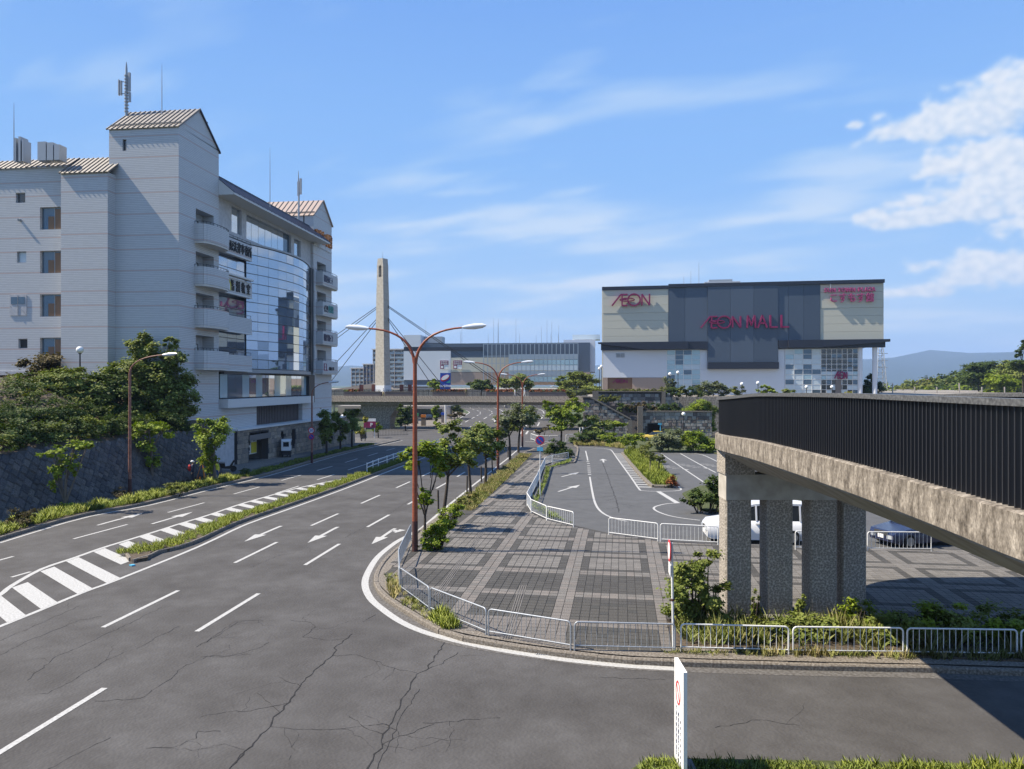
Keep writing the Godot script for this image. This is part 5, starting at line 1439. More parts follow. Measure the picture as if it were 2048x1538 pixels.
func make_mall() -> void:
	var t := thing("shopping_mall", "large mall with cream end panels, slate middle and magenta emblem letters", "building", Vector3(0.64, 0, -156.2), -0.04649)
	var b := B.new()
	b.bb(Vector3(0.15, 5.3, -95), Vector3(52.0, 15.5, -0.6)); b.bb(Vector3(0.15, 15.5, -95), Vector3(56.5, 28.2, -0.35))
	part(t, "body", b, M.mall_white)
	# cream end panels, split in strips of cladding
	for q in [[0.2, 13.95, 16.2, 27.75], [44.45, 56.55, 16.65, 28.0]]:
		for k in 7:
			var h: float = (q[3] - q[2]) / 7.0
			mall_panel(t, "cladding_strip", Vector2(q[0], q[2] + h * k), Vector2(q[1], q[2] + h * (k + 1) - 0.03), -0.3, 0.0 if k != 4 else 0.06, M.mall_cream)
	# slate panels of three tones
	var xs := [14.0, 17.4, 22.0, 26.6, 31.3, 36.1, 38.2, 41.2, 44.4]
	var greys := [M.mall_grey_a, M.mall_grey_b, M.mall_grey_c, M.mall_grey_b, M.mall_grey_a, M.mall_grey_b, M.mall_grey_c, M.mall_grey_a]
	for k in 8:
		var low := 12.15 if k in [2, 3, 4] else 16.55
		mall_panel(t, "slate_panel", Vector2(xs[k] + 0.02, low), Vector2(xs[k + 1] - 0.02, 28.05), -0.3, 0.35 if k in [2, 3, 4] else 0.12, greys[k])
	mall_panel(t, "parapet", Vector2(0.0, 27.8), Vector2(14.0, 28.5), -1, 0.2, M.mall_dark)
	mall_panel(t, "parapet", Vector2(14.0, 28.05), Vector2(56.64, 28.75), -1, 0.45, M.mall_dark)
	mall_panel(t, "dark_band", Vector2(-0.2, 14.85), Vector2(22.0, 16.5), -0.5, 0.6, M.mall_dark)
	mall_panel(t, "dark_band", Vector2(22.0, 10.75), Vector2(36.2, 12.1), -0.5, 0.9, M.mall_dark)
	mall_panel(t, "dark_band", Vector2(36.2, 15.0), Vector2(56.7, 16.6), -0.5, 0.6, M.mall_dark)
	b = B.new()
	b.plate(packed([Vector2(44, 15.05), Vector2(57.4, 16.1), Vector2(57.4, 16.62), Vector2(38, 16.62), Vector2(38, 15.05)]), 0.7, Transform3D(Basis(), Vector3(0, 0, 0.61)))
	b.plate(packed([Vector2(-0.8, 16.2), Vector2(9, 14.95), Vector2(18, 14.9), Vector2(18, 16.52), Vector2(-0.8, 16.52)]), 0.7, Transform3D(Basis(), Vector3(0, 0, 0.61)))
	part(t, "canopy_blade", b, M.mall_dark)
	# lower storey
	mall_panel(t, "white_wall", Vector2(0.2, 9.0), Vector2(13.6, 14.83), -0.6, -0.1, M.mall_white_b)
	mall_panel(t, "white_wall", Vector2(20.6, 5.3), Vector2(37.5, 10.73), -0.6, -0.1, M.mall_white_b)
	mall_panel(t, "white_wall", Vector2(20.6, 10.75), Vector2(21.98, 14.8), -0.6, -0.1, M.mall_white_b)
	mall_panel(t, "white_wall", Vector2(36.22, 10.75), Vector2(37.5, 14.8), -0.6, -0.1, M.mall_white_b)
	mall_panel(t, "brown_base", Vector2(6.4, 5.3), Vector2(13.6, 8.97), -0.6, -0.05, M.mall_brown)
	mall_panel(t, "brown_base", Vector2(0.2, 5.3), Vector2(1.2, 8.97), -0.6, -0.05, M.mall_brown)
	mall_panel(t, "entrance_recess", Vector2(1.2, 5.3), Vector2(6.4, 8.97), -0.58, -0.55, M.mall_brown_deep)
	for q in [[3.0, 14.0], [3.95, 14.0]]:
		var lb := B.new()
		for k in 7: lb.bb(Vector3(q[0], 13.3 + k * 0.13, -0.1), Vector3(q[0] + 0.85, 13.38 + k * 0.13, -0.02))
		part(t, "wall_louvre", lb, M.frame_grey)
	pane_grid(t, "glass_pane", Rect2(13.65, 5.4, 6.9, 9.4), 4, 9, -0.15, [M.green_glass, M.green_glass, M.blue_glass, M.frost_glass])
	pane_grid(t, "glass_pane", Rect2(37.6, 5.4, 7.0, 9.4), 4, 9, -0.15, [M.frost_glass, M.green_glass, M.frost_glass, M.blue_glass])
	pane_grid(t, "glass_pane", Rect2(44.65, 5.4, 7.1, 3.0), 7, 3, -0.3, [M.dark_glass, M.blue_glass, M.dark_glass, M.frost_glass])
	pane_grid(t, "glass_pane", Rect2(44.65, 8.4, 7.1, 1.8), 7, 2, -0.3, [M.frost_glass, M.green_glass])
	pane_grid(t, "glass_pane", Rect2(44.65, 10.2, 7.1, 4.6), 7, 5, -0.3, [M.dark_glass, M.dark_glass, M.blue_glass, M.dark_glass])
	b = B.new()
	for r in [Rect2(13.65, 5.4, 6.9, 9.4), Rect2(37.6, 5.4, 7.0, 9.4)]:
		for i in 5: b.bb(Vector3(r.position.x + r.size.x * i / 4.0 - 0.05, 5.3, -0.2), Vector3(r.position.x + r.size.x * i / 4.0 + 0.05, 14.8, -0.08))
		for j in 10: b.bb(Vector3(r.position.x, 5.36 + 9.4 * j / 9.0, -0.2), Vector3(r.end.x, 5.44 + 9.4 * j / 9.0, -0.09))
	for i in 8: b.bb(Vector3(44.6 + 7.1 * i / 7.0, 5.3, -0.32), Vector3(44.7 + 7.1 * i / 7.0, 14.8, -0.2))
	for j in 10: b.bb(Vector3(44.6, 5.36 + 9.4 * j / 9.0, -0.32), Vector3(51.8, 5.44 + 9.4 * j / 9.0, -0.21))
	part(t, "glazing_bar", b, M.white_trim)
	mall_panel(t, "entrance_door", Vector2(47.4, 5.3), Vector2(48.5, 8.4), -0.2, -0.1, M.shop_dark)
	for q in [[51.8, 52.6], [54.6, 55.4]]:
		b = B.new()
		b.tube([Vector3((q[0] + q[1]) / 2, 5.0, -0.4), Vector3((q[0] + q[1]) / 2, 15.0, -0.4)], [0.46], 14)
		part(t, "column", b, M.mall_white)
	# sunlit left flank
	for q in [[5.3, 8.9, M.mall_brown], [8.95, 16.0, M.mall_white], [16.05, 22.0, M.mall_cream], [22.05, 27.9, M.mall_grey_b]]:
		for k in 6:
			b = B.new()
			b.bb(Vector3(0.0, q[0], -15 * (k + 1) - 4.9), Vector3(0.14, q[1], -15 * k - 5.0))
			part(t, "flank_panel", b, q[2])
	b = B.new()
	b.bb(Vector3(-0.02, 5.3, -4.9), Vector3(0.14, 27.8, -0.36))
	part(t, "flank_corner", b, M.mall_cream)
	b = B.new()
	for k in 5: b.bb(Vector3(-0.06, 20.0, -24.0 - k * 13), Vector3(0.0, 24.2, -16.0 - k * 13))
	part(t, "flank_opening", b, M.mall_dark)
	b = B.new()
	b.bb(Vector3(-0.5, 14.0, -70), Vector3(-0.1, 18.5, -66))
	part(t, "flank_sign", b, M.magenta)
	# emblem lettering
	b = B.new()
	emblem(b, Transform3D(Basis(), Vector3(2.15, 24.35, 0.25)), 8.0, 2.35, 0.30, 0.5)
	part(t, "emblem_lettering", b, M.magenta)
	b = B.new()
	emblem(b, Transform3D(Basis(), Vector3(20.6, 19.35, 0.36)), 8.15, 2.35, 0.29, 0.4)
	strokes(b, Transform3D(Basis(), Vector3(29.9, 19.35, 0.36)), ["M", "A", "L", "L"], Vector2(1.75, 2.35), 2.2, 0.32, 0.4)
	part(t, "emblem_lettering", b, M.magenta)
	b = B.new()
	emblem(b, Transform3D(Basis(), Vector3(47.2, 8.7, -0.05)), 2.4, 1.35, 0.2, 0.2)
	part(t, "emblem_lettering", b, M.magenta)
	b = B.new()
	emblem(b, Transform3D(Basis(), Vector3(2.3, 7.85, -0.45)), 3.1, 0.7, 0.15, 0.15)
	part(t, "emblem_lettering", b, M.magenta)
	b = B.new()
	strokes(b, Transform3D(Basis(), Vector3(46.25, 24.35, 0.3)), ["ko", "su", "mo", "su", "kan"], Vector2(1.35, 1.6), 1.72, 0.2, 0.4)
	part(t, "lettering", b, M.pink)
	part(t, "lettering", text_mesh("SUN TOWN PLAZA", 1.15, 0.35), M.pink, Vector3(50.0, 26.75, 0.4))
	# roof plant, aerials
	b = B.new()
	b.bb(Vector3(22.0, 28.2, -12), Vector3(29.5, 29.9, -6)); b.bb(Vector3(23.0, 29.9, -11), Vector3(28, 30.5, -7))
	part(t, "roof_plant", b, M.galvanised)
	for q in [[17.5, 31.0], [19.0, 32.2], [20.7, 34.0]]:
		b = B.new()
		b.tube([Vector3(q[0], 28.2, -5), Vector3(q[0], q[1], -5)], [0.06, 0.03], 5)
		part(t, "aerial", b, M.steel)
	b = B.new()
	b.bar(Vector3(46.3, 26.9, 0.35), Vector3(46.3, 28.6, 0.35), 0.1, 0.1)
	part(t, "sign_stay", b, M.white_trim)

func make_far_mall() -> void:
	# the long wing across the deck, with its glazed screen
	var z := -300.0
	var t := thing("mall_wing", "distant long mall wing with white end wall and gridded glass screen", "building", Vector3.ZERO)
	var px := func(x: float, y: float) -> Vector3:
		return Vector3(x, y, z)
	var b := B.new()
	b.bb(Vector3(-82.75, 7.29, -300), Vector3(-3.7, 24.9, -300) + Vector3(0, 0, -40))
	part(t, "body", b, M.mall_grey_b)
	b = B.new()
	b.bb(Vector3(-82.75, 9.42, -300) + Vector3(0, 0, -2), Vector3(-62.31, 21.71, -300) + Vector3(0, 0, 0.6))
	part(t, "white_wall", b, M.mall_white)
	b = B.new()
	b.bb(Vector3(-82.75, 23.53, -300) + Vector3(0, 0, -10), Vector3(-75.32, 28.6, -300) + Vector3(0, 0, 0.6))
	part(t, "stair_head", b, M.mall_white)
	b = B.new()
	b.bb(Vector3(-82.75, 21.82, -300) + Vector3(0, 0, -2), Vector3(-48.57, 23.32, -300) + Vector3(0, 0, 0.3))
	part(t, "dark_slot", b, M.mall_dark)
	b = B.new()
	b.bb(Vector3(-62.2, 12.8, -300) + Vector3(0, 0, -2), Vector3(-14.04, 18.84, -300) + Vector3(0, 0, 0.6))
	part(t, "cream_wall", b, M.mall_cream)
	b = B.new()
	b.bb(Vector3(-62.2, 7.29, -300) + Vector3(0, 0, -2), Vector3(-3.7, 12.62, -300) + Vector3(0, 0, 0.6))
	part(t, "brown_base", b, M.mall_brown)
	b = B.new()
	b.bb(Vector3(-14.76, 12.74, -302) + Vector3(0, 0, -30), Vector3(-1.66, 26.25, -302) + Vector3(0, 0, -1))
	part(t, "white_block", b, M.mall_white)
	b = B.new()
	b.bb(Vector3(-11.3, 26.82, -310) + Vector3(0, 0, -10), Vector3(0.42, 28.87, -310))
	part(t, "roof_lantern", b, M.frost_glass)
	# steel screen: uprights, rails and panes
	var x0: Vector3 = Vector3(-47.87, 8.33, -297)
	var x1: Vector3 = Vector3(-8.57, 24.35, -297)
	var n := 22
	b = B.new()
	for i in n + 1:
		var x := lerpf(x0.x, x1.x, float(i) / n)
		b.bar(Vector3(x, x0.y, -297), Vector3(x, x1.y, -297), 0.28, 0.28)
	var yr := [x0.y + 0.3, x0.y + 4.4, x0.y + 8.0, x0.y + 11.0, x1.y]
	for y in yr: b.bar(Vector3(x0.x, y, -297), Vector3(x1.x, y, -297), 0.2, 0.2)
	part(t, "screen_frame", b, M.screen_mesh)
	for i in range(6, n):
		for j in 5:
			var g := B.new()
			var xa := lerpf(x0.x, x1.x, float(i) / n); var xb := lerpf(x0.x, x1.x, (i + 1.0) / n)
			g.bb(Vector3(xa + 0.15, x0.y + 0.4 + j * 2.3, -296.9), Vector3(xb - 0.15, x0.y + 2.5 + j * 2.3, -296.8))
			part(t, "screen_pane", g, [M.green_glass, M.frost_glass, M.screen_mesh][(i * 3 + j * 5) % 3])
	for q in [[881, 720, 898, 738], [907, 720, 925, 738]]:
		pass
	for q in [Vector3(-66.73, 14.06, -299), Vector3(-61.02, 14.05, -299)]:
		b = B.new()
		b.bb(q + Vector3(0, 0, 0.02), q + Vector3(3.6, 3.6, 0.2))
		var bd := part(t, "poster_board", b, M.sign_white)
		b = B.new()
		b.bb(q + Vector3(0.02, 1.75, 0.21), q + Vector3(3.58, 3.58, 0.27)); b.bb(q + Vector3(0.02, 0.05, 0.21), q + Vector3(1.6, 1.75, 0.25))
		part(bd, "poster_field", b, M.magenta)
		b = B.new()
		b.bb(q + Vector3(0.35, 0.35, 0.26), q + Vector3(1.3, 1.35, 0.3))
		for k in 2:
			strokes(b, Transform3D(Basis(), q + Vector3(0.35, 2.75 - k * 0.85, 0.28)), ["zou", "mu", "kyo", "sho"], Vector2(0.6, 0.6), 0.75, 0.1, 0.04)
		part(bd, "lettering", b, M.sign_white)
	for k in 16:
		b = B.new()
		var x := rr(-74.8, -10.06)
		b.tube([Vector3(x, 24, -305), Vector3(x, rr(28.5, 36), -305)], [0.09, 0.04], 4)
		part(t, "aerial", b, M.steel)
	b = B.new()
	b.bb(Vector3(-76.57, 25.48, -305), Vector3(-67.3, 28.22, -305) + Vector3(0, 0, -6))
	part(t, "roof_plant", b, M.galvanised)

func make_apartments() -> void:
	for q in [[Vector3(-134.24, 7.23, -380), Vector3(-127.19, 16.22, -380), 4, "low left-hand step of the distant stepped apartment block"], [Vector3(-127.13, 7.23, -379), Vector3(-121.53, 18.36, -379), 5, "navy-railed middle step of the distant stepped apartment block"], [Vector3(-122.45, 7.23, -381), Vector3(-104.26, 26.5, -381), 8, "tall eight-storey distant apartment block behind the bridge pylon"]]:
		var a: Vector3 = q[0]
		var e: Vector3 = q[1]
		var t := thing("apartment_block", q[3], "apartments", Vector3(a.x, 0, a.z), 0.0, "apartment blocks beyond the deck")
		var w := e.x - a.x
		var b := B.new()
		b.bb(Vector3(0, -3, -14), Vector3(w, e.y, -1.2))
		part(t, "wall", b, M.apartment_wall)
		b = B.new()
		b.bb(Vector3(-0.8, e.y, -15), Vector3(w + 0.4, e.y + 0.5, 0.4))
		part(t, "roof", b, M.white_trim)
		var h := (e.y - a.y) / q[2] as float
		h = (e.y - 7.0) / q[2]
		for k in q[2]:
			b = B.new()
			b.bb(Vector3(0, 7.0 + h * k, -1.2), Vector3(w, 7.0 + h * k + h * 0.42, 0.1))
			part(t, "balcony_rail", b, M.apartment_navy if q[2] == 5 else M.apartment_rail)
			var n := maxi(3, int(w / 2.4))
			for i in n:
				b = B.new()
				b.bb(Vector3(w * (i + 0.15) / n, 7.0 + h * k + h * 0.42, -1.22), Vector3(w * (i + 0.8) / n, 7.0 + h * k + h * 0.85, -1.12))
				part(t, "window", b, M.dark_glass if rng.randf() < 0.7 else M.frost_glass)
		b = B.new()
		for i in 4: b.bb(Vector3(w * i / 3.0 - 0.15, 6, -1.2), Vector3(w * i / 3.0 + 0.15, e.y, 0.2))
		part(t, "party_wall", b, M.apartment_wall)
	# brown pavilion roofs on the deck behind the bridge
	var p := thing("deck_pavilion", "low brown pavilion with shallow tiled roof on the far deck", "building", Vector3(-111.19, 4.9, -330))
	var b := B.new()
	b.bb(Vector3(-9, -6, -8), Vector3(11, 0.6, 0))
	part(p, "wall", b, M.mall_brown_deep)
	b = B.new()
	b.plate(packed([Vector2(-14, 0.3), Vector2(13, 0.8), Vector2(5, 3.1), Vector2(-3, 1.9)]), 9, Transform3D(Basis(), Vector3(0, 0, -8.5)))
	part(p, "roof", b, M.tan_roof)
	p = thing("deck_gallery", "dark horizontal gallery on the deck below the white mall wall", "building", Vector3(-72.1, 3.95, -294))
	b = B.new()
	b.bb(Vector3(-9, -6, -10), Vector3(6, 2.8, 0))
	part(p, "wall", b, M.shop_dark)
	for k in 3:
		b = B.new()
		b.bb(Vector3(-9.2, 0.4 + k * 1.1, 0.01), Vector3(6.2, 0.75 + k * 1.1, 0.25))
		part(p, "fascia", b, M.frame_grey)

# ---------------------------------------------------------------- the footbridge with its pylon
func make_footbridge() -> void:
	var t := thing("footbridge", "pale concrete footbridge with planters crossing the road on a flared pier", "footbridge", Vector3(0, 0, -150))
	var x0 := -80.0
	var x1: float = -2.68
	var b := B.new()
	b.bb(Vector3(x0, 4.55, -9.0), Vector3(x1, 4.95, -0.3))
	part(t, "deck", b, M.concrete)
	for k in 17:
		var a := lerpf(x0, x1, k / 17.0); var e := lerpf(x0, x1, (k + 1) / 17.0)
		var q := B.new()
		q.plate(packed([Vector2(0, 0), Vector2(0.45, 0.0), Vector2(0.05, 1.25), Vector2(0, 1.25)]), e - a - 0.03, Transform3D(Basis(Vector3(0, 0, 1), Vector3.UP, Vector3(-1, 0, 0)), Vector3(e, 3.8, -0.3)))
		part(t, "fascia_panel", q, M.concrete_stained)
	b = B.new()
	b.bb(Vector3(x0, 3.1, -7.0), Vector3(x1, 4.54, -1.6))
	part(t, "girder", b, M.concrete_soffit)
	# planters along the near edge
	for q in [[-55.34, -46.99], [-35.59, -28.14], [-23.97, -17.39], [-14.75, -6.81], [-46.11, -40.28]]:
		b = B.new()
		b.bb(Vector3(q[0], 4.96, -2.9), Vector3(q[1], 5.85, -1.9))
		var p := part(t, "planter", b, M.planter)
		b = B.new()
		b.bb(Vector3(q[0] - 0.05, 5.851, -2.95), Vector3(q[1] + 0.05, 5.95, -1.85))
		part(p, "planter_rim", b, M.kerb)
	b = B.new()
	var n := 70
	for k in n + 1: b.bar(Vector3(lerpf(x0, x1, float(k) / n), 4.95, -3.3), Vector3(lerpf(x0, x1, float(k) / n), 6.3, -3.3), 0.06, 0.06)
	for y in [6.3, 6.0]: b.bar(Vector3(x0, y, -3.3), Vector3(x1, y, -3.3), 0.07, 0.07)
	var k2 := 260
	for k in k2: b.bar(Vector3(lerpf(x0, x1, float(k) / k2), 5.0, -3.3), Vector3(lerpf(x0, x1, float(k) / k2), 6.3, -3.3), 0.03, 0.03)
	b.bar(Vector3(x0, 6.35, -8.6), Vector3(x1, 6.35, -8.6), 0.08, 0.08)
	for k in n * 2: b.bar(Vector3(lerpf(x0, x1, k / (n * 2.0)), 4.95, -8.6), Vector3(lerpf(x0, x1, k / (n * 2.0)), 6.35, -8.6), 0.05, 0.05)
	part(t, "railing", b, M.black_metal)
	for x in [-52.22, -49.42, -43.09, -41.21]:
		b = B.new()
		b.bb(Vector3(x - 0.35, 4.95, -4.6), Vector3(x + 0.35, 7.5, -3.9))
		part(t, "brick_post", b, M.brick_red)
	# flared pier
	var cx: float = -47.45
	b = B.new()
	b.plate(packed([Vector2(-2.0, -2.6), Vector2(2.2, -2.6), Vector2(2.4, 0.6), Vector2(4.3, 3.1), Vector2(-4.2, 3.1), Vector2(-4.2, 1.6), Vector2(-2.0, -0.6)]), 4.4, Transform3D(Basis(), Vector3(cx, 0, -6.6)))
	part(t, "pier", b, M.concrete)
	# pylon
	var y := func(p: float) -> float: return 7.5 + (769.0 - p) / 1440.0 * 160.0
	var py := thing("bridge_pylon", "tall tapering grey concrete pylon with a small arched opening near its top", "pylon", Vector3(cx, 4.95, -154.5), -0.45)
	b = B.new()
	var prof := [[0.0, 1.42, 1.0], [22.0, 1.05, 0.9], [26.2, 0.92, 0.85]]
	for i in 2:
		var lo: Array = prof[i]; var hi: Array = prof[i + 1]
		var c := []
		for q in [lo, hi]:
			for s in [[-1, -1], [1, -1], [1, 1], [-1, 1]]:
				c.append(Vector3(s[0] * q[1], q[0], s[1] * q[2]))
		for k in 4:
			var k1 := (k + 1) % 4
			var o: Vector3 = (c[k] + c[k1]) * 0.5
			b.up(c[k], c[k1], c[4 + k1], Vector3(o.x, 0, o.z).normalized()); b.up(c[k], c[4 + k1], c[4 + k], Vector3(o.x, 0, o.z).normalized())
	for s in [-1, 1]:
		b.box(Vector3(s * 0.665, 27.5, 0), Vector3(0.5, 2.62, 1.68))
	b.plate(packed([Vector2(-0.9, 28.8), Vector2(0.9, 28.8), Vector2(0.72, 30.3), Vector2(-0.72, 30.3)]), 1.64, Transform3D(Basis(), Vector3(0, 0, -0.82)))
	b.plate(packed([Vector2(-0.42, 28.8), Vector2(-0.42, 28.45), Vector2(-0.2, 28.72), Vector2(0.2, 28.72), Vector2(0.42, 28.45), Vector2(0.42, 28.8)]), 1.6, Transform3D(Basis(), Vector3(0, 0, -0.8)))
	part(py, "shaft", b, M.pylon)
	b = B.new()
	b.box(Vector3(0, 1.15, 0), Vector3(3.05, 2.4, 2.3))
	part(py, "plinth", b, M.mall_white_b)
	b = B.new()
	b.tube([Vector3(0, 30.3, 0), Vector3(0, 32.0, 0)], [0.05, 0.02], 5)
	part(py, "lightning_rod", b, M.steel)
	# stay cables, two pairs on each side
	for q in [[19.9, -30.5, 0], [19.5, -27.5, 0], [17.3, -17.0, 0], [16.8, -14.0, 0], [20.0, 31.0, 1], [19.7, 30.0, 1], [17.4, 15.8, 1], [17.0, 13.2, 1]]:
		b = B.new()
		var zz := -153.6 if int(q[1]) % 2 == 0 else -152.4
		b.tube([Vector3(cx + (1.1 if q[1] > 0 else -1.1), 4.95 + q[0], -154.5), Vector3(cx + q[1], 5.0, zz)], [0.075], 6)
		var c := part(self, numbered("stay_cable"), b, M.cable)
		var k: int = taken["stay_cable"] - 1
		tag(c, ["uppermost", "second from the top", "third from the top", "lowest"][k % 4] + " black stay cable on the " + ("left" if q[1] < 0 else "right") + " of the pylon", "cable", "stay cables of the footbridge")

# ---------------------------------------------------------------- the near walkway on its piers
func make_walkway() -> void:
	var t := thing("elevated_walkway", "curving concrete walkway with black vertical-bar railing on four pebble-faced piers", "walkway", Vector3.ZERO, 0.12025)
	var e3 := [Vector3(4.95, 6.16, -1.0), Vector3(5.08, 6.16, -4.0), Vector3(5.24, 6.16, -7.37), Vector3(5.39, 6.16, -8.85), Vector3(5.54, 6.16, -10.5), Vector3(5.68, 6.16, -12.6), Vector3(5.93, 6.12, -16.3), Vector3(6.08, 6.08, -18.4), Vector3(6.3, 5.99, -20.6), Vector3(6.45, 5.93, -22.2), Vector3(6.74, 5.88, -23.9), Vector3(7.5, 5.84, -25.4), Vector3(8.8, 5.8, -26.6), Vector3(10.4, 5.78, -27.25), Vector3(11.7, 5.77, -27.4), Vector3(20.0, 5.77, -27.5), Vector3(48.0, 5.77, -27.6)]
	var pts := []
	for i in e3.size() - 1:
		for k in 6:
			pts.append(e3[i].cubic_interpolate(e3[i + 1], e3[maxi(i - 1, 0)], e3[mini(i + 2, e3.size() - 1)], k / 6.0))
	pts.append(e3[-1])
	var nrm := []
	for i in pts.size():
		var d: Vector3 = pts[mini(i + 1, pts.size() - 1)] - pts[maxi(i - 1, 0)]
		nrm.append(Vector3(-d.z, 0, d.x).normalized())
	var wide := 5.2
	var strip := func(b: B, a: Vector2, e: Vector2, out: Vector3) -> void:
		for i in pts.size() - 1:
			var p0: Vector3 = pts[i] + nrm[i] * a.x + Vector3(0, a.y, 0); var p1: Vector3 = pts[i] + nrm[i] * e.x + Vector3(0, e.y, 0)
			var q0: Vector3 = pts[i + 1] + nrm[i + 1] * a.x + Vector3(0, a.y, 0); var q1: Vector3 = pts[i + 1] + nrm[i + 1] * e.x + Vector3(0, e.y, 0)
			var o: Vector3 = (nrm[i] * out.x + Vector3(0, out.y, 0)).normalized()
			b.up(p0, q0, q1, o); b.up(p0, q1, p1, o)
	var b := B.new()
	strip.call(b, Vector2(0, -0.47), Vector2(0, 0), Vector3(-1, 0, 0))
	strip.call(b, Vector2(0, 0), Vector2(0.03, 0.02), Vector3(-0.3, 1, 0))
	strip.call(b, Vector2(0.03, 0.02), Vector2(0.3, 0.02), Vector3(0, 1, 0))
	strip.call(b, Vector2(wide, -0.47), Vector2(wide, 0.02), Vector3(1, 0, 0))
	strip.call(b, Vector2(wide - 0.3, 0.02), Vector2(wide, 0.02), Vector3(0, 1, 0))
	strip.call(b, Vector2(0.3, 0.02), Vector2(0.3, -0.16), Vector3(1, 0, 0))
	strip.call(b, Vector2(wide - 0.3, 0.02), Vector2(wide - 0.3, -0.16), Vector3(-1, 0, 0))
	part(t, "fascia", b, M.concrete_stained)
	b = B.new()
	strip.call(b, Vector2(0, -0.47), Vector2(0.14, -0.47), Vector3(0, -1, 0))
	strip.call(b, Vector2(0.14, -0.47), Vector2(0.14, -0.55), Vector3(-1, 0, 0))
	strip.call(b, Vector2(0.14, -0.55), Vector2(1.05, -1.08), Vector3(-0.5, -1, 0))
	strip.call(b, Vector2(1.05, -1.08), Vector2(wide - 1.05, -1.08), Vector3(0, -1, 0))
	strip.call(b, Vector2(wide - 1.05, -1.08), Vector2(wide, -0.47), Vector3(0.4, -1, 0))
	part(t, "soffit", b, M.concrete_soffit)
	b = B.new()
	strip.call(b, Vector2(0.3, -0.16), Vector2(wide - 0.3, -0.16), Vector3(0, 1, 0))
	part(t, "deck", b, M.gutter)
	# railing: flat bars 0.112 m apart under a broad cap
	var cap := B.new()
	strip.call(cap, Vector2(0.06, 1.19), Vector2(0.24, 1.19), Vector3(0, 1, 0))
	strip.call(cap, Vector2(0.06, 1.11), Vector2(0.06, 1.19), Vector3(-1, 0, 0))
	strip.call(cap, Vector2(0.24, 1.11), Vector2(0.24, 1.19), Vector3(1, 0, 0))
	strip.call(cap, Vector2(0.06, 1.11), Vector2(0.24, 1.11), Vector3(0, -1, 0))
	part(t, "rail_cap", cap, M.rail_cap)
	cap = B.new()
	strip.call(cap, Vector2(wide - 0.24, 1.19), Vector2(wide - 0.06, 1.19), Vector3(0, 1, 0))
	strip.call(cap, Vector2(wide - 0.24, 1.11), Vector2(wide - 0.24, 1.19), Vector3(-1, 0, 0))
	strip.call(cap, Vector2(wide - 0.06, 1.11), Vector2(wide - 0.06, 1.19), Vector3(1, 0, 0))
	strip.call(cap, Vector2(wide - 0.24, 1.11), Vector2(wide - 0.06, 1.11), Vector3(0, -1, 0))
	part(t, "rail_cap", cap, M.rail_cap)
	var bar := B.new()
	bar.box(Vector3(0, 0.55, 0), Vector3(0.075, 1.12, 0.02))
	var bm := bar.mesh()
	var rest := B.new()
	var run := 0.0
	var done := 0
	for i in pts.size() - 1:
		var l: float = pts[i].distance_to(pts[i + 1])
		while run < l:
			var p: Vector3 = pts[i].lerp(pts[i + 1], run / l)
			var nn: Vector3 = nrm[i].lerp(nrm[i + 1], run / l).normalized()
			var bs := Basis(nn, Vector3.UP, nn.cross(Vector3.UP))
			if p.z < -6.6 and done < 270 and p.z > -34.0:
				piece(t, "rail_bar", bm, M.black_metal, Transform3D(bs, p + nn * 0.15))
				done += 1
			elif p.x < 30.0:
				rest.box(p + nn * 0.15 + Vector3(0, 0.55, 0), Vector3(0.085, 1.12, 0.014), bs)
			if p.x < 30.0:
				rest.box(p + nn * (wide - 0.15) + Vector3(0, 0.55, 0), Vector3(0.085, 1.12, 0.014), bs)
			run += 0.112
		run -= l
	part(t, "rail_bars", rest, M.black_metal).set_meta("kind", "stuff")
	# crossbeam, pedestals and the four piers
	b = B.new()
	b.bb(Vector3(6.84, 3.81, -23.85), Vector3(11.9, 4.62, -23.0))
	part(t, "crossbeam", b, M.pylon)
	b = B.new()
	b.bb(Vector3(6.80, 4.62, -23.9), Vector3(7.75, 5.32, -22.97))
	part(t, "pedestal", b, M.pebble)
	b = B.new()
	b.bb(Vector3(10.9, 4.62, -23.9), Vector3(11.9, 5.0, -22.97))
	part(t, "pedestal", b, M.pebble)
	for q in [[6.83, 0.83], [8.16, 0.83], [9.55, 0.85], [10.68, 0.8]]:
		b = B.new()
		var z := -23.02 if q[0] < 10.6 else -23.3
		var c := 0.05
		b.prism(packed([Vector2(q[0] + c, z), Vector2(q[0] + q[1] - c, z), Vector2(q[0] + q[1], z - c), Vector2(q[0] + q[1], z - 0.72), Vector2(q[0], z - 0.72), Vector2(q[0], z - c)]), -0.3, 3.81)
		part(t, "pier", b, M.pebble)
	for z in [-4.0, -26.0]:
		b = B.new()
		b.bb(Vector3(6.9 if z > -10 else 26.0, 0, z - 0.8), Vector3(10.2 if z > -10 else 29.5, 5.1 if z > -10 else 4.7, z))
		part(t, "pier", b, M.concrete)

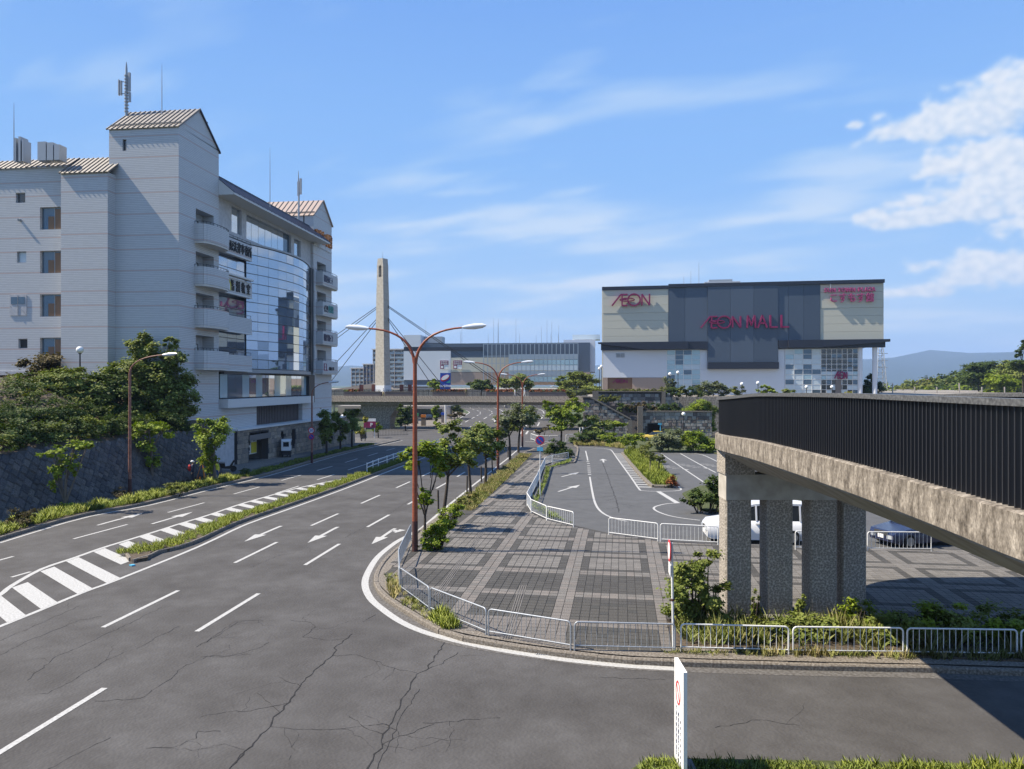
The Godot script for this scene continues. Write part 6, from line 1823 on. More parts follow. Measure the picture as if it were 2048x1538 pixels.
# ---------------------------------------------------------------- banks and terraces
func make_terraces() -> void:
	# battered retaining wall on the left, rough stone laid on the slant
	var t := thing("retaining_wall", "battered dark rubble retaining wall below the wooded bank", "wall", Vector3(-32.4, -0.1, -59.0), PI / 2)
	var w := 34.0
	var lean := Basis(Vector3(-1, 0, 0), Vector3(0, 0.908, -0.42), Vector3(0, 0.42, 0.908))
	lean = Basis(Vector3(1, 0, 0), Vector3(0, 0.908, -0.42), Vector3(0, 0.42, 0.908))
	var xf := Transform3D(lean, Vector3(-w, 0, 0))
	var b := B.new()
	b.bb(Vector3(0, 0, -0.6), Vector3(w, 4.0, 0))
	var core := B.new()
	for i in b.v.size():
		core.v.append(xf * b.v[i]); core.n.append(xf.basis * b.n[i]); core.c.append(b.c[i])
	part(t, "core", core, M.stone_joint)
	var tones := [Color(0.17, 0.165, 0.17), Color(0.13, 0.13, 0.14), Color(0.20, 0.19, 0.185), Color(0.15, 0.145, 0.15), Color(0.11, 0.11, 0.12)]
	stone_face(t, xf, w, 4.0, 0.44, tones, [], 280, 0.15, null, 0.8)
	# the bank above it
	b = B.new()
	var prof := [Vector2(-34.0, 3.4), Vector2(-37.5, 4.6), Vector2(-41.5, 6.6), Vector2(-46.0, 8.0), Vector2(-75.0, 8.4)]
	var nz := FastNoiseLite.new()
	nz.frequency = 0.25
	for i in prof.size() - 1:
		for k in 30:
			var z0 := -15.0 - k * 1.6; var z1 := z0 - 1.6
			var p := []
			for q in [[prof[i], z0], [prof[i + 1], z0], [prof[i + 1], z1], [prof[i], z1]]:
				p.append(Vector3(q[0].x, q[0].y + nz.get_noise_2d(q[0].x, q[1]) * 0.5, q[1]))
			b.up(p[0], p[1], p[2], Vector3(0.3, 1, 0).normalized()); b.up(p[0], p[2], p[3], Vector3(0.3, 1, 0).normalized())
	struct("bank", b, M.soil)
	# raised deck that carries the mall
	b = B.new()
	b.prism(packed([Vector2(-2.28, -133.5), Vector2(14, -133.5), Vector2(14.1, -138), Vector2(140, -128), Vector2(140, -420), Vector2(-2.28, -420)]), -2.3, 5.25)
	b.prism(rect(-160, -470, -2.29, -292), -2.3, 5.25)
	struct("mall_deck", b, M.concrete)
	var stone := [Color(0.50, 0.47, 0.43), Color(0.34, 0.31, 0.29), Color(0.60, 0.57, 0.53), Color(0.21, 0.18, 0.17), Color(0.42, 0.35, 0.32), Color(0.55, 0.53, 0.50)]
	# stair wing wall with its sloping top
	var a: Vector3 = Vector3(-2.68, 5.31, -122)
	var c: Vector3 = Vector3(5.32, 1.56, -122)
	var k0: Vector3 = Vector3(-1.51, 5.31, -122)
	var s := thing("stair_wing_wall", "stone wing wall whose coping slopes down beside the steps", "wall", Vector3(a.x, -2.0, -122))
	b = B.new()
	var hh := a.y + 2.0
	var hl := c.y + 2.0
	var ww := c.x - a.x
	var kx := k0.x - a.x
	b.plate(packed([Vector2(0, 0), Vector2(ww, 0), Vector2(ww, hl), Vector2(kx, hh), Vector2(0, hh)]), 0.8, Transform3D(Basis(), Vector3(0, 0, -0.8)))
	part(s, "core", b, M.stone_joint)
	stone_face(s, Transform3D(), ww - 0.5, hh, 0.55, stone, [], 0, 0.12, func(x: float) -> float: return hh - 0.2 if x < kx else lerpf(hh, hl, (x - kx) / (ww - kx)) - 0.25)
	b = B.new()
	b.bar(Vector3(-0.2, hh + 0.1, -0.3), Vector3(kx, hh + 0.1, -0.3), 1.1, 0.2); b.bar(Vector3(kx, hh + 0.1, -0.3), Vector3(ww, hl + 0.1, -0.3), 1.1, 0.2)
	part(s, "coping", b, M.kerb)
	b = B.new()
	b.bb(Vector3(ww - 0.55, 0, -0.9), Vector3(ww + 0.15, hl, 0.25))
	part(s, "end_post", b, M.kerb)
	# upper terrace wall
	a = Vector3(-1.09, 3.55, -133)
	c = Vector3(14.37, 6.14, -133)
	s = thing("upper_terrace_wall", "upper stone terrace wall with light pilaster below the hedge", "wall", Vector3(a.x, 0, -133))
	ww = c.x - a.x
	b = B.new()
	b.plate(packed([Vector2(0, -1.5), Vector2(ww, -1.5), Vector2(ww, 5.0), Vector2(ww * 0.8, c.y), Vector2(0, c.y)]), 0.5, Transform3D(Basis(), Vector3(0, 0, -0.5)))
	part(s, "core", b, M.stone_joint)
	stone_face(s, Transform3D(Basis(), Vector3(0, 0.5, 0)), ww, c.y - 0.5, 0.55, stone, [Rect2(ww * 0.80, 0, 0.7, 9)], 0, 0.12, func(x: float) -> float: return c.y - 0.7 if x < ww * 0.8 else lerpf(c.y, 5.0, (x / ww - 0.8) / 0.2) - 0.7)
	b = B.new()
	b.bb(Vector3(-0.2, c.y, -0.7), Vector3(ww * 0.8, c.y + 0.15, 0.3))
	part(s, "coping", b, M.kerb)
	b = B.new()
	b.bb(Vector3(ww * 0.80, -1.5, -0.3), Vector3(ww * 0.80 + 0.7, c.y + 0.1, 0.32))
	part(s, "pilaster", b, M.kerb)
	b = B.new()
	b.bb(Vector3(-0.1, 3.4, 0.05), Vector3(1.0, c.y + 0.2, 0.4))
	part(s, "pilaster", b, M.kerb)
	# lower terrace wall with the dark passage
	a = Vector3(7.41, -1.24, -124)
	c = Vector3(18.83, 2.88, -124)
	s = thing("lower_terrace_wall", "lower stone terrace wall pierced by a dark pedestrian passage", "wall", Vector3(a.x, 0, -124))
	ww = c.x - a.x
	var door := Rect2(0.75, -2.2, 2.2, 3)
	b = holed_b(Rect2(0, -2.2, ww, c.y + 2.2), [door], -0.6, 0.0)
	part(s, "core", b, M.stone_joint)
	stone_face(s, Transform3D(Basis(), Vector3(0, -2.0, 0)), ww, c.y + 2.0, 0.55, stone, [Rect2(0.7, 0, 2.35, door.size.y - 0.1)], 0, 0.12)
	b = B.new()
	b.bb(Vector3(-0.9, -2.2, -0.5), Vector3(0.0, c.y + 0.9, 0.3)); b.bb(Vector3(0.02, c.y, -0.5), Vector3(ww, c.y + 0.16, 0.25))
	part(s, "coping", b, M.kerb)
	b = B.new()
	b.bb(Vector3(0.4, -2.2, -6), Vector3(3.3, 2, -5.8)); b.bb(Vector3(0.4, -2.2, -5.8), Vector3(0.5, 2, -0.65)); b.bb(Vector3(3.2, -2.2, -5.8), Vector3(3.3, 2, -0.65)); b.bb(Vector3(0.5, 1.8, -5.8), Vector3(3.2, 2, -0.65))
	part(s, "passage", b, M.shop_dark)
	b = B.new()
	b.bb(Vector3(2.5, door.end.y - 0.1, 0.15), Vector3(3.1, door.end.y + 0.15, 0.3)); b.bb(Vector3(2.8, -2.0, 0.15), Vector3(2.95, door.end.y - 0.1, 0.25))
	part(s, "passage_sign", b, M.cyan_paint)
	# steps between the two walls
	var st := thing("terrace_steps", "dark concrete steps climbing between the stone terrace walls", "steps", Vector3(5.53, -1.6, -123))
	var sw: float = 1.66
	for k in 22:
		b = B.new()
		b.bb(Vector3(0, -0.5, -0.4 * k - 0.4), Vector3(sw, 0.16 * (k + 1), -0.4 * k))
		part(st, "step", b, M.gutter)
	b = B.new()
	b.bb(Vector3(-5.5, 0, -9.6), Vector3(sw, 5.2, -9.2))
	part(st, "landing_wall", b, M.asphalt_dark)

# ---------------------------------------------------------------- plants
const GREENS := {
	"oak": [Color(0.085, 0.120, 0.020), Color(0.235, 0.265, 0.070)],
	"fresh": [Color(0.105, 0.165, 0.012), Color(0.240, 0.290, 0.030)],
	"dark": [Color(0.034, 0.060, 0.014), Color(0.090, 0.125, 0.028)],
	"bronze": [Color(0.055, 0.048, 0.020), Color(0.115, 0.088, 0.035)],
	"grey": [Color(0.085, 0.110, 0.050), Color(0.180, 0.200, 0.110)],
	"olive": [Color(0.085, 0.105, 0.020), Color(0.165, 0.170, 0.040)],
	"red": [Color(0.200, 0.060, 0.025), Color(0.280, 0.110, 0.040)],
	"yellow": [Color(0.220, 0.230, 0.035), Color(0.300, 0.270, 0.060)],
}

func leaves(b: B, ce: Vector3, r: Vector3, n: int, size: float, tone: Array, clumps: int, droop := 0.0) -> void:
	n = int(n * 2.3)
	size *= 1.2
	var per := maxi(4, n / clumps)
	for k in clumps:
		var d := Vector3(rng.randfn(), rng.randfn(), rng.randfn()).normalized()
		var rad := rr(0.3, 1.02)
		var cc := ce + d * r * rad
		var cr := r * rr(0.20, 0.38)
		var mix := rng.randf()
		for i in per:
			var g := Vector3(rng.randfn(), rng.randfn() * 0.75, rng.randfn()) * 0.55
			var p := cc + g * cr
			p.y -= droop * rng.randf() * rng.randf() * r.y
			var nn := (Vector3(rng.randfn() * 0.6, 1.0, rng.randfn() * 0.6) + d * 0.7).normalized()
			var dir := Vector3(rng.randfn(), -droop - 0.15, rng.randfn())
			dir = (dir - nn * dir.dot(nn)).normalized()
			var t := clampf(mix * 0.55 + rng.randf() * 0.45, 0.0, 1.0)
			var c: Color = tone[0].lerp(tone[1], t) * rr(0.85, 1.15)
			b.col = Color(c.r, c.g, c.b)
			var s := size * rr(0.7, 1.35)
			b.leaf(p, dir, nn.cross(dir), s, s * 0.62)

func limb(b: B, a: Vector3, e: Vector3, r0: float, r1: float, bend := 0.15) -> void:
	var l := a.distance_to(e)
	var m := a.lerp(e, 0.5) + Vector3(rr(-1, 1), rr(-0.3, 0.6), rr(-1, 1)) * l * bend
	var pts := []
	for k in 6:
		var t := k / 5.0
		pts.append(a.lerp(m, t).lerp(m.lerp(e, t), t))
	b.tube(pts, [r0, lerpf(r0, r1, 0.2), lerpf(r0, r1, 0.4), lerpf(r0, r1, 0.6), lerpf(r0, r1, 0.8), r1], 7)

# base, crown lumps as [offset, half width, half height], leaf count per square metre of lump outline, leaf length
func tree(called: String, label: String, group: String, base: Vector3, lumps: Array, tone: String, dens: float, leaf: float, trunk: float, fork := 0.55, droop := 0.0, bark := "bark") -> Node3D:
	var t := thing(called, label, "tree", base, 0.0, group)
	var low := INF
	var ce := Vector3.ZERO
	for l in lumps:
		ce += l[0] / lumps.size()
		low = minf(low, l[0].y - l[2] * 0.4)
	var top := Vector3(ce.x * 0.5, maxf(low * fork * 1.6, 0.5), ce.z * 0.5)
	var b := B.new()
	limb(b, Vector3(0, -0.3, 0), top, trunk, trunk * 0.62, 0.05)
	for l in lumps:
		limb(b, top - Vector3(0, 0.1, 0), l[0], trunk * 0.5, trunk * 0.10, 0.12)
		for k in 3:
			var q: Vector3 = l[0] + Vector3(rr(-0.7, 0.7) * l[1], rr(-0.1, 0.7) * l[2], rr(-0.7, 0.7) * l[1])
			limb(b, top.lerp(l[0], rr(0.45, 0.85)), q, trunk * 0.22, trunk * 0.05, 0.1)
	part(t, "trunk", b, M[bark])
	b = B.new()
	for l in lumps:
		var area: float = 3.2 * l[1] * l[2] * 2.2
		leaves(b, l[0], Vector3(l[1], l[2], l[1]), int(area * dens), leaf, GREENS[tone], maxi(7, int(area * 2.2 / (leaf * 8.0))), droop)
	part(t, "crown", b, M.leaf)
	return t

func shrub(called: String, label: String, group: String, base: Vector3, lumps: Array, tone: String, dens: float, leaf: float, category := "shrub") -> Node3D:
	var t := thing(called, label, category, base, 0.0, group)
	var b := B.new()
	for l in lumps:
		for k in 3:
			limb(b, Vector3(l[0].x * 0.6 + rr(-0.1, 0.1), -0.15, l[0].z * 0.6), l[0] + Vector3(rr(-0.4, 0.4) * l[1], rr(0.0, 0.5) * l[2], rr(-0.4, 0.4) * l[1]), 0.035, 0.012, 0.1)
	part(t, "stem", b, M.bark)
	b = B.new()
	for l in lumps:
		var area: float = 3.2 * l[1] * l[2] * 2.2
		leaves(b, l[0], Vector3(l[1], l[2], l[1]), int(area * dens), leaf, GREENS[tone], maxi(8, int(area * 2.2 / (leaf * 8.0))))
	part(t, "foliage", b, M.leaf)
	return t

# a clipped hedge following a line: many overlapping lumps of leaves
func hedge(label: String, pts: Array, y: float, w: float, h: float, tone: String, dens: float, leaf: float, mixed := "") -> void:
	var t := thing("hedge", label, "hedge", Vector3(pts[0].x, y, pts[0].y))
	var b := B.new()
	var st := B.new()
	for i in pts.size() - 1:
		var l: float = pts[i].distance_to(pts[i + 1])
		var n := maxi(1, int(l / (w * 0.55)))
		for k in n:
			var p: Vector2 = pts[i].lerp(pts[i + 1], (k + 0.5) / n) - pts[0]
			var tn: Array = GREENS[mixed] if mixed != "" and rng.randf() < 0.35 else GREENS[tone]
			leaves(b, Vector3(p.x, h * rr(0.48, 0.58), p.y), Vector3(w * 0.6, h * 0.55, w * 0.6), int(w * h * 7.0 * dens), leaf, tn, 10)
			limb(st, Vector3(p.x, -0.2, p.y), Vector3(p.x + rr(-0.2, 0.2), h * 0.6, p.y), 0.03, 0.012)
	part(t, "stem", st, M.bark)
	part(t, "foliage", b, M.leaf)

func tuft_mesh(h: float, n: int, spread: float) -> ArrayMesh:
	var b := B.new()
	for k in n:
		var a := rr(0, TAU)
		var o := Vector3(cos(a), 0, sin(a)) * rr(0, spread)
		var lean := Vector3(rng.randfn(), 0, rng.randfn()) * 0.28 * h
		var hh := h * rr(0.55, 1.1)
		var s := Vector3(-sin(a), 0, cos(a)) * 0.007
		var q := Vector3(rng.randfn() * 0.5, 1, rng.randfn() * 0.5).normalized()
		b.trin(o - s, o + lean * 0.4 + Vector3(0, hh * 0.6, 0) + s * 0.7, o + s, q, q, q)
		b.trin(o + s * 0.7 + lean * 0.4 + Vector3(0, hh * 0.6, 0), o - s, o + lean + Vector3(0, hh, 0), q, q, q)
	return b.mesh()

func grass_patch(called: String, label: String, poly: PackedVector2Array, per_m2: float, h: float, y: Callable, tones: Array, cat := "grass") -> void:
	var lo := poly[0]; var hi := poly[0]
	for p in poly:
		lo = lo.min(p); hi = hi.max(p)
	var n := int((hi.x - lo.x) * (hi.y - lo.y) * per_m2)
	var xs := []
	var cols := []
	var nz := FastNoiseLite.new()
	nz.frequency = 0.5
	for k in n:
		var p := Vector2(rr(lo.x, hi.x), rr(lo.y, hi.y))
		if not Geometry2D.is_point_in_polygon(p, poly): continue
		var v := nz.get_noise_2dv(p)
		if v < -0.42: continue
		var s := clampf(0.9 + v * 0.8 + rr(-0.25, 0.25), 0.35, 1.6)
		xs.append(Transform3D(Basis(Vector3.UP, rr(0, TAU)).scaled(Vector3(1, s, 1) * (0.8 + 0.3 * s)), Vector3(p.x, y.call(p), p.y)))
		var c: Color = tones[0].lerp(tones[1], clampf(0.5 + v * 0.8 + rr(-0.4, 0.4), 0.0, 1.0)) * rr(0.85, 1.15)
		cols.append(Color(c.r, c.g, c.b))
	var o := multi(self, called, tuft_mesh(h, 16, 0.1), M.grass, xs, cols)
	o.name = numbered(called)
	tag(o, label, cat)

func make_plants() -> void:
	var lush := [Color(0.115, 0.165, 0.014), Color(0.235, 0.270, 0.030)]
	var dry := [Color(0.175, 0.160, 0.050), Color(0.260, 0.215, 0.090)]
	var deep := [Color(0.050, 0.090, 0.014), Color(0.130, 0.180, 0.030)]
	# --- grass
	var ring := []
	var back := []
	for p in smooth_line([Vector2(-19.32, -29.11), Vector2(-18.37, -31.25), Vector2(-18.8, -36.79), Vector2(-18.78, -43.07), Vector2(-18.85, -52.79), Vector2(-19.25, -64.02), Vector2(-19.41, -70.56), Vector2(-19.92, -89.13)], 2):
		ring.append(p + Vector2(-0.62, 0)); back.append(p + Vector2(-1.68, 0))
	back.reverse()
	grass_patch("median_grass", "bright grass growing along the narrow road median", packed(ring + back), 46, 0.24, func(p: Vector2) -> float: return gy(p.y) + 0.13, lush)
	var l := []
	var r := []
	for p in smooth_line([Vector2(-28.04, -29.18), Vector2(-28.14, -30.92), Vector2(-28.84, -37.91), Vector2(-28.11, -42.33), Vector2(-28.42, -50.42), Vector2(-28.36, -55.94)], 2):
		l.append(p + Vector2(-0.7, 0)); r.append(p + Vector2(-2.2, 0))
	r.reverse()
	grass_patch("verge_grass", "tall bright grass on the strip below the rubble retaining wall", packed(l + r), 46, 0.33, func(p: Vector2) -> float: return gy(p.y) + 0.16, lush)
	l = []; r = []
	for p in smooth_line([Vector2(-28.47, -57.02), Vector2(-28.45, -59.74), Vector2(-29.41, -70.54), Vector2(-30.5, -85.07), Vector2(-30.77, -98.91)], 2):
		l.append(p + Vector2(-0.7, 0)); r.append(p + Vector2(-2.1, 0))
	r.reverse()
	grass_patch("verge_grass", "shaded low grass on the strip beside the stone base wall", packed(l + r), 28, 0.2, func(p: Vector2) -> float: return gy(p.y) + 0.16, lush)
	grass_patch("tree_strip_grass", "grass strip under the row of street trees by the sidewalk", packed([Vector2(-8.8, -42), Vector2(-7.4, -42), Vector2(-7.5, -60), Vector2(-7.9, -84), Vector2(-9.2, -84), Vector2(-8.85, -60)]), 34, 0.22, func(p: Vector2) -> float: return gy(p.y) + 0.14, [lush[0], dry[1]])
	grass_patch("kerb_weeds", "dry weeds in the joint at the bend of the plaza kerb", packed([Vector2(-8.15, -26.84), Vector2(-7.97, -27.59), Vector2(-7.12, -25.29), Vector2(-5.44, -22.84), Vector2(-5.24, -21.89), Vector2(-6.1, -22.96), Vector2(-7.15, -24.26)]), 34, 0.2, func(p: Vector2) -> float: return 0.13, [lush[0], dry[1]], "weeds")
	grass_patch("kerb_weeds", "green tuft of weeds at the kerb below the grey fence bend", packed([Vector2(-5.36, -22.65), Vector2(-4.55, -22.16), Vector2(-4.19, -21.38), Vector2(-4.6, -21.25), Vector2(-5.1, -21.81)]), 90, 0.32, func(p: Vector2) -> float: return 0.1, [deep[1], lush[1]], "weeds")
	grass_patch("kerb_weeds", "sparse dry weeds along the foot of the white fence panels", packed([Vector2(1.6, -20.2), Vector2(13.5, -21.1), Vector2(13.5, -20.75), Vector2(1.6, -19.95)]), 60, 0.22, func(p: Vector2) -> float: return 0.14, [lush[0], dry[1]], "weeds")
	grass_patch("fence_grass", "tall tawny grass behind the first white fence panel", packed([Vector2(2.6, -21.1), Vector2(4.6, -21.2), Vector2(4.6, -20.85), Vector2(2.6, -20.75)]), 70, 0.42, func(p: Vector2) -> float: return 0.18, [lush[0], dry[0]])
	grass_patch("bed_grass", "rough grass and weeds round the feet of the walkway piers", packed([Vector2(2.3, -22.8), Vector2(16.5, -22.8), Vector2(16.5, -20.9), Vector2(2.3, -20.9)]), 14, 0.42, func(p: Vector2) -> float: return 0.18, [deep[1], dry[0]])
	grass_patch("corner_grass", "long grass on the near corner below the white notice board", packed([Vector2(0.6, -13.8), Vector2(1.05, -14.35), Vector2(9.3, -15.05), Vector2(9.3, -12.5), Vector2(0.4, -12.5)]), 80, 0.17, func(p: Vector2) -> float: return 0.12, [deep[1], lush[1]])
	grass_patch("island_grass", "bright grass on the rotary island round the saplings", packed([Vector2(3.02, -86.99), Vector2(3.97, -92.95), Vector2(5.29, -90.43), Vector2(5.74, -77.16), Vector2(5.81, -69.11), Vector2(5.88, -61.9), Vector2(6, -58.4), Vector2(5.82, -56.9), Vector2(5.27, -56.26), Vector2(4.12, -56.38), Vector2(3.72, -64.81), Vector2(3.35, -76.29)]), 24, 0.42, func(p: Vector2) -> float: return gy(p.y) + 0.17, lush)
	grass_patch("island_grass", "strip of grass along the white rotary fence", packed([Vector2(-4.18, -44.43), Vector2(-3.89, -43.28), Vector2(-2.88, -40.53), Vector2(-1.32, -38.36), Vector2(-1.55, -38.94), Vector2(-2.79, -41.23), Vector2(-3.91, -44.88), Vector2(-4.11, -47.95), Vector2(-4.4, -57.89), Vector2(-4.88, -67.9), Vector2(-3, -77.89), Vector2(-2.99, -74.92), Vector2(-4.66, -68.89), Vector2(-4.17, -56.91), Vector2(-3.98, -47.96)]), 40, 0.22, func(p: Vector2) -> float: return gy(p.y) + 0.14, [lush[0], deep[1]])
	grass_patch("bed_edge_grass", "pale grass edging the shrub bed beyond the rotary", packed([Vector2(-3.66, -106.43), Vector2(0.14, -105.87), Vector2(3.54, -100.03), Vector2(3.41, -96.18), Vector2(0.14, -101.03), Vector2(-3.51, -102.04)]), 14, 0.4, func(p: Vector2) -> float: return gy(p.y) + 0.15, [lush[1], dry[1]])
	# --- street trees on the right-hand strip
	var grp := "street trees along the right sidewalk"
	tree("street_tree", "nearest street tree, thin trunk with tufts, beside the orange lamp post", grp, Vector3(-8.73, 0.15, -35.58), [[Vector3(-0.35, 3.89, 0.04), 0.76, 0.61], [Vector3(0.45, 3.74, -0.05), 0.86, 0.66], [Vector3(-0.63, 3.41, 0.08), 0.61, 0.45], [Vector3(0.75, 3.16, -0.09), 0.56, 0.45], [Vector3(0, 1.89, 0), 0.35, 0.3], [Vector3(-0.05, 1.41, 0.01), 0.56, 0.45]], "fresh", 80, 0.17, 0.09, 0.4)
	tree("street_tree", "second street tree from the camera with a forked dark trunk", grp, Vector3(-8.92, 0.07, -40.54), [[Vector3(-0.14, 3.53, 0.02), 0.98, 0.75], [Vector3(0.85, 3.67, -0.1), 1.03, 0.86], [Vector3(0.43, 2.81, -0.05), 0.98, 0.63], [Vector3(1.42, 3.24, -0.17), 0.57, 0.63]], "oak", 80, 0.17, 0.12, 0.55)
	tree("street_tree", "third street tree from the camera, crown spreading over the lanes", grp, Vector3(-8.58, -0.07, -47.95), [[Vector3(-1.24, 4.22, 0.15), 1.01, 0.88], [Vector3(-0.23, 3.82, 0.03), 1.28, 1.01], [Vector3(0.6, 3.31, -0.07), 0.88, 0.88], [Vector3(-0.74, 3.14, 0.09), 0.81, 0.61]], "oak", 75, 0.18, 0.12, 0.55)
	tree("street_tree", "fourth street tree with a round crown behind the third", grp, Vector3(-8.75, -0.19, -55.01), [[Vector3(-0.19, 3.87, 0.02), 1.31, 1.08], [Vector3(0.58, 3.21, -0.07), 1.08, 1.01], [Vector3(-0.77, 3.71, 0.09), 0.85, 0.77], [Vector3(0.77, 2.44, -0.09), 0.62, 0.54]], "oak", 75, 0.19, 0.13, 0.6)
	tree("street_tree", "fifth street tree, pale airy crown in front of the second lamp", grp, Vector3(-9.61, -0.6, -77.7), [[Vector3(-0.54, 4.13, 0.07), 1.41, 1.2], [Vector3(1.08, 4.68, -0.13), 1.63, 1.3], [Vector3(-1.08, 3.04, 0.13), 1.09, 0.87]], "grey", 65, 0.22, 0.15, 0.6)
	tree("street_tree", "farthest street tree on the strip with wide flat crown", grp, Vector3(-9.9, -0.8, -88.62), [[Vector3(0.49, 4.52, -0.06), 1.73, 1.24], [Vector3(1.54, 3.78, -0.19), 1.36, 1.11], [Vector3(-0.43, 3.53, 0.05), 1.36, 1.11]], "oak", 60, 0.24, 0.16, 0.65)
	# support stakes
	for q in [Vector3(-9.43, -0, -41.78), Vector3(-9.19, -0.15, -49.74), Vector3(-9.33, -0.28, -56.86), Vector3(-10.12, -0.69, -80.05), Vector3(-9.64, -0.42, -64.94)]:
		var b := B.new()
		b.tube([q, q + Vector3(rr(-0.05, 0.05), 1.25, 0)], [0.06, 0.055], 7)
		var o := part(self, numbered("tree_stake"), b, M.bark)
		tag(o, "short weathered wooden stake " + ["at the second street tree", "at the third street tree", "at the fourth street tree", "at the fifth street tree", "between the fourth street tree and the second lamp"][taken["tree_stake"] - 1], "stake", "stakes beside the street trees")
	# --- left street trees, pruned to drooping mops
	grp = "pruned street trees along the left verge"
	tree("pruned_tree", "sparse pruned tree nearest on the left verge, twigs hanging before the wall", grp, Vector3(-31.34, 0.1, -39), [[Vector3(-0.47, 3.54, 0.06), 0.88, 0.41], [Vector3(0.64, 3.89, -0.08), 1, 0.35], [Vector3(1.38, 3.78, -0.17), 0.53, 0.29], [Vector3(-0.29, 2.65, 0.04), 0.65, 0.65], [Vector3(0.35, 2.8, -0.04), 0.59, 0.65], [Vector3(-0.47, 1.77, 0.06), 0.35, 0.47], [Vector3(0, 0.24, 0), 0.77, 0.35]], "fresh", 55, 0.16, 0.15, 0.9, 0.5, "bark_pale")
	tree("pruned_tree", "pruned tree beside the rust-coloured lamp on the left verge", grp, Vector3(-32.86, -0.09, -49.49), [[Vector3(-0.07, 4.61, 0.01), 1.33, 0.52], [Vector3(0.91, 4.17, -0.11), 0.81, 0.52], [Vector3(-0.37, 3.5, 0.04), 0.96, 0.81], [Vector3(0.07, 2.32, -0.01), 0.66, 0.81]], "fresh", 60, 0.17, 0.15, 0.9, 0.5, "bark_pale")
	tree("pruned_tree", "dense mop-headed pruned tree at the corner of the office block", grp, Vector3(-29.79, -0.16, -53.07), [[Vector3(-0.97, 4.49, 0.12), 0.94, 0.63], [Vector3(0.58, 4.49, -0.07), 0.94, 0.63], [Vector3(-0.19, 3.71, 0.02), 1.33, 0.94], [Vector3(-0.31, 2.54, 0.04), 0.94, 0.94], [Vector3(-0.19, 1.37, 0.02), 0.55, 0.7]], "fresh", 85, 0.17, 0.16, 0.9, 0.5, "bark_pale")
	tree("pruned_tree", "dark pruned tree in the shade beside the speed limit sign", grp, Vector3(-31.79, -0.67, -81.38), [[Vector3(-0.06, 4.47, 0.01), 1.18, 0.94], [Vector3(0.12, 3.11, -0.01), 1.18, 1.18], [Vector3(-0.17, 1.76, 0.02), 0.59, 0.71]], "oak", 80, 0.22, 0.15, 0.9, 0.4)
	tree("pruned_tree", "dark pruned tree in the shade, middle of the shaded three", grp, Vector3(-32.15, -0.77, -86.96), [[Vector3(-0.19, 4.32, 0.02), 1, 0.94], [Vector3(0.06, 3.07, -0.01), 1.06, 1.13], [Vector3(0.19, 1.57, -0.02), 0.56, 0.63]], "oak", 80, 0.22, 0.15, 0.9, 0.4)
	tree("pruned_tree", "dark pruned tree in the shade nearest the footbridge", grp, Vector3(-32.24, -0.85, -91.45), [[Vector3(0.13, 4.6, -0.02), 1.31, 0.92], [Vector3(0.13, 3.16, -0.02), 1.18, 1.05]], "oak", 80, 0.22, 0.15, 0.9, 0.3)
	# --- the wooded bank
	grp = "trees on the bank below the office block"
	tree("bank_tree", "round bronze-leaved tree on the bank under the white globe lamp", grp, Vector3(-47.92, 4.79, -58.68), [[Vector3(-1.63, 3.47, 0.2), 1.78, 1.51], [Vector3(0.13, 4.44, -0.02), 2.13, 1.33], [Vector3(1.68, 3.56, -0.2), 1.6, 1.33], [Vector3(-0.31, 2.22, 0.04), 2.22, 1.16]], "bronze", 93, 0.22, 0.22, 0.6)
	tree("bank_tree", "spreading green tree with a dark leaning trunk in the middle of the bank", grp, Vector3(-43.31, 4.44, -53.19), [[Vector3(-0.8, 3.22, 0.1), 1.61, 0.97], [Vector3(1, 3.42, -0.12), 1.77, 1.05], [Vector3(2.6, 2.42, -0.31), 1.85, 1.37], [Vector3(0.2, 1.81, -0.02), 1.77, 0.97], [Vector3(1.8, 1.01, -0.22), 1.45, 1.05]], "oak", 93, 0.2, 0.24, 0.6)
	tree("bank_tree", "tall dense tree on the bank reaching over the office corner", grp, Vector3(-37.74, 2.94, -57.89), [[Vector3(-1.28, 7.53, 0.15), 1.29, 1.46], [Vector3(0.64, 6.89, -0.08), 1.72, 1.29], [Vector3(-1.92, 5.6, 0.23), 2.24, 1.46], [Vector3(0.64, 4.95, -0.08), 2.24, 1.55], [Vector3(2.14, 3.66, -0.26), 1.46, 1.72], [Vector3(-0.64, 3.23, 0.08), 2.41, 1.72], [Vector3(1.5, 1.94, -0.18), 1.72, 1.29], [Vector3(-1.28, 7.97, 0.15), 0.69, 1.12], [Vector3(1.07, 7.97, -0.13), 0.6, 0.69]], "oak", 102, 0.2, 0.26, 0.55)
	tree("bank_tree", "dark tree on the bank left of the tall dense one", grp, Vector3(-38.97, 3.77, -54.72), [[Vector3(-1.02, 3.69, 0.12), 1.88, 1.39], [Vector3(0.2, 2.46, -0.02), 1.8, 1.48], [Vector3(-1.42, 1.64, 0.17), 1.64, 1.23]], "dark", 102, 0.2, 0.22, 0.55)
	tree("bank_tree", "green tree at the left edge of the bank below the wing wall", grp, Vector3(-45.12, 4.79, -49.95), [[Vector3(-0.68, 2.48, 0.08), 1.38, 0.92], [Vector3(0.53, 2.29, -0.06), 1.22, 0.84], [Vector3(0.08, 1.15, -0.01), 1.6, 1.15], [Vector3(-1.44, 1.53, 0.17), 1.53, 1.53]], "oak", 93, 0.2, 0.2, 0.6)
	grp = "shrubs on the bank"
	shrub("bank_shrub", "grey-leaved shrub in the middle of the bank", grp, Vector3(-42.77, 4.6, -50.23), [[Vector3(-0.57, 1.34, 0.07), 1.3, 0.99], [Vector3(0.57, 0.95, -0.07), 1.07, 0.92], [Vector3(-0.76, 0.19, 0.09), 0.99, 0.76]], "grey", 75, 0.13)
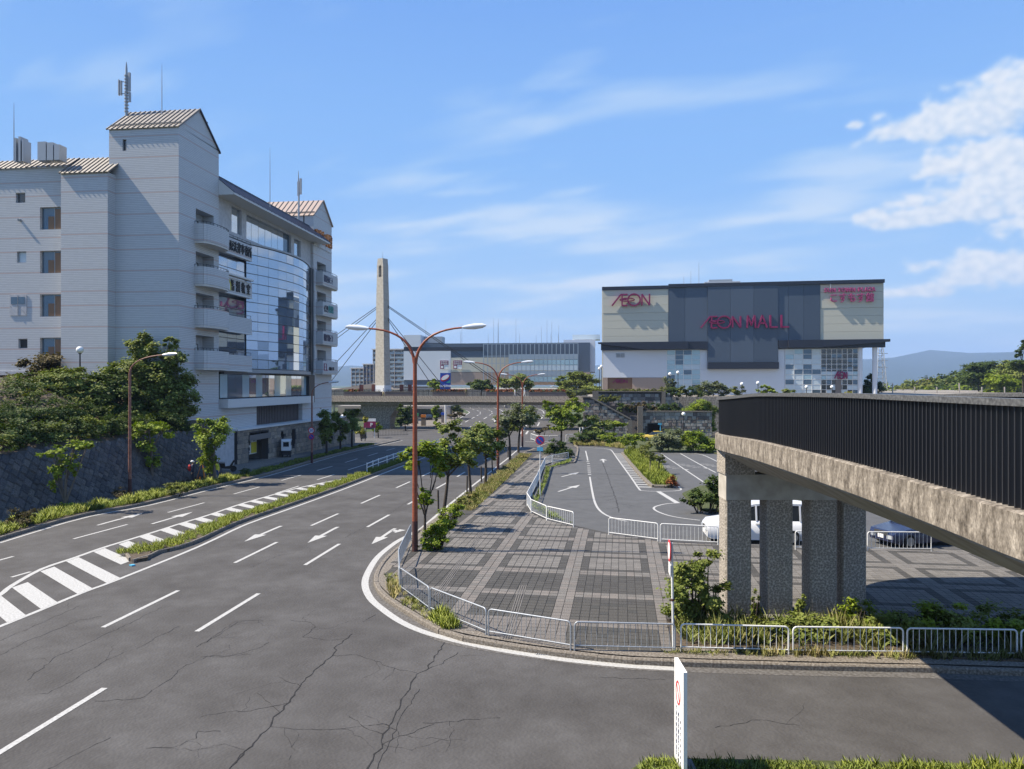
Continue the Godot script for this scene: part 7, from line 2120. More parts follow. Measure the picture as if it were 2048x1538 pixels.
	shrub("bank_shrub", "dark green shrub at the lower left of the bank", grp, Vector3(-40.89, 3.21, -46.43), [[Vector3(-0.35, 1.06, 0.04), 1.35, 0.92], [Vector3(0.88, 0.71, -0.11), 1.06, 0.78], [Vector3(-1.58, 1.42, 0.19), 1.42, 1.06]], "dark", 80, 0.13)
	shrub("bank_shrub", "leafy shrub above the wall right of the bank hedge", grp, Vector3(-36.71, 3.26, -50.96), [[Vector3(-0.57, 1.15, 0.07), 1.15, 0.76], [Vector3(0.76, 0.92, -0.09), 1.07, 0.76], [Vector3(-1.52, 0.69, 0.18), 1.15, 0.69]], "oak", 80, 0.13)
	shrub("bank_shrub", "dark shrub at the far right end of the bank wall", grp, Vector3(-34.66, 2.88, -56.25), [[Vector3(-0.62, 1.25, 0.07), 1.25, 1], [Vector3(0.5, 0.75, -0.06), 0.83, 0.83], [Vector3(-1.65, 0.75, 0.2), 1.42, 0.83]], "dark", 80, 0.14)
	hedge("dark clipped hedge trailing over the top of the rubble wall", [Vector2(-35.3, -37.5), Vector2(-35.4, -43), Vector2(-35.6, -50), Vector2(-35.8, -57)], 3.7, 1.9, 1.5, "dark", 26, 0.13, "oak")
	hedge("second dark hedge on the bank behind the trailing one", [Vector2(-37.6, -40), Vector2(-38.2, -52)], 4.7, 2.0, 1.6, "dark", 24, 0.13)
	var cover := B.new()
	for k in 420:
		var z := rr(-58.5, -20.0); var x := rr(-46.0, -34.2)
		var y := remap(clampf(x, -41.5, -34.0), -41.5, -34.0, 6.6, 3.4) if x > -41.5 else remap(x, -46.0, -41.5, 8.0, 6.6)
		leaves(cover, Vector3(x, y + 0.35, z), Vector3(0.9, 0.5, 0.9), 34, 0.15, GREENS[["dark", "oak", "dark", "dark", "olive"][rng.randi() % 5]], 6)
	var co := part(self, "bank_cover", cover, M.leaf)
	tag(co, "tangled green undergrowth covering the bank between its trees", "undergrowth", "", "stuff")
	# --- verge shrubs
	grp = "shrubs on the left verge"
	shrub("verge_shrub", "purple-brown shrub nearest on the left verge", grp, Vector3(-29.81, 0.15, -34.07), [[Vector3(0, 0.47, 0), 0.68, 0.52], [Vector3(-0.31, 0.31, 0.04), 0.47, 0.42], [Vector3(0.34, 0.26, -0.04), 0.47, 0.39]], "bronze", 170, 0.08)
	shrub("verge_shrub", "purple-brown shrub at the foot of the rust-coloured lamp", grp, Vector3(-30.64, 0.02, -43.27), [[Vector3(-0.03, 0.26, 0), 0.65, 0.45], [Vector3(-0.16, 0.49, 0.02), 0.39, 0.39]], "bronze", 170, 0.09)
	shrub("verge_shrub", "dark rounded shrub by the garage forecourt", grp, Vector3(-29.65, -0.24, -57.78), [[Vector3(-0, 0.42, -0), 0.55, 0.47]], "dark", 170, 0.09)
	shrub("verge_shrub", "tall pale grass clump on the left verge right of the lamp", grp, Vector3(-28.85, -0.03, -45.93), [[Vector3(0, 0.41, 0), 0.75, 0.48], [Vector3(0.85, 0.51, -0.1), 0.55, 0.34]], "olive", 120, 0.11)
	# --- sidewalk hedge
	grp = "low bushes between the lamp post and the street trees"
	shrub("sidewalk_bush", "clipped dark bush right beside the orange lamp post", grp, Vector3(-7.41, 0.15, -31.31), [[Vector3(-0.13, 0.67, 0.02), 0.53, 0.49], [Vector3(0.4, 0.93, -0.05), 0.53, 0.49], [Vector3(-0.22, 0.27, 0.03), 0.44, 0.33], [Vector3(0.31, 0.44, -0.04), 0.58, 0.44], [Vector3(0.73, 1.22, -0.09), 0.4, 0.4], [Vector3(0.13, 0.84, -0.02), 0.58, 0.49]], "fresh", 260, 0.085)
	shrub("sidewalk_bush", "light green bush just beyond the clipped one", grp, Vector3(-7.78, 0.14, -36.81), [[Vector3(-0.13, 0.47, 0.02), 0.57, 0.47], [Vector3(0.28, 0.78, -0.03), 0.52, 0.47], [Vector3(0.08, 0.21, -0.01), 0.57, 0.36], [Vector3(0.47, 1.04, -0.06), 0.42, 0.36]], "fresh", 240, 0.09)
	shrub("sidewalk_bush", "low bush at the foot of the third street tree", grp, Vector3(-8.14, 0.01, -43.72), [[Vector3(-0.12, 0.31, 0.01), 0.52, 0.37], [Vector3(0.34, 0.55, -0.04), 0.43, 0.34]], "olive", 130, 0.11)
	# --- shrubs round the piers
	grp = "bushes in the bed under the walkway"
	shrub("pier_bush", "tall leafy bush left of the first walkway pier", grp, Vector3(2.96, 0.15, -22.29), [[Vector3(-0.15, 1.81, 0.02), 0.57, 0.6], [Vector3(0.23, 2.04, -0.03), 0.45, 0.42], [Vector3(-0.38, 1.13, 0.05), 0.67, 0.64], [Vector3(0.38, 1.06, -0.05), 0.54, 0.6], [Vector3(-0.08, 0.45, 0.01), 0.88, 0.48], [Vector3(0.53, 0.3, -0.06), 0.45, 0.36]], "oak", 420, 0.085)
	shrub("pier_bush", "yellow-green bush behind the second white fence panel", grp, Vector3(7.58, 0.15, -22.54), [[Vector3(0.07, 0.55, -0.01), 0.54, 0.36], [Vector3(-0.15, 0.25, 0.02), 0.6, 0.3], [Vector3(0.44, 0.33, -0.05), 0.45, 0.3]], "fresh", 300, 0.08)
	shrub("pier_bush", "dark bush between the first and second piers", grp, Vector3(4.91, 0.15, -23.23), [[Vector3(-0.03, 0.55, 0), 0.19, 0.37], [Vector3(-0.02, 0.19, 0), 0.22, 0.25]], "oak", 300, 0.08)
	shrub("pier_bush", "dark bush between the second and third piers", grp, Vector3(6.23, 0.15, -23.39), [[Vector3(-0.02, 0.5, 0), 0.19, 0.34], [Vector3(0, 0.19, -0), 0.22, 0.25]], "oak", 300, 0.08)
	shrub("pier_bush", "low yellowing bush in front of the first two piers", grp, Vector3(4.36, 0.15, -21.6), [[Vector3(-0.29, 0.25, 0.03), 0.58, 0.22], [Vector3(0.58, 0.28, -0.07), 0.58, 0.23], [Vector3(1.3, 0.25, -0.16), 0.49, 0.2]], "olive", 260, 0.08)
	shrub("pier_bush", "dark shaded bush right of the yellow-green one", grp, Vector3(9.22, 0.15, -21.77), [[Vector3(-0.71, 0.57, 0.09), 0.71, 0.4], [Vector3(0.28, 0.57, -0.03), 0.85, 0.46], [Vector3(1.13, 0.53, -0.14), 0.71, 0.43], [Vector3(-0.99, 0.21, 0.12), 0.57, 0.31]], "oak", 260, 0.085)
	shrub("pier_bush", "lighter bush at the right edge of the picture under the walkway", grp, Vector3(11.51, 0.15, -21.85), [[Vector3(-0.14, 0.49, 0.02), 0.51, 0.34], [Vector3(0.35, 0.4, -0.04), 0.42, 0.34]], "fresh", 260, 0.085)
	hedge("low mixed shrub row behind the white kerb fence", [Vector2(4.2, -21.7), Vector2(8.6, -21.9)], 0.15, 1.0, 0.62, "oak", 60, 0.09, "olive")
	hedge("dark shrub row in the walkway's shade behind the third fence panel", [Vector2(8.6, -22.0), Vector2(16.5, -22.4)], 0.15, 1.3, 0.95, "oak", 60, 0.09, "fresh")
	# --- rotary planting
	grp = "bushes round the rotary"
	shrub("rotary_bush", "large dark glossy bush at the corner of the car park", grp, Vector3(6.23, 0.01, -43.68), [[Vector3(-0.29, 0.8, 0.04), 0.89, 0.65], [Vector3(0.44, 1.1, -0.05), 0.83, 0.71], [Vector3(0.88, 0.65, -0.11), 0.77, 0.71], [Vector3(-0.73, 0.65, 0.09), 0.65, 0.53], [Vector3(0.59, 1.69, -0.07), 0.65, 0.53], [Vector3(1.76, 1.1, -0.21), 1.18, 0.89]], "dark", 140, 0.13)
	shrub("rotary_bush", "mixed bush at the end of the rotary sidewalk", grp, Vector3(-4.89, -0.69, -82.44), [[Vector3(-0.4, 0.69, 0.05), 1.26, 0.92], [Vector3(0.74, 0.57, -0.09), 1.26, 0.92], [Vector3(0.17, 1.37, -0.02), 0.92, 0.69]], "dark", 90, 0.18)
	shrub("rotary_bush", "red-tipped bush on the nose of the rotary island", grp, Vector3(5.54, -0.21, -55.72), [[Vector3(-0.11, 0.46, 0.01), 0.61, 0.46]], "red", 120, 0.13)
	shrub("rotary_bush", "round dark bush in the bed behind the parking bays", grp, Vector3(8.24, -0.86, -92.18), [[Vector3(-0.62, 1.38, 0.08), 1.38, 1.26], [Vector3(0.75, 1.63, -0.09), 1.63, 1.38], [Vector3(1.37, 0.63, -0.17), 1.38, 0.75]], "grey", 75, 0.2)
	shrub("rotary_bush", "bright clipped bush in the bed behind the parking bays", grp, Vector3(11.89, -0.86, -91.88), [[Vector3(-0.93, 1.31, 0.11), 1.37, 1.25], [Vector3(0.62, 1.18, -0.07), 1.62, 1.25], [Vector3(2.17, 0.81, -0.26), 1.62, 1.12], [Vector3(-0.31, 2.06, 0.04), 1.12, 0.87]], "fresh", 75, 0.2)
	shrub("rotary_bush", "bright clipped hedge bush left of the island saplings", grp, Vector3(1.2, -1.07, -103.72), [[Vector3(-0.71, 0.93, 0.09), 1.14, 0.79], [Vector3(0.71, 0.79, -0.09), 1.43, 0.79], [Vector3(2.13, 0.64, -0.26), 1.29, 0.79]], "fresh", 75, 0.2)
	shrub("rotary_bush", "dark spreading bush left of the bright hedge bush", grp, Vector3(-1.65, -1.08, -104.39), [[Vector3(-0.72, 0.87, 0.09), 1.44, 0.87], [Vector3(0.72, 1.15, -0.09), 1.44, 0.87], [Vector3(-1.43, 0.29, 0.17), 1.15, 0.58]], "dark", 75, 0.2)
	shrub("rotary_bush", "russet bush below the stair wing wall", grp, Vector3(3.64, -1.49, -127.01), [[Vector3(-0.17, 0.7, 0.02), 1.05, 0.7]], "red", 75, 0.2)
	grp = "saplings on the rotary island"
	tree("sapling", "near sapling on the rotary island", grp, Vector3(5.34, -0.38, -65.61), [[Vector3(-0.09, 1.34, 0.01), 0.63, 0.4], [Vector3(0.18, 1.03, -0.02), 0.54, 0.36]], "olive", 45, 0.16, 0.06, 0.8)
	tree("sapling", "second sapling on the rotary island with a pale trunk", grp, Vector3(4.45, -0.36, -64.21), [[Vector3(-0.17, 1.84, 0.02), 0.79, 0.53], [Vector3(0.17, 1.49, -0.02), 0.61, 0.44]], "olive", 45, 0.16, 0.07, 0.8, 0.0, "bark_pale")
	tree("sapling", "third sapling on the rotary island, airy crown", grp, Vector3(4.72, -0.56, -75.52), [[Vector3(-0.31, 1.55, 0.04), 0.93, 0.62], [Vector3(0.31, 1.81, -0.04), 0.62, 0.52]], "olive", 42, 0.18, 0.07, 0.8, 0.0, "bark_pale")
	tree("sapling", "farthest sapling on the rotary island, densest crown", grp, Vector3(4.24, -0.81, -89.1), [[Vector3(-0.36, 1.53, 0.04), 1.34, 0.86], [Vector3(0.49, 1.77, -0.06), 0.98, 0.73]], "fresh", 60, 0.2, 0.08, 0.8)
	# --- trees between road and terrace
	grp = "trees by the terrace"
	tree("terrace_tree", "yellow-green tree standing by the road left of the steps", grp, Vector3(-5.68, -1.15, -108.47), [[Vector3(-1.27, 4.67, 0.15), 1.35, 1.2], [Vector3(0.22, 4.36, -0.03), 1.96, 1.51], [Vector3(1.94, 5.42, -0.23), 1.66, 1.2], [Vector3(-0.15, 2.71, 0.02), 1.66, 1.05], [Vector3(2.09, 3.46, -0.25), 1.35, 1.2], [Vector3(-1.94, 5.57, 0.23), 0.9, 0.75]], "fresh", 55, 0.26, 0.17, 0.7)
	tree("terrace_tree", "dark tree in front of the stair wing wall", grp, Vector3(-0.6, -1.17, -109.27), [[Vector3(-0.75, 3.17, 0.09), 1.66, 1.06], [Vector3(1.12, 2.71, -0.14), 1.66, 1.06], [Vector3(-0, 1.81, -0), 1.96, 0.9]], "oak", 55, 0.26, 0.16, 0.7)
	tree("terrace_tree", "pine-like tree leaning before the wing wall end", grp, Vector3(2.35, -1.27, -114.88), [[Vector3(-0.47, 2.37, 0.06), 1.58, 0.71], [Vector3(0.63, 2.69, -0.08), 1.26, 0.63]], "fresh", 55, 0.26, 0.14, 0.7)
	tree("terrace_tree", "spreading green tree right of the dark passage", grp, Vector3(13.38, -1.52, -128.59), [[Vector3(-1.04, 2.36, 0.13), 2.28, 1.4], [Vector3(1.13, 3.5, -0.14), 2.28, 1.4], [Vector3(3.3, 4.2, -0.4), 2.28, 1.58], [Vector3(4.61, 2.36, -0.56), 1.93, 1.93]], "fresh", 55, 0.24, 0.15, 0.6)
	tree("terrace_tree", "tree close behind the walkway end", grp, Vector3(18.15, -1.47, -126.14), [[Vector3(-0.85, 5.04, 0.1), 1.88, 1.37], [Vector3(0.68, 3.93, -0.08), 1.54, 1.88], [Vector3(-0.17, 2.05, 0.02), 1.54, 1.37]], "fresh", 55, 0.24, 0.15, 0.6)
	hedge("brown-green hedge hanging over the lower terrace wall", [Vector2(3.44, -126), Vector2(13.79, -126)], 2.59, 1.6, 1.7, "dark", 16, 0.22, "bronze")
	hedge("clipped hedge on the stair landing behind the sloping coping", [Vector2(-0.09, -130), Vector2(3.55, -130)], 4.18, 1.4, 1.3, "olive", 16, 0.22)
	hedge("long low hedge along the top of the upper terrace wall", [Vector2(-1.66, -134.6), Vector2(10.95, -134.6)], 5.9, 1.2, 0.75, "olive", 14, 0.2)
	hedge("taller dark hedge at the right of the upper terrace", [Vector2(10.95, -134.6), Vector2(18.03, -132.6)], 5.2, 2.0, 1.9, "dark", 14, 0.22, "olive")
	grp = "small trees on the mall deck"
	tree("deck_tree", "broad pale deck tree in front of the mall's slate block", grp, Vector3(21.6, 5.01, -141.61), [[Vector3(-1.43, 1.63, 0.17), 2.3, 1.34], [Vector3(0.48, 2.2, -0.06), 1.73, 1.34], [Vector3(1.9, 1.25, -0.23), 1.92, 1.15]], "grey", 36, 0.3, 0.14, 0.5)
	tree("deck_tree", "airy deck tree before the left glass bay of the mall", grp, Vector3(14.1, 5.23, -144.74), [[Vector3(-0.2, 2.37, 0.02), 1.58, 1.38], [Vector3(0.78, 1.68, -0.09), 1.18, 1.18]], "grey", 30, 0.28, 0.12, 0.5)
	tree("deck_tree", "bright round deck tree, second from the left by the globe lamps", grp, Vector3(25.48, 4.84, -136.04), [[Vector3(-0.27, 1.65, 0.03), 1.28, 1.01]], "olive", 40, 0.26, 0.12, 0.5)
	tree("deck_tree", "bright green round deck tree in the middle of the globe lamps", grp, Vector3(30.76, 4.84, -136.68), [[Vector3(-0.55, 1.83, 0.07), 1.28, 0.92], [Vector3(0.64, 1.65, -0.08), 1.19, 0.92]], "fresh", 40, 0.26, 0.12, 0.5)
	tree("deck_tree", "small dark deck tree right of the bright one", grp, Vector3(34.58, 4.84, -137.14), [[Vector3(0, 1.47, 0), 1.38, 0.82]], "oak", 40, 0.26, 0.12, 0.5)
	tree("deck_tree", "yellow flowering deck shrub in front of the mall entrance", grp, Vector3(46.54, 4.78, -141.61), [[Vector3(0, 0.84, 0), 1.41, 0.56]], "yellow", 40, 0.26, 0.1, 0.5)
	tree("deck_tree", "dark broad tree behind the mall's corner columns", grp, Vector3(66.6, 3.98, -184.32), [[Vector3(-1.81, 2.43, 0.22), 1.7, 2.67], [Vector3(0.24, 1.94, -0.03), 1.94, 2.19], [Vector3(-1.21, 4.62, 0.15), 1.22, 1.46]], "dark", 36, 0.4, 0.2, 0.5)
	# --- trees behind the footbridge
	grp = "trees behind the footbridge"
	tree("deck_grove_tree", "dark round tree behind the footbridge, left of the second lamp", grp, Vector3(-30.91, 4.73, -187.65), [[Vector3(-0.92, 2.9, 0.11), 2.64, 1.85], [Vector3(1.31, 2.38, -0.16), 2.38, 1.58]], "dark", 34, 0.42, 0.2, 0.5)
	tree("deck_grove_tree", "broad tree behind the footbridge in front of the glass screen", grp, Vector3(-22.59, 4.66, -193.69), [[Vector3(-2.69, 3.39, 0.32), 2.44, 1.62], [Vector3(0.67, 3.79, -0.08), 3.52, 1.9], [Vector3(3.76, 2.98, -0.45), 1.9, 1.35]], "oak", 34, 0.42, 0.2, 0.5)
	tree("deck_grove_tree", "large tree behind the footbridge near the mall corner", grp, Vector3(-5.89, 4.29, -178.58), [[Vector3(-3.07, 3.34, 0.37), 2.47, 1.73], [Vector3(0, 4.82, 0), 3.21, 1.98], [Vector3(3.07, 3.71, -0.37), 2.72, 1.98], [Vector3(-1.23, 1.85, 0.15), 3.21, 1.24]], "oak", 38, 0.4, 0.22, 0.5)
	tree("deck_grove_tree", "tree sprawling down from the mall corner to the terrace wall", grp, Vector3(-0.91, 4.41, -166.09), [[Vector3(-1.14, 1.83, 0.14), 2.75, 0.92], [Vector3(-3.41, 1.38, 0.41), 2.98, 0.92], [Vector3(1.82, 1.6, -0.22), 2.29, 0.8]], "oak", 36, 0.36, 0.18, 0.5)
	tree("deck_grove_tree", "small tree left of the blue fuel sign", grp, Vector3(-44.95, 4.58, -196.02), [[Vector3(-0.55, 3.06, 0.07), 1.81, 1.39], [Vector3(0.83, 2.5, -0.1), 1.67, 1.25]], "fresh", 34, 0.4, 0.18, 0.5)
	tree("deck_grove_tree", "small bush-like tree at the right end of the footbridge", grp, Vector3(-5.19, 3.95, -142.41), [[Vector3(-0.29, 1.48, 0.04), 0.99, 0.99], [Vector3(0.49, 0.69, -0.06), 1.18, 0.79]], "olive", 40, 0.28, 0.12, 0.5)
	# --- by the filling station
	grp = "trees under the far side of the footbridge"
	tree("roadside_tree", "ivy-clad column tree in front of the filling station", grp, Vector3(-34.11, -1.88, -148.74), [[Vector3(-0, 4.53, -0), 0.84, 1.05], [Vector3(-0, 2.95, -0), 0.84, 1.05], [Vector3(0.1, 1.26, -0.01), 0.84, 1.05]], "fresh", 50, 0.3, 0.16, 0.6)
	tree("roadside_tree", "dark tree just right of the footbridge pier", grp, Vector3(-39.08, -1.78, -143.18), [[Vector3(-0.4, 4.08, 0.05), 1.53, 1.43], [Vector3(0.3, 2.24, -0.04), 1.73, 1.43], [Vector3(-1.21, 1.84, 0.15), 1.43, 1.22]], "dark", 50, 0.3, 0.16, 0.6)
	tree("roadside_tree", "small bright tree in front of the footbridge pier", grp, Vector3(-36.75, -1.31, -117.31), [[Vector3(-0, 2.01, -0), 0.92, 0.76], [Vector3(-0.42, 1.34, 0.05), 0.67, 0.59]], "fresh", 50, 0.26, 0.12, 0.6)
	tree("roadside_tree", "roadside tree at the filling station exit", grp, Vector3(-39.43, -1.9, -198.78), [[Vector3(-0.42, 2.95, 0.05), 1.68, 1.12], [Vector3(0.42, 1.68, -0.05), 1.4, 0.98]], "oak", 40, 0.4, 0.16, 0.6)
	shrub("roadside_bush", "brown bush at the filling station exit corner", "bushes beyond the footbridge", Vector3(-38.96, -1.9, -192.94), [[Vector3(-0.27, 1.09, 0.03), 1.36, 0.95], [Vector3(1.62, 1.36, -0.2), 1.23, 0.82]], "bronze", 45, 0.35)
	shrub("roadside_bush", "brown bush behind the far white fence", "bushes beyond the footbridge", Vector3(-10.27, -1.51, -128.13), [[Vector3(-0.35, 0.71, 0.04), 0.8, 0.62], [Vector3(0.89, 1.25, -0.11), 0.8, 0.54]], "bronze", 60, 0.28)
	shrub("roadside_bush", "yellow-green shrub behind the parking sign", "bushes beyond the footbridge", Vector3(-35.8, -1.11, -106.25), [[Vector3(-0.23, 1.52, 0.03), 0.91, 0.69], [Vector3(0.61, 3.35, -0.07), 0.53, 0.69]], "yellow", 60, 0.22)
	# planter flowers on the footbridge
	for q in [[-55.59, -52, "leafy bushes in the leftmost footbridge planter", "red", "oak"], [-35.72, -28.43, "bronze flower hedge in the footbridge planter by the fuel sign", "bronze", "red"], [-24.02, -17.61, "red flower hedge in the footbridge planter right of the second lamp", "red", "fresh"], [-14.64, -6.96, "mixed flower hedge in the rightmost footbridge planter", "red", "grey"]]:
		hedge(q[2], [Vector2(q[0], -152.4), Vector2(q[1], -152.4)], 5.8, 0.8, 0.7, q[3], 16, 0.2, q[4])

func make_hills() -> void:
	var nz := FastNoiseLite.new()
	nz.frequency = 0.0011
	nz.fractal_octaves = 4
	nz.seed = 7
	# blue range far away
	var b := B.new()
	var rows := []
	for j in 5:
		var row := []
		for i in 61:
			var az := deg_to_rad(lerpf(-60.0, 75.0, i / 60.0))
			var d: float = [5200.0, 6000.0, 6800.0, 7600.0, 8400.0][j]
			var p := Vector3(sin(az) * d, 0, -cos(az) * d)
			var h: float = [0.0, 0.45, 0.8, 1.0, 0.5][j] * (285.0 + 75.0 * nz.get_noise_2d(p.x, p.z) + 45.0 * sin(az * 7.0))
			h *= lerpf(0.72, 1.12, clampf((rad_to_deg(az) - 15.0) / 15.0, 0.0, 1.0))
			h += nz.get_noise_2d(p.x * 5.0, p.z * 5.0) * 16.0
			row.append(p + Vector3(0, h - 3.0, 0))
		rows.append(row)
	for j in 4:
		for i in 60:
			b.up(rows[j][i], rows[j][i + 1], rows[j + 1][i + 1], Vector3(0, 0.9, 0.4)); b.up(rows[j][i], rows[j + 1][i + 1], rows[j + 1][i], Vector3(0, 0.9, 0.4))
	struct("mountains", b, M.hill)
	# wooded low hill on the right, read as one mass
	b = B.new()
	var mound := func(x: float, z: float) -> float:
		return -2.5 + 13.0 * exp(-pow((x - 262.0) / 95.0, 2)) * exp(-pow((z + 330.0) / 60.0, 2)) + 8.0 * exp(-pow((x - 190.0) / 40.0, 2)) * exp(-pow((z + 380.0) / 50.0, 2))
	for i in 30:
		for j in 16:
			var p := []
			for q in [[0, 0], [1, 0], [1, 1], [0, 1]]:
				var x: float = 90.0 + (i + q[0]) * 12.0; var z: float = -240.0 - (j + q[1]) * 14.0
				p.append(Vector3(x, mound.call(x, z), z))
			b.up(p[0], p[1], p[2], Vector3.UP); b.up(p[0], p[2], p[3], Vector3.UP)
	struct("wooded_hill", b, M.turf)
	b = B.new()
	for k in 900:
		var x := rr(100, 430); var z := rr(-420, -262)
		var y: float = mound.call(x, z)
		if y < 0.5 and rng.randf() < 0.5: continue
		var r := rr(2.6, 5.2)
		var tn: Array = GREENS[["oak", "dark", "olive", "fresh", "oak"][rng.randi() % 5]]
		leaves(b, Vector3(x, y + r * 0.7, z), Vector3(r, r * 0.9, r), 95, 1.15, tn, 9)
	var o := part(self, "woodland", b, M.leaf)
	tag(o, "mixed green woodland covering the low hill on the right", "woodland", "", "stuff")
	# nearer trees one can tell apart at the right edge
	var grp := "nearer trees at the right edge"
	tree("hill_tree", "tall pine at the very right edge of the picture", grp, Vector3(99.39, 5.02, -183.25), [[Vector3(-0.7, 9.92, 0.08), 1.18, 1.06], [Vector3(0.7, 11.81, -0.08), 1.42, 1.89], [Vector3(-1.17, 7.32, 0.14), 2.12, 1.18], [Vector3(1.05, 6.49, -0.13), 3.54, 1.65]], "dark", 30, 0.4, 0.2, 0.6)
	tree("hill_tree", "flat-topped dark tree on the hill left of the bright bush", grp, Vector3(120.51, 3.83, -246.24), [[Vector3(-1.27, 8.62, 0.15), 3.83, 1.92], [Vector3(2.7, 9.58, -0.33), 3.51, 1.92], [Vector3(-2.85, 5.91, 0.34), 3.51, 2.24], [Vector3(1.11, 5.43, -0.13), 4.15, 2.24]], "dark", 26, 0.5, 0.25, 0.6)
	tree("hill_tree", "bright green rounded tree below the flat-topped one", grp, Vector3(110.58, 3.89, -214.82), [[Vector3(-1.38, 4.58, 0.17), 3.33, 2.22], [Vector3(2.07, 3.75, -0.25), 3.33, 2.22], [Vector3(0.69, 1.81, -0.08), 4.72, 1.67]], "fresh", 28, 0.45, 0.22, 0.5)
	tree("hill_tree", "wide olive tree filling the right corner behind the railing", grp, Vector3(121.9, 3.56, -226.26), [[Vector3(-1.45, 7.44, 0.17), 3.79, 2.92], [Vector3(1.45, 3.79, -0.17), 3.79, 3.21], [Vector3(-2.9, 8.9, 0.35), 2.92, 2.04]], "oak", 28, 0.45, 0.22, 0.5)

# ---------------------------------------------------------------- lamps, fences, signs
func arc(a: Vector3, ctrl: Vector3, e: Vector3, n := 8) -> Array:
	var out := []
	for k in n + 1:
		var t := float(k) / n
		out.append(a.lerp(ctrl, t).lerp(ctrl.lerp(e, t), t))
	return out

func lamp_head(b: B, at: Vector3, side: float) -> void:
	var d := Vector3(side, 0.08, 0).normalized()
	var pts := [at - d * 0.1, at + d * 0.12, at + d * 0.45, at + d * 0.8, at + d * 0.98]
	b.tube(pts, [0.05, 0.10, 0.135, 0.11, 0.03], 10)

func twin_lamp(label: String, at: Vector3, s: float) -> void:
	var t := thing("street_lamp", label, "street lamp", at, 0.0, "orange twin-arm lamps along the right sidewalk")
	var b := B.new()
	b.tube([Vector3(0, -0.1, 0), Vector3(0, 1.35 * s, 0)], [0.135, 0.128], 12)
	part(t, "pole_foot", b, M.lamp_rust)
	b = B.new()
	b.tube([Vector3(0, 1.35 * s, 0), Vector3(0, 8.55 * s, 0)], [0.126, 0.085], 12)
	part(t, "pole", b, M.lamp_orange)
	for q in [-1.0, 1.0]:
		b = B.new()
		b.tube(arc(Vector3(q * 0.03, 8.3 * s, 0), Vector3(q * 0.15, 9.75 * s, 0), Vector3(q * 2.15, 9.85 * s, 0), 10), [0.075, 0.07, 0.065, 0.06, 0.055, 0.05, 0.05, 0.045, 0.045, 0.042, 0.04], 8)
		var a := part(t, "arm", b, M.lamp_orange)
		b = B.new()
		lamp_head(b, Vector3(q * 2.2, 9.86 * s, 0), q)
		part(a, "lamp_head", b, M.lamp_head)

func single_lamp(label: String, at: Vector3, h: float, reach: float, faded := true) -> void:
	var t := thing("verge_lamp", label, "street lamp", at, 0.0, "single-arm lamps on the left verge")
	var b := B.new()
	b.tube([Vector3(0, -0.1, 0), Vector3(0, 1.0, 0)], [0.13, 0.12], 12)
	part(t, "pole_foot", b, M.lamp_rust)
	b = B.new()
	b.tube([Vector3(0, 1.0, 0), Vector3(0, h - 1.2, 0)], [0.11, 0.08], 12)
	part(t, "pole", b, M.lamp_faded)
	b = B.new()
	b.tube(arc(Vector3(0, h - 1.25, 0), Vector3(0.05, h - 0.15, 0), Vector3(reach, h, 0), 9), [0.075, 0.07, 0.06, 0.05, 0.045], 8)
	var a := part(t, "arm", b, M.lamp_faded)
	b = B.new()
	lamp_head(b, Vector3(reach, h, 0), 1.0)
	part(a, "lamp_head", b, M.lamp_head)

func globe_lamp(label: String, foot: Vector3, h: float, r := 0.26) -> void:
	var t := thing("globe_lamp", label, "lamp", foot, 0.0, "white globe lamps")
	var b := B.new()
	b.tube([Vector3(0, -0.3, 0), Vector3(0, h - r * 0.8, 0)], [0.07, 0.055], 8)
	part(t, "post", b, M.black_metal)
	b = B.new()
	b.tube([Vector3(0, h - r * 1.15, 0), Vector3(0, h - r * 0.75, 0)], [0.12], 8)
	part(t, "collar", b, M.black_metal)
	b = B.new()
	b.ball(Vector3(0, h, 0), Vector3(r, r, r), 16)
	part(t, "globe", b, M.globe)

func fence_panel(called: String, label: String, group: String, a: Vector3, e: Vector3, h: float, mat: Material, gap := 0.15, rail := 0.024) -> void:
	var t := thing(called, label, "fence", a, 0.0, group)
	var d := e - a
	var l := Vector2(d.x, d.z).length()
	var u := d / l
	var up := Vector3(0, h, 0)
	var r := 0.11
	var b := B.new()
	var path := [Vector3(0, -0.1, 0)]
	for k in 5:
		var q := PI / 2 * k / 4.0
		path.append(u * (r - cos(q) * r) + Vector3(0, h - r + sin(q) * r, 0))
	for k in 5:
		var q := PI / 2 * k / 4.0
		path.append(u * (l - r + sin(q) * r) + Vector3(0, h - r + cos(q) * r, 0))
	path.append(u * l + Vector3(0, -0.1, 0))
	b.tube(path, [rail], 8)
	part(t, "hoop", b, mat)
	b = B.new()
	b.tube([u * 0.0 + Vector3(0, 0.13, 0), u * l + Vector3(0, 0.13, 0)], [rail * 0.75], 7)
	part(t, "bottom_rail", b, mat)
	var bar := B.new()
	bar.tube([Vector3(0, 0.13, 0), Vector3(0, h, 0)], [0.0095], 6)
	var bm := bar.mesh()
	var n := int(l / gap)
	for k in range(1, n):
		part(t, "bar", bm, mat, u * (l * k / n))

func sign_disc(t: Node, called: String, at: Vector3, nrm: Vector3, r: float, ring: Material, face: Material, inner := 0.78) -> MeshInstance3D:
	var b := B.new()
	b.disc(at, nrm, r, 0.02, 24)
	var o := part(t, called, b, ring)
	b = B.new()
	b.disc(at + nrm * 0.012, nrm, r * inner, 0.006, 24)
	part(o, "face", b, face)
	return o

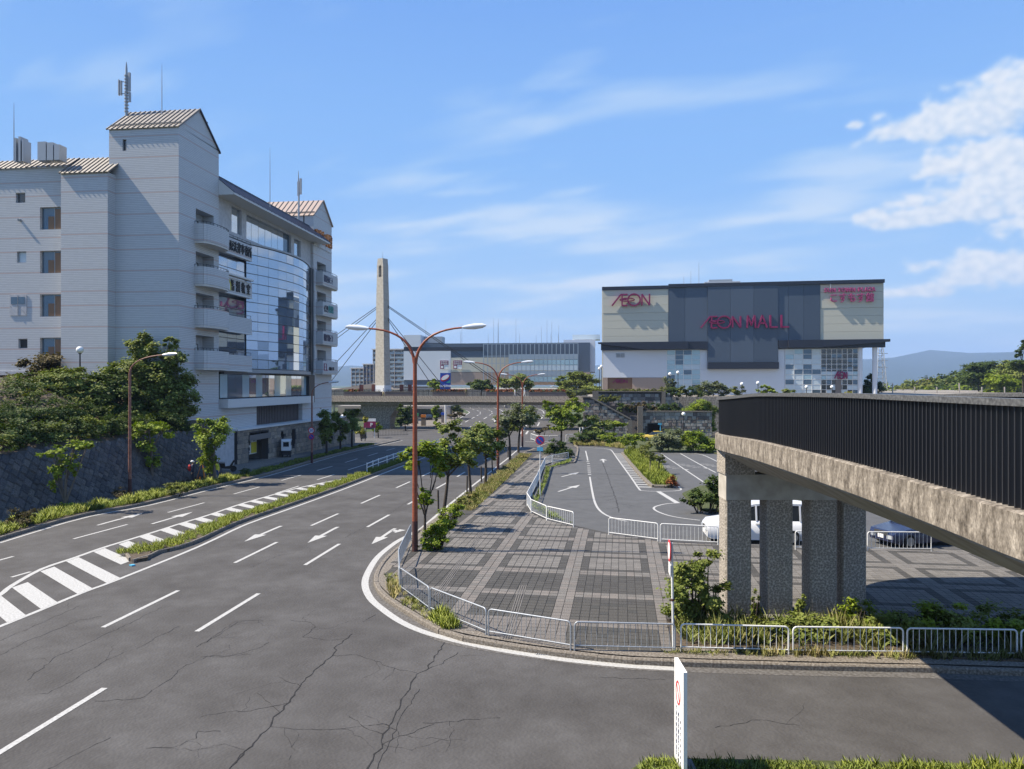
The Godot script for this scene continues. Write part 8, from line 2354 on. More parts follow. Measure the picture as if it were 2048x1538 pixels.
func make_furniture() -> void:
	twin_lamp("nearest orange twin-arm lamp post at the corner of the plaza", Vector3(-8.05, 0.14, -30.99), 1.0)
	twin_lamp("second orange twin-arm lamp post among the street trees", Vector3(-9.01, -0.37, -64.11), 1.0)
	twin_lamp("farthest orange twin-arm lamp post before the footbridge", Vector3(-10.49, -0.99, -98.87), 1.0)
	single_lamp("rust-streaked single-arm lamp on the left verge before the bank", Vector3(-32.14, -0.02, -46.17), 9.55, 2.5)
	single_lamp("single-arm lamp carrying the speed limit sign by the stone base", Vector3(-29.31, -0.47, -71.05), 8.2, 1.9)
	single_lamp("small far lamp leaning over the bend beyond the footbridge", Vector3(-11.13, -2.05, -199.45), 9.0, -2.2)
	# round signs on the second verge lamp
	var p: Vector3 = Vector3(-29.31, -0.47, -71.05)
	var t := thing("speed_sign", "white speed limit disc with red rim above a blue no parking disc", "sign", p + Vector3(0, 0, 0.16), 0.05)
	var o := sign_disc(t, "speed_disc", Vector3(0, 3.25, 0), Vector3(0, 0, 1), 0.33, M.sign_red, M.sign_white, 0.74)
	part(o, "number", text_mesh("30", 0.36, 0.01), M.sign_blue, Vector3(0, 3.25, 0.024))
	o = sign_disc(t, "parking_disc", Vector3(0, 2.6, 0), Vector3(0, 0, 1), 0.31, M.sign_red, M.sign_blue)
	var b := B.new()
	b.bar(Vector3(-0.2, 2.8, 0.02), Vector3(0.2, 2.4, 0.02), 0.06, 0.012, Vector3(0, 0, 1))
	part(o, "slash", b, M.sign_red)
	b = B.new()
	b.bb(Vector3(-0.05, 2.3, -0.16), Vector3(0.05, 3.5, -0.011))
	part(t, "bracket", b, M.galvanised)
	# no parking sign on its white pole
	p = Vector3(-3.94, -0.07, -48.34)
	t = thing("no_parking_sign", "blue and red no parking disc on a slim white pole by the rotary", "sign", p)
	b = B.new()
	b.tube([Vector3(0, -0.1, 0), Vector3(0, 4.1, 0)], [0.032], 8)
	part(t, "pole", b, M.white_metal)
	o = sign_disc(t, "disc", Vector3(0, 3.82, 0.06), Vector3(0, 0, 1), 0.31, M.sign_red, M.sign_blue)
	b = B.new()
	b.bar(Vector3(-0.2, 4.02, 0.08), Vector3(0.2, 3.62, 0.08), 0.06, 0.012, Vector3(0, 0, 1))
	part(o, "slash", b, M.sign_red)
	b = B.new()
	b.bb(Vector3(-0.2, 3.1, 0.03), Vector3(0.2, 3.36, 0.05))
	part(t, "plate", b, M.cyan_paint)
	# edge-on sign at the grey fence
	p = Vector3(2.04, 0.15, -20.25)
	t = thing("edge_on_sign", "round traffic sign seen edge-on on a white pole at the fence end", "sign", p)
	b = B.new()
	b.tube([Vector3(0, -0.1, 0), Vector3(-0.06, 3.0, 0.1)], [0.035], 10)
	part(t, "pole", b, M.white_metal)
	o = sign_disc(t, "disc", Vector3(-0.12, 2.78, 0.06), Vector3(-1, 0, 0.02), 0.30, M.sign_red, M.sign_white)
	b = B.new()
	b.box(Vector3(-0.11, 2.28, 0.06), Vector3(0.02, 0.3, 0.5))
	part(t, "plate", b, M.sign_white)
	b = B.new()
	b.tube([Vector3(-0.03, 1.4, 0.05), Vector3(-0.03, 1.46, 0.05)], [0.05], 8)
	part(t, "clamp", b, M.lamp_rust)
	# white notice board at the foot of the picture
	t = thing("notice_board", "tall white notice board with a red prohibition ring, seen nearly edge-on", "sign", Vector3(1.51, 0.1, -14.49), 0.1203)
	b = B.new()
	b.bb(Vector3(-0.035, 0, 0.0), Vector3(0.035, 2.02, 0.76))
	part(t, "board", b, M.sign_white)
	b = B.new()
	var face := Transform3D(Basis(Vector3(0, 0, 1), Vector3.UP, Vector3(-1, 0, 0)), Vector3(-0.036, 0, 0))
	ring_stroke(b, face, Vector2(0.33, 1.46), Vector2(0.17, 0.21), 0.035, 0.006)
	b.bar(face * Vector3(0.22, 1.6, 0.003), face * Vector3(0.44, 1.32, 0.003), 0.03, 0.006, Vector3(-1, 0, 0))
	part(t, "red_ring", b, M.sign_red)
	b = B.new()
	for k in 3:
		for i in 9:
			strokes(b, Transform3D(face.basis, face * Vector3(0.14 + k * 0.19, 1.08 - i * 0.11 - k * 0.06, 0)), [["i", "ka", "ri", "no", "ma", "su", "ji", "mo", "ra"][(i + k * 3) % 9]], Vector2(0.085 if k < 2 else 0.05, 0.085 if k < 2 else 0.05), 0.1, 0.012, 0.005)
	part(t, "lettering", b, M.sign_navy)
	b = B.new()
	b.bb(Vector3(0.036, -0.1, 0.2), Vector3(0.25, 0.12, 0.6))
	part(t, "foot", b, M.black_metal)
	# ---- pedestrian fences
	var grp := "grey pipe fence panels round the plaza corner"
	var posts := [[Vector3(-8.77, 0.15, -33), Vector3(-7.97, 0.15, -28.16)], [Vector3(-7.95, 0.15, -28.01), Vector3(-7.14, 0.15, -25.27)], [Vector3(-7.08, 0.15, -25.15), Vector3(-5.48, 0.15, -22.87)], [Vector3(-5.42, 0.15, -22.83), Vector3(-3.29, 0.15, -20.88)], [Vector3(-3.21, 0.15, -20.85), Vector3(-0.78, 0.15, -20.02)], [Vector3(-0.67, 0.15, -20), Vector3(2.07, 0.15, -20.14)]]
	var words := ["farthest, beside the orange lamp post", "second from the lamp post, at the bend", "third from the lamp post", "in the middle of the curve", "next but one to the edge-on sign", "ending at the edge-on sign"]
	for k in posts.size():
		fence_panel("plaza_fence", "galvanised fence panel " + words[k], grp, posts[k][0], posts[k][1], 0.78, M.galvanised)
	grp = "white fence panels along the near kerb"
	posts = [[Vector3(2.24, 0.15, -20.24), Vector3(5.12, 0.15, -20.36)], [Vector3(5.24, 0.15, -20.36), Vector3(8.17, 0.15, -20.62)], [Vector3(8.27, 0.15, -20.61), Vector3(11.15, 0.15, -20.84)], [Vector3(11.26, 0.15, -20.85), Vector3(14.09, 0.15, -21.05)]]
	words = ["directly right of the edge-on sign", "second from the edge-on sign, half hidden by leaves", "third from the edge-on sign, in front of the dark bushes", "cut by the right edge of the picture"]
	for k in posts.size():
		fence_panel("kerb_fence", "white fence panel " + words[k], grp, posts[k][0], posts[k][1], 0.76, M.white_metal, 0.155)
	grp = "white fence panels round the rotary"
	posts = [[Vector3(-3.27, -0.61, -77.99), Vector3(-4.72, -0.53, -73.58)], [Vector3(-4.77, -0.53, -73.58), Vector3(-5.28, -0.48, -70.78)], [Vector3(-5.24, -0.47, -70.26), Vector3(-4.98, -0.32, -62.06)], [Vector3(-4.96, -0.31, -61.66), Vector3(-4.71, -0.19, -54.93)], [Vector3(-4.7, -0.19, -54.61), Vector3(-4.57, -0.09, -49.25)], [Vector3(-4.56, -0.08, -49), Vector3(-4.43, -0, -44.43)], [Vector3(-4.41, 0, -44.22), Vector3(-3.91, 0.05, -41.58)], [Vector3(-3.89, 0.05, -41.49), Vector3(-2.84, 0.09, -39.15)], [Vector3(-2.81, 0.09, -39.08), Vector3(-1.31, 0.13, -37.23)]]
	words = ["at the far bend beside the mixed bush", "on the far corner", "fourth up from the near corner", "third up from the near corner", "second up from the near corner", "just above the near corner", "at the near corner, seen steeply", "right of the near corner", "ending at the rotary entrance"]
	for k in posts.size():
		fence_panel("rotary_fence", "white rotary fence panel " + words[k], grp, posts[k][0], posts[k][1], 0.8, M.white_metal, 0.17)
	grp = "white fence panels before the parked cars"
	posts = [[Vector3(0.48, 0.15, -35.48), Vector3(2.74, 0.15, -34.28)], [Vector3(2.85, 0.15, -34.24), Vector3(5.41, 0.15, -33.87)], [Vector3(8.66, 0.15, -33.26), Vector3(11.26, 0.15, -33.38)], [Vector3(11.77, 0.15, -33.44), Vector3(14.51, 0.15, -33.67)]]
	words = ["nearest the rotary entrance", "in front of the white van's nose", "seen between the walkway piers", "in front of the dark car"]
	for k in posts.size():
		fence_panel("parking_fence", "white fence panel " + words[k], grp, posts[k][0], posts[k][1], 0.85, M.white_metal, 0.17)
	grp = "white fence panels at the far junction"
	posts = [[Vector3(-10.8, -1.3, -114.68), Vector3(-9.22, -1.18, -108.41)], [Vector3(-9.18, -1.18, -108.41), Vector3(-7.5, -1.19, -108.68)], [Vector3(-7.46, -1.19, -108.68), Vector3(-5.85, -1.19, -108.93)], [Vector3(-5.07, -1.24, -111.58), Vector3(-3.15, -1.29, -114.53)]]
	words = ["left end, angled to the road", "second from the left", "third from the left", "right of the yellow-green tree trunk"]
	for k in posts.size():
		fence_panel("junction_fence", "small far white fence panel at the junction, " + words[k], grp, posts[k][0], posts[k][1], 0.95, M.white_metal, 0.3, 0.04)
	# pipe guard rail on the median
	t = thing("median_guard_rail", "white two-pipe guard rail on the median in the shade", "guard rail", Vector3.ZERO)
	var line := [Vector2(-20.36, -61.64), Vector2(-20.72, -66.13), Vector2(-20.88, -69.43), Vector2(-21.29, -77.4), Vector2(-21.95, -92.22), Vector2(-22.17, -99.18)]
	b = B.new()
	for i in line.size() - 1:
		for y in [0.5, 0.85]:
			b.tube([on(line[i], 0.12 + y), on(line[i + 1], 0.12 + y)], [0.035], 7)
	part(t, "rail", b, M.white_metal)
	for i in line.size() - 1:
		var n := maxi(1, int(line[i].distance_to(line[i + 1]) / 2.0))
		for k in n:
			b = B.new()
			var q := on(line[i].lerp(line[i + 1], float(k) / n), 0.1)
			b.tube([q, q + Vector3(0, 0.95, 0)], [0.05], 8)
			part(t, "post", b, M.white_metal)
	# far guard rails on the bend
	for q in [[[Vector2(-62.17, -369.17), Vector2(-53.57, -350.5), Vector2(-45, -322.49), Vector2(-37.98, -290.59)], "long white guard rail on the inside of the far bend"], [[Vector2(-47.88, -379.07), Vector2(-40.82, -371.75), Vector2(-32.05, -343.31), Vector2(-26.8, -318.74)], "white guard rail on the outside of the far bend"]]:
		t = thing("far_guard_rail", q[1], "guard rail")
		b = B.new()
		for i in q[0].size() - 1:
			b.bar(on(q[0][i], 1.0), on(q[0][i + 1], 1.0), 0.15, 0.9)
		part(t, "beam", b, M.white_metal)
	# globe lamps
	globe_lamp("globe lamp on the bank in front of the office wing", Vector3(-43.65, 8.52, -56.17), 1.91, 0.3)
	globe_lamp("globe lamp on a black post in front of the lower terrace wall", Vector3(13.05, -0.51, -114.39), 3.42, 0.3)
	globe_lamp("left of the two globe lamps before the mall's left glass bay", Vector3(13.71, 5.46, -142.67), 4.08, 0.33)
	globe_lamp("right of the two globe lamps before the mall's left glass bay", Vector3(14.81, 5.52, -138.78), 4.25, 0.33)
	globe_lamp("globe lamp left of the mall's brown entrance corner, shorter of the pair", Vector3(0.1, 5.31, -151.1), 5.52, 0.33)
	globe_lamp("globe lamp left of the mall's brown entrance corner, taller of the pair", Vector3(0.51, 5.36, -148.13), 5.82, 0.33)
	globe_lamp("globe lamp above the near walkway railing, leftmost of four", Vector3(25.63, 4.97, -134.04), 2.62, 0.33)
	globe_lamp("globe lamp above the near walkway railing, second of four", Vector3(28.06, 5.01, -132.32), 2.76, 0.33)
	globe_lamp("globe lamp above the near walkway railing, third of four", Vector3(35.76, 5.07, -130.23), 2, 0.3)
	globe_lamp("globe lamp above the near walkway railing, rightmost of four", Vector3(40.16, 5.07, -130.76), 2, 0.3)
	# ---- masts on the office roof
	t = thing("phone_mast", "lattice phone mast with panel antennas on the near gable roof", "antenna", Vector3(-43.33, 32.67, -61.75))
	b = B.new()
	b.tube([Vector3(0, -1.2, 0), Vector3(0, 4.0, 0), Vector3(0, 4.6, 0)], [0.13, 0.1, 0.03], 8)
	for k in 12: b.tube([Vector3(0, 0.3 * k, 0), Vector3(0, 0.3 * k + 0.08, 0)], [0.2], 8)
	part(t, "mast", b, M.galvanised)
	for q in [[0.30, 1.9, 3.6, 0.2], [-0.5, 1.55, 2.9, 0.09], [-0.72, 1.55, 3.0, 0.09], [0.34, 0.9, 1.8, 0.16]]:
		b = B.new()
		b.bb(Vector3(q[0] - q[3] / 2, q[1], -0.08), Vector3(q[0] + q[3] / 2, q[2], 0.1))
		part(t, "antenna_panel", b, M.frame_grey)
	b = B.new()
	for y in [1.7, 2.8]: b.bar(Vector3(-0.75, y, 0), Vector3(0.3, y, 0), 0.05, 0.05)
	part(t, "bracket", b, M.frame_dark)
	t = thing("phone_mast", "slim phone mast rising in front of the far tan roof", "antenna", Vector3(-38.12, 28.2, -88.06))
	b = B.new()
	b.tube([Vector3(0, -1.0, 0), Vector3(0.05, 3.0, 0), Vector3(0, 5.2, 0), Vector3(0, 6.6, 0)], [0.14, 0.12, 0.1, 0.03], 8)
	part(t, "mast", b, M.galvanised)
	b = B.new()
	b.bb(Vector3(0.18, 3.6, -0.1), Vector3(0.42, 5.6, 0.1)); b.bb(Vector3(-0.12, 3.4, -0.12), Vector3(0.14, 5.2, 0.1))
	part(t, "antenna_panel", b, M.frame_grey)
	for q in [[Vector3(-39.77, 32.57, -61.67), 4.3, "thin lightning rod on the near gable ridge"], [Vector3(-36.29, 27.72, -76.2), 6.1, "thin lightning rod behind the dark mansard roof"], [Vector3(-48.4, 26.79, -54.59), 4.2, "thin lightning rod above the left wing roof"]]:
		b = B.new()
		b.tube([q[0] + Vector3(0, -0.6, 0), q[0] + Vector3(0, q[1] * 0.5, 0), q[0] + Vector3(0, q[1], 0)], [0.045, 0.035, 0.012], 6)
		o = part(self, numbered("lightning_rod"), b, M.steel)
		tag(o, q[2], "rod", "lightning rods on the office roof")
	t = thing("roof_plant", "grey rooftop units behind the left wing roof", "roof plant", Vector3(-49.33, 28.08, -58.5))
	for q in [[-2.2, 0.2, 0.6, 1.3], [-1.75, 0.2, 0.4, 1.4], [0.1, 0.8, 0.9, 0.85], [1.0, 0.6, 0.8, 0.75], [1.7, 0.5, 0.5, 0.55], [-1.4, 0.12, 0.4, 1.1]]:
		b = B.new()
		b.bb(Vector3(q[0], -0.8, -0.5), Vector3(q[0] + q[1], q[3], 0.4))
		part(t, "unit", b, M.galvanised)
	# ---- filling station behind the footbridge
	t = thing("fuel_sign", "tall blue fuel sign with white ellipse and red swoosh", "sign", Vector3(-37.68, 4.9, -174.74))
	b = B.new()
	b.bb(Vector3(-1.28, 1.2, -0.25), Vector3(1.28, 5.45, 0.25))
	part(t, "board", b, M.sign_blue)
	b = B.new()
	b.tube([Vector3(0, -8, 0), Vector3(0, 1.2, 0)], [0.22], 8)
	part(t, "post", b, M.white_metal)
	b = B.new()
	b.plate(ellipse_poly(Vector2(0, 4.35), Vector2(1.05, 0.48), 0.5), 0.05, Transform3D(Basis(), Vector3(0, 0, 0.31)))
	part(t, "white_ellipse", b, M.sign_white)
	b = B.new()
	b.plate(ellipse_poly(Vector2(-0.02, 4.2), Vector2(1.22, 0.68), 0.5), 0.05, Transform3D(Basis(), Vector3(0, 0, 0.26)))
	part(t, "red_swoosh", b, M.sign_red)
	b = B.new()
	b.plate(packed([Vector2(0.1, 3.0), Vector2(1.25, 3.0), Vector2(1.25, 3.7)]), 0.04, Transform3D(Basis(), Vector3(0, 0, 0.26)))
	part(t, "teal_corner", b, M.sign_teal)
	part(t, "lettering", text_mesh("cosmo", 0.95, 0.06), M.sign_white, Vector3(0, 2.3, 0.3))
	t = thing("filling_station", "low filling station canopy with blue fascia seen under the footbridge", "filling station", Vector3(-53, -2.05, -183.39))
	b = B.new()
	b.bb(Vector3(-22, 4.3, -10), Vector3(3, 5.2, 0))
	part(t, "canopy", b, M.white_metal)
	b = B.new()
	b.bb(Vector3(-22.05, 4.4, 0.01), Vector3(3.05, 5.1, 0.12))
	part(t, "fascia", b, M.sign_blue)
	part(t, "lettering", text_mesh("COSMO", 0.95, 0.06), M.sign_white, Vector3(-12.0, 4.75, 0.16))
	for x in [-18.0, -8.0, 1.0]:
		b = B.new()
		b.bb(Vector3(x - 0.25, -0.3, -4), Vector3(x + 0.25, 4.3, -3.5))
		part(t, "column", b, M.white_metal)
	b = B.new()
	b.bb(Vector3(-20, -0.3, -16), Vector3(12, 3.6, -12))
	part(t, "kiosk", b, M.apartment_wall)
	b = B.new()
	b.bb(Vector3(-18, 0.5, -11.98), Vector3(10, 2.8, -11.9))
	part(t, "kiosk_window", b, M.dark_glass)
	for q in [[Vector3(-43.93, -2.05, -170.07), M.sign_green, "green-sided fuel pump by the canopy column"], [Vector3(-40.1, -2.05, -162.08), M.sign_orange, "black price board with an orange top at the station entrance"], [Vector3(-38.3, -2.05, -175.31), M.sign_blue, "blue fuel pump near the white parked car"]]:
		t = thing("fuel_pump", q[2], "fuel pump", q[0])
		b = B.new()
		b.bb(Vector3(-0.5, 0, -0.3), Vector3(0.5, 2.0, 0.3))
		part(t, "cabinet", b, M.shop_dark)
		b = B.new()
		b.bb(Vector3(-0.55, 2.0, -0.35), Vector3(0.55, 2.6, 0.35))
		part(t, "top", b, q[1])
	b = B.new()
	sheet(b, packed([Vector2(-42.41, -150.55), Vector2(-37.93, -154.67), Vector2(-36.61, -170.95), Vector2(-43.16, -233.66), Vector2(-53.32, -254.97), Vector2(-66.22, -235.07)]), 0.06)
	struct("station_forecourt", b, M.kerb)
	# ---- parking sign by the footbridge
	t = thing("parking_sign", "magenta parking board with white header on two posts", "sign", Vector3(-37.14, -1.26, -114))
	for x in [-0.8, 0.75]:
		b = B.new()
		b.tube([Vector3(x, -0.2, 0), Vector3(x, 3.1, 0)], [0.06], 8)
		part(t, "post", b, M.white_metal)
	b = B.new()
	b.bb(Vector3(-1.0, 1.7, 0.07), Vector3(1.0, 2.75, 0.2))
	part(t, "board", b, M.magenta)
	b = B.new()
	b.bb(Vector3(-1.0, 2.75, 0.07), Vector3(1.0, 3.2, 0.2))
	part(t, "header", b, M.sign_white)
	part(t, "letter", text_mesh("P", 0.8, 0.04), M.sign_white, Vector3(0.3, 2.2, 0.23))
	t = thing("leaning_panel", "grey panel leaning on the fence left of the parking board", "panel", Vector3(-37.37, -1.21, -111.17))
	b = B.new()
	b.box(Vector3(0, 0.75, 0), Vector3(1.1, 1.5, 0.06), Basis(Vector3(0, 0, 1), 0.22))
	part(t, "panel", b, M.frame_grey)
	b = B.new()
	b.box(Vector3(0, 0.75, 0.04), Vector3(0.9, 1.2, 0.03), Basis(Vector3(0, 0, 1), 0.22))
	part(t, "face", b, M.asphalt_dark)
	t = thing("mesh_fence", "black mesh fence round the foot of the footbridge pier", "fence", Vector3(-36.98, -1.57, -123.27))
	b = B.new()
	for k in 24: b.bar(Vector3(-2.6 + k * 0.24, 0, -k * 0.12), Vector3(-2.6 + k * 0.24, 1.9, -k * 0.12), 0.03, 0.03)
	for y in [0.1, 1.0, 1.9]: b.bar(Vector3(-2.6, y, 0), Vector3(3.0, y, -2.8), 0.04, 0.04)
	part(t, "mesh", b, M.black_metal)
	# two white posts beside the terrace shrubs
	for q in [[Vector3(-3.04, -1.35, -116.59), "left of two white posts beside the terrace shrubs"], [Vector3(-2.62, -1.4, -119.48), "right of two white posts beside the terrace shrubs"]]:
		t = thing("marker_post", q[1], "post", q[0], 0.0, "white posts by the terrace")
		b = B.new()
		b.tube([Vector3(0, -0.1, 0), Vector3(0, 1.9, 0), Vector3(0, 2.0, 0)], [0.11, 0.11, 0.05], 9)
		part(t, "shaft", b, M.white_metal)
	# blue scrap by the median
	b = B.new()
	b.plate(packed([Vector2(-0.12, 0), Vector2(0.05, -0.08), Vector2(0.14, 0.03), Vector2(0.0, 0.1)]), 0.05, Transform3D(Basis(Vector3.RIGHT, -PI / 2), Vector3(-19.16, 0.01, -27.65)))
	o = part(self, "plastic_scrap", b, M.cyan_paint)
	tag(o, "crumpled blue plastic scrap at the tip of the median", "litter")
	b = B.new()
	var gp: Vector3 = Vector3(-1.39, 0.01, -20.09)
	for k in 12: b.box(gp + Vector3(-0.33 + k * 0.06, 0.008, 0.02), Vector3(0.03, 0.02, 0.34))
	o = part(self, "drain_grate", b, M.frame_grey)
	tag(o, "slotted steel drain grate in the gutter at the plaza corner", "drain grate")
	# lattice tower behind the mall and houses on the hill
	t = thing("lattice_tower", "grey lattice power tower right of the mall's corner columns", "pylon", Vector3(121.3, -2, -330))
	b = B.new()
	var th := 27.0
	for k in 11:
		var w0 := lerpf(2.6, 0.9, k / 11.0); var w1 := lerpf(2.6, 0.9, (k + 1) / 11.0)
		var y0 := th * k / 11.0; var y1 := th * (k + 1) / 11.0
		for s in [[-1, -1, 1, -1], [1, -1, 1, 1], [1, 1, -1, 1], [-1, 1, -1, -1]]:
			b.bar(Vector3(s[0] * w0, y0, s[1] * w0), Vector3(s[0] * w1, y1, s[1] * w1), 0.22, 0.22)
			b.bar(Vector3(s[0] * w0, y0, s[1] * w0), Vector3(s[2] * w1, y1, s[3] * w1), 0.14, 0.14)
			b.bar(Vector3(s[0] * w1, y1, s[1] * w1), Vector3(s[2] * w1, y1, s[3] * w1), 0.14, 0.14)
	for y in [17.0, 20.0, 23.0]: b.bar(Vector3(-3.2, y, 0), Vector3(3.2, y, 0), 0.25, 0.25)
	part(t, "lattice", b, M.galvanised)
	for q in [[Vector3(188.21, 5.46, -445.8), "small white house with a dark roof below the wooded hill", "roof_dark"], [Vector3(198.62, 7.2, -457.13), "small house with a red roof below the wooded hill", "brick_red"]]:
		t = thing("hill_house", q[1], "house", q[0], 0.3, "houses below the hill")
		b = B.new()
		b.bb(Vector3(-4, -8, -3), Vector3(4, 1.4, 3))
		part(t, "wall", b, M.white_trim)
		b = B.new()
		b.plate(packed([Vector2(-3.7, 1.4), Vector2(3.7, 1.4), Vector2(0, 3.6)]), 9, Transform3D(Basis(Vector3.UP, PI / 2), Vector3(-4.5, 0, 0)))
		part(t, "roof", b, M[q[2]])
		b = B.new()
		b.bb(Vector3(-2, -0.5, 3.01), Vector3(0, 0.8, 3.06))
		part(t, "window", b, M.dark_glass)
	t = thing("far_fence", "long thin mesh fence with concrete posts behind the walkway railing", "fence", Vector3(76.89, 5.26, -200.67))
	b = B.new()
	for k in 9:
		b.bar(Vector3(k * 5.5, -5, 0), Vector3(k * 5.5, 1.6 if k % 3 else 2.6, 0), 0.22, 0.22)
	part(t, "post", b, M.apartment_wall)
	b = B.new()
	for y in [-0.4, 0.2, 0.8, 1.3]: b.bar(Vector3(0, y, 0), Vector3(44, y, 0), 0.05, 0.05)
	part(t, "wire", b, M.frame_dark)

func ellipse_poly(ce: Vector2, r: Vector2, tilt: float) -> PackedVector2Array:
	var out := PackedVector2Array()
	for k in 24:
		out.append(ce + Vector2(cos(TAU * k / 24.0) * r.x, sin(TAU * k / 24.0) * r.y).rotated(tilt))
	return out

# ---------------------------------------------------------------- vehicles
# stations along the car, nose first: x, sill, belt, roof, half width at belt, half width at roof
func car(label: String, at: Vector3, turn: float, st: Array, wheel: float, axles: Array, paint: Material, called := "parked_car", detail := true) -> void:
	var t := thing(called, label, "van" if called == "parked_van" else "car", at, turn, "parked cars")
	var body := B.new()
	var glass := B.new()
	var roof := B.new()
	var ring := func(s: Array) -> Array:
		return [Vector3(s[0], s[1], s[4] * 0.93), Vector3(s[0], lerpf(s[1], s[2], 0.35), s[4]), Vector3(s[0], lerpf(s[1], s[2], 0.75), s[4] * 0.995), Vector3(s[0], s[2], s[4] * 0.95)]
	for i in st.size() - 1:
		var a: Array = ring.call(st[i]); var e: Array = ring.call(st[i + 1])
		for m in [1.0, -1.0]:
			for k in 3:
				var p := [a[k], a[k + 1], e[k + 1], e[k]]
				for q in 4: p[q] = Vector3(p[q].x, p[q].y, p[q].z * m)
				var n0 := Vector3(0, [-0.15, 0.05, 0.45][k], m).normalized(); var n1 := Vector3(0, [0.05, 0.45, 0.9][k], m).normalized()
				body.trin(p[0], p[1], p[2], n0, n1, n1); body.trin(p[0], p[2], p[3], n0, n1, n0)
		var w0: float = st[i][4] * 0.95; var w1: float = st[i + 1][4] * 0.95
		body.up(Vector3(st[i][0], st[i][2], -w0), Vector3(st[i][0], st[i][2], w0), Vector3(st[i + 1][0], st[i + 1][2], w1), Vector3.UP)
		body.up(Vector3(st[i][0], st[i][2], -w0), Vector3(st[i + 1][0], st[i + 1][2], w1), Vector3(st[i + 1][0], st[i + 1][2], -w1), Vector3.UP)
		body.up(Vector3(st[i][0], st[i][1], -w0), Vector3(st[i][0], st[i][1], w0), Vector3(st[i + 1][0], st[i + 1][1], w1), Vector3.DOWN)
		body.up(Vector3(st[i][0], st[i][1], -w0), Vector3(st[i + 1][0], st[i + 1][1], w1), Vector3(st[i + 1][0], st[i + 1][1], -w1), Vector3.DOWN)
		if st[i][3] > st[i][2] + 0.02 or st[i + 1][3] > st[i + 1][2] + 0.02:
			for m in [1.0, -1.0]:
				var o := Vector3(0, 0.35, m).normalized()
				var c := [Vector3(st[i][0], st[i][2], w0 * m), Vector3(st[i + 1][0], st[i + 1][2], w1 * m), Vector3(st[i + 1][0], st[i + 1][3], st[i + 1][5] * m), Vector3(st[i][0], st[i][3], st[i][5] * m)]
				glass.up(c[0], c[1], c[2], o); glass.up(c[0], c[2], c[3], o)
			var slope: bool = absf(st[i + 1][3] - st[i][3]) > 0.25
			var nn := Vector3(-(st[i + 1][3] - st[i][3]), st[i + 1][0] - st[i][0], 0).normalized()
			var c2 := [Vector3(st[i][0], st[i][3], -st[i][5]), Vector3(st[i][0], st[i][3], st[i][5]), Vector3(st[i + 1][0], st[i + 1][3], st[i + 1][5]), Vector3(st[i + 1][0], st[i + 1][3], -st[i + 1][5])]
			if slope:
				glass.up(c2[0], c2[1], c2[2], nn); glass.up(c2[0], c2[2], c2[3], nn)
				if detail:
					for m in [0, 1]: roof.bar(c2[m], c2[3 - m], 0.07, 0.05)
			else:
				roof.up(c2[0], c2[1], c2[2], Vector3.UP); roof.up(c2[0], c2[2], c2[3], Vector3.UP)
				for m in [1.0, -1.0]:
					roof.bar(Vector3(st[i][0], st[i][3] - 0.03, st[i][5] * m), Vector3(st[i + 1][0], st[i + 1][3] - 0.03, st[i + 1][5] * m), 0.05, 0.09)
					if detail: roof.bar(Vector3(st[i][0], st[i][2], w0 * m * 1.003), Vector3(st[i][0], st[i][3], st[i][5] * m * 1.003), 0.03, 0.08, Vector3(1, 0, 0))
	for e in [0, st.size() - 1]:
		var s: Array = st[e]
		var d := Vector3(-1 if e == 0 else 1, 0, 0)
		body.up(Vector3(s[0], s[1], -s[4] * 0.95), Vector3(s[0], s[1], s[4] * 0.95), Vector3(s[0], s[2], s[4] * 0.95), d)
		body.up(Vector3(s[0], s[1], -s[4] * 0.95), Vector3(s[0], s[2], s[4] * 0.95), Vector3(s[0], s[2], -s[4] * 0.95), d)
	part(t, "body", body, paint)
	part(t, "window", glass, M.dark_glass)
	part(t, "roof", roof, paint)
	var hw: float = st[st.size() / 2][4]
	for x in axles:
		for m in [1.0, -1.0]:
			var b := B.new()
			b.tube([Vector3(x, wheel, m * (hw - 0.2)), Vector3(x, wheel, m * (hw + 0.012))], [wheel], 18)
			var w := part(t, "wheel", b, M.tyre)
			b = B.new()
			b.tube([Vector3(x, wheel, m * (hw + 0.0)), Vector3(x, wheel, m * (hw + 0.022))], [wheel * 0.64], 16)
			part(w, "rim", b, M.rim)
	if not detail: return
	var f: Array = st[0]
	for m in [1.0, -1.0]:
		var b := B.new()
		b.box(Vector3(f[0] + 0.1, f[2] - 0.12, m * f[4] * 0.72), Vector3(0.28, 0.16, 0.36), Basis(Vector3.UP, m * 0.45))
		part(t, "headlight", b, M.lens)
		b = B.new()
		b.box(Vector3(st[-1][0] - 0.02, st[-1][2] - 0.2, m * st[-1][4] * 0.82), Vector3(0.1, 0.45, 0.2))
		part(t, "tail_light", b, M.tail)
		b = B.new()
		b.box(Vector3(axles[0] + 0.75, f[2] + 0.18, m * (hw + 0.1)), Vector3(0.12, 0.15, 0.22))
		part(t, "mirror", b, paint)
		for x in [axles[0] + 1.35, axles[0] + 2.25]:
			b = B.new()
			b.box(Vector3(x, st[st.size() / 2][2] - 0.14, m * (hw + 0.006)), Vector3(0.2, 0.035, 0.03))
			part(t, "door_handle", b, M.rim)
	var b2 := B.new()
	b2.box(Vector3(f[0] - 0.02, f[1] + 0.2, 0), Vector3(0.04, 0.17, 0.34))
	part(t, "number_plate", b2, M.sign_white)
	b2 = B.new()
	b2.box(Vector3(f[0] - 0.008, f[1] + 0.34, 0), Vector3(0.04, 0.2, f[4] * 1.1))
	part(t, "grille", b2, M.frame_dark)

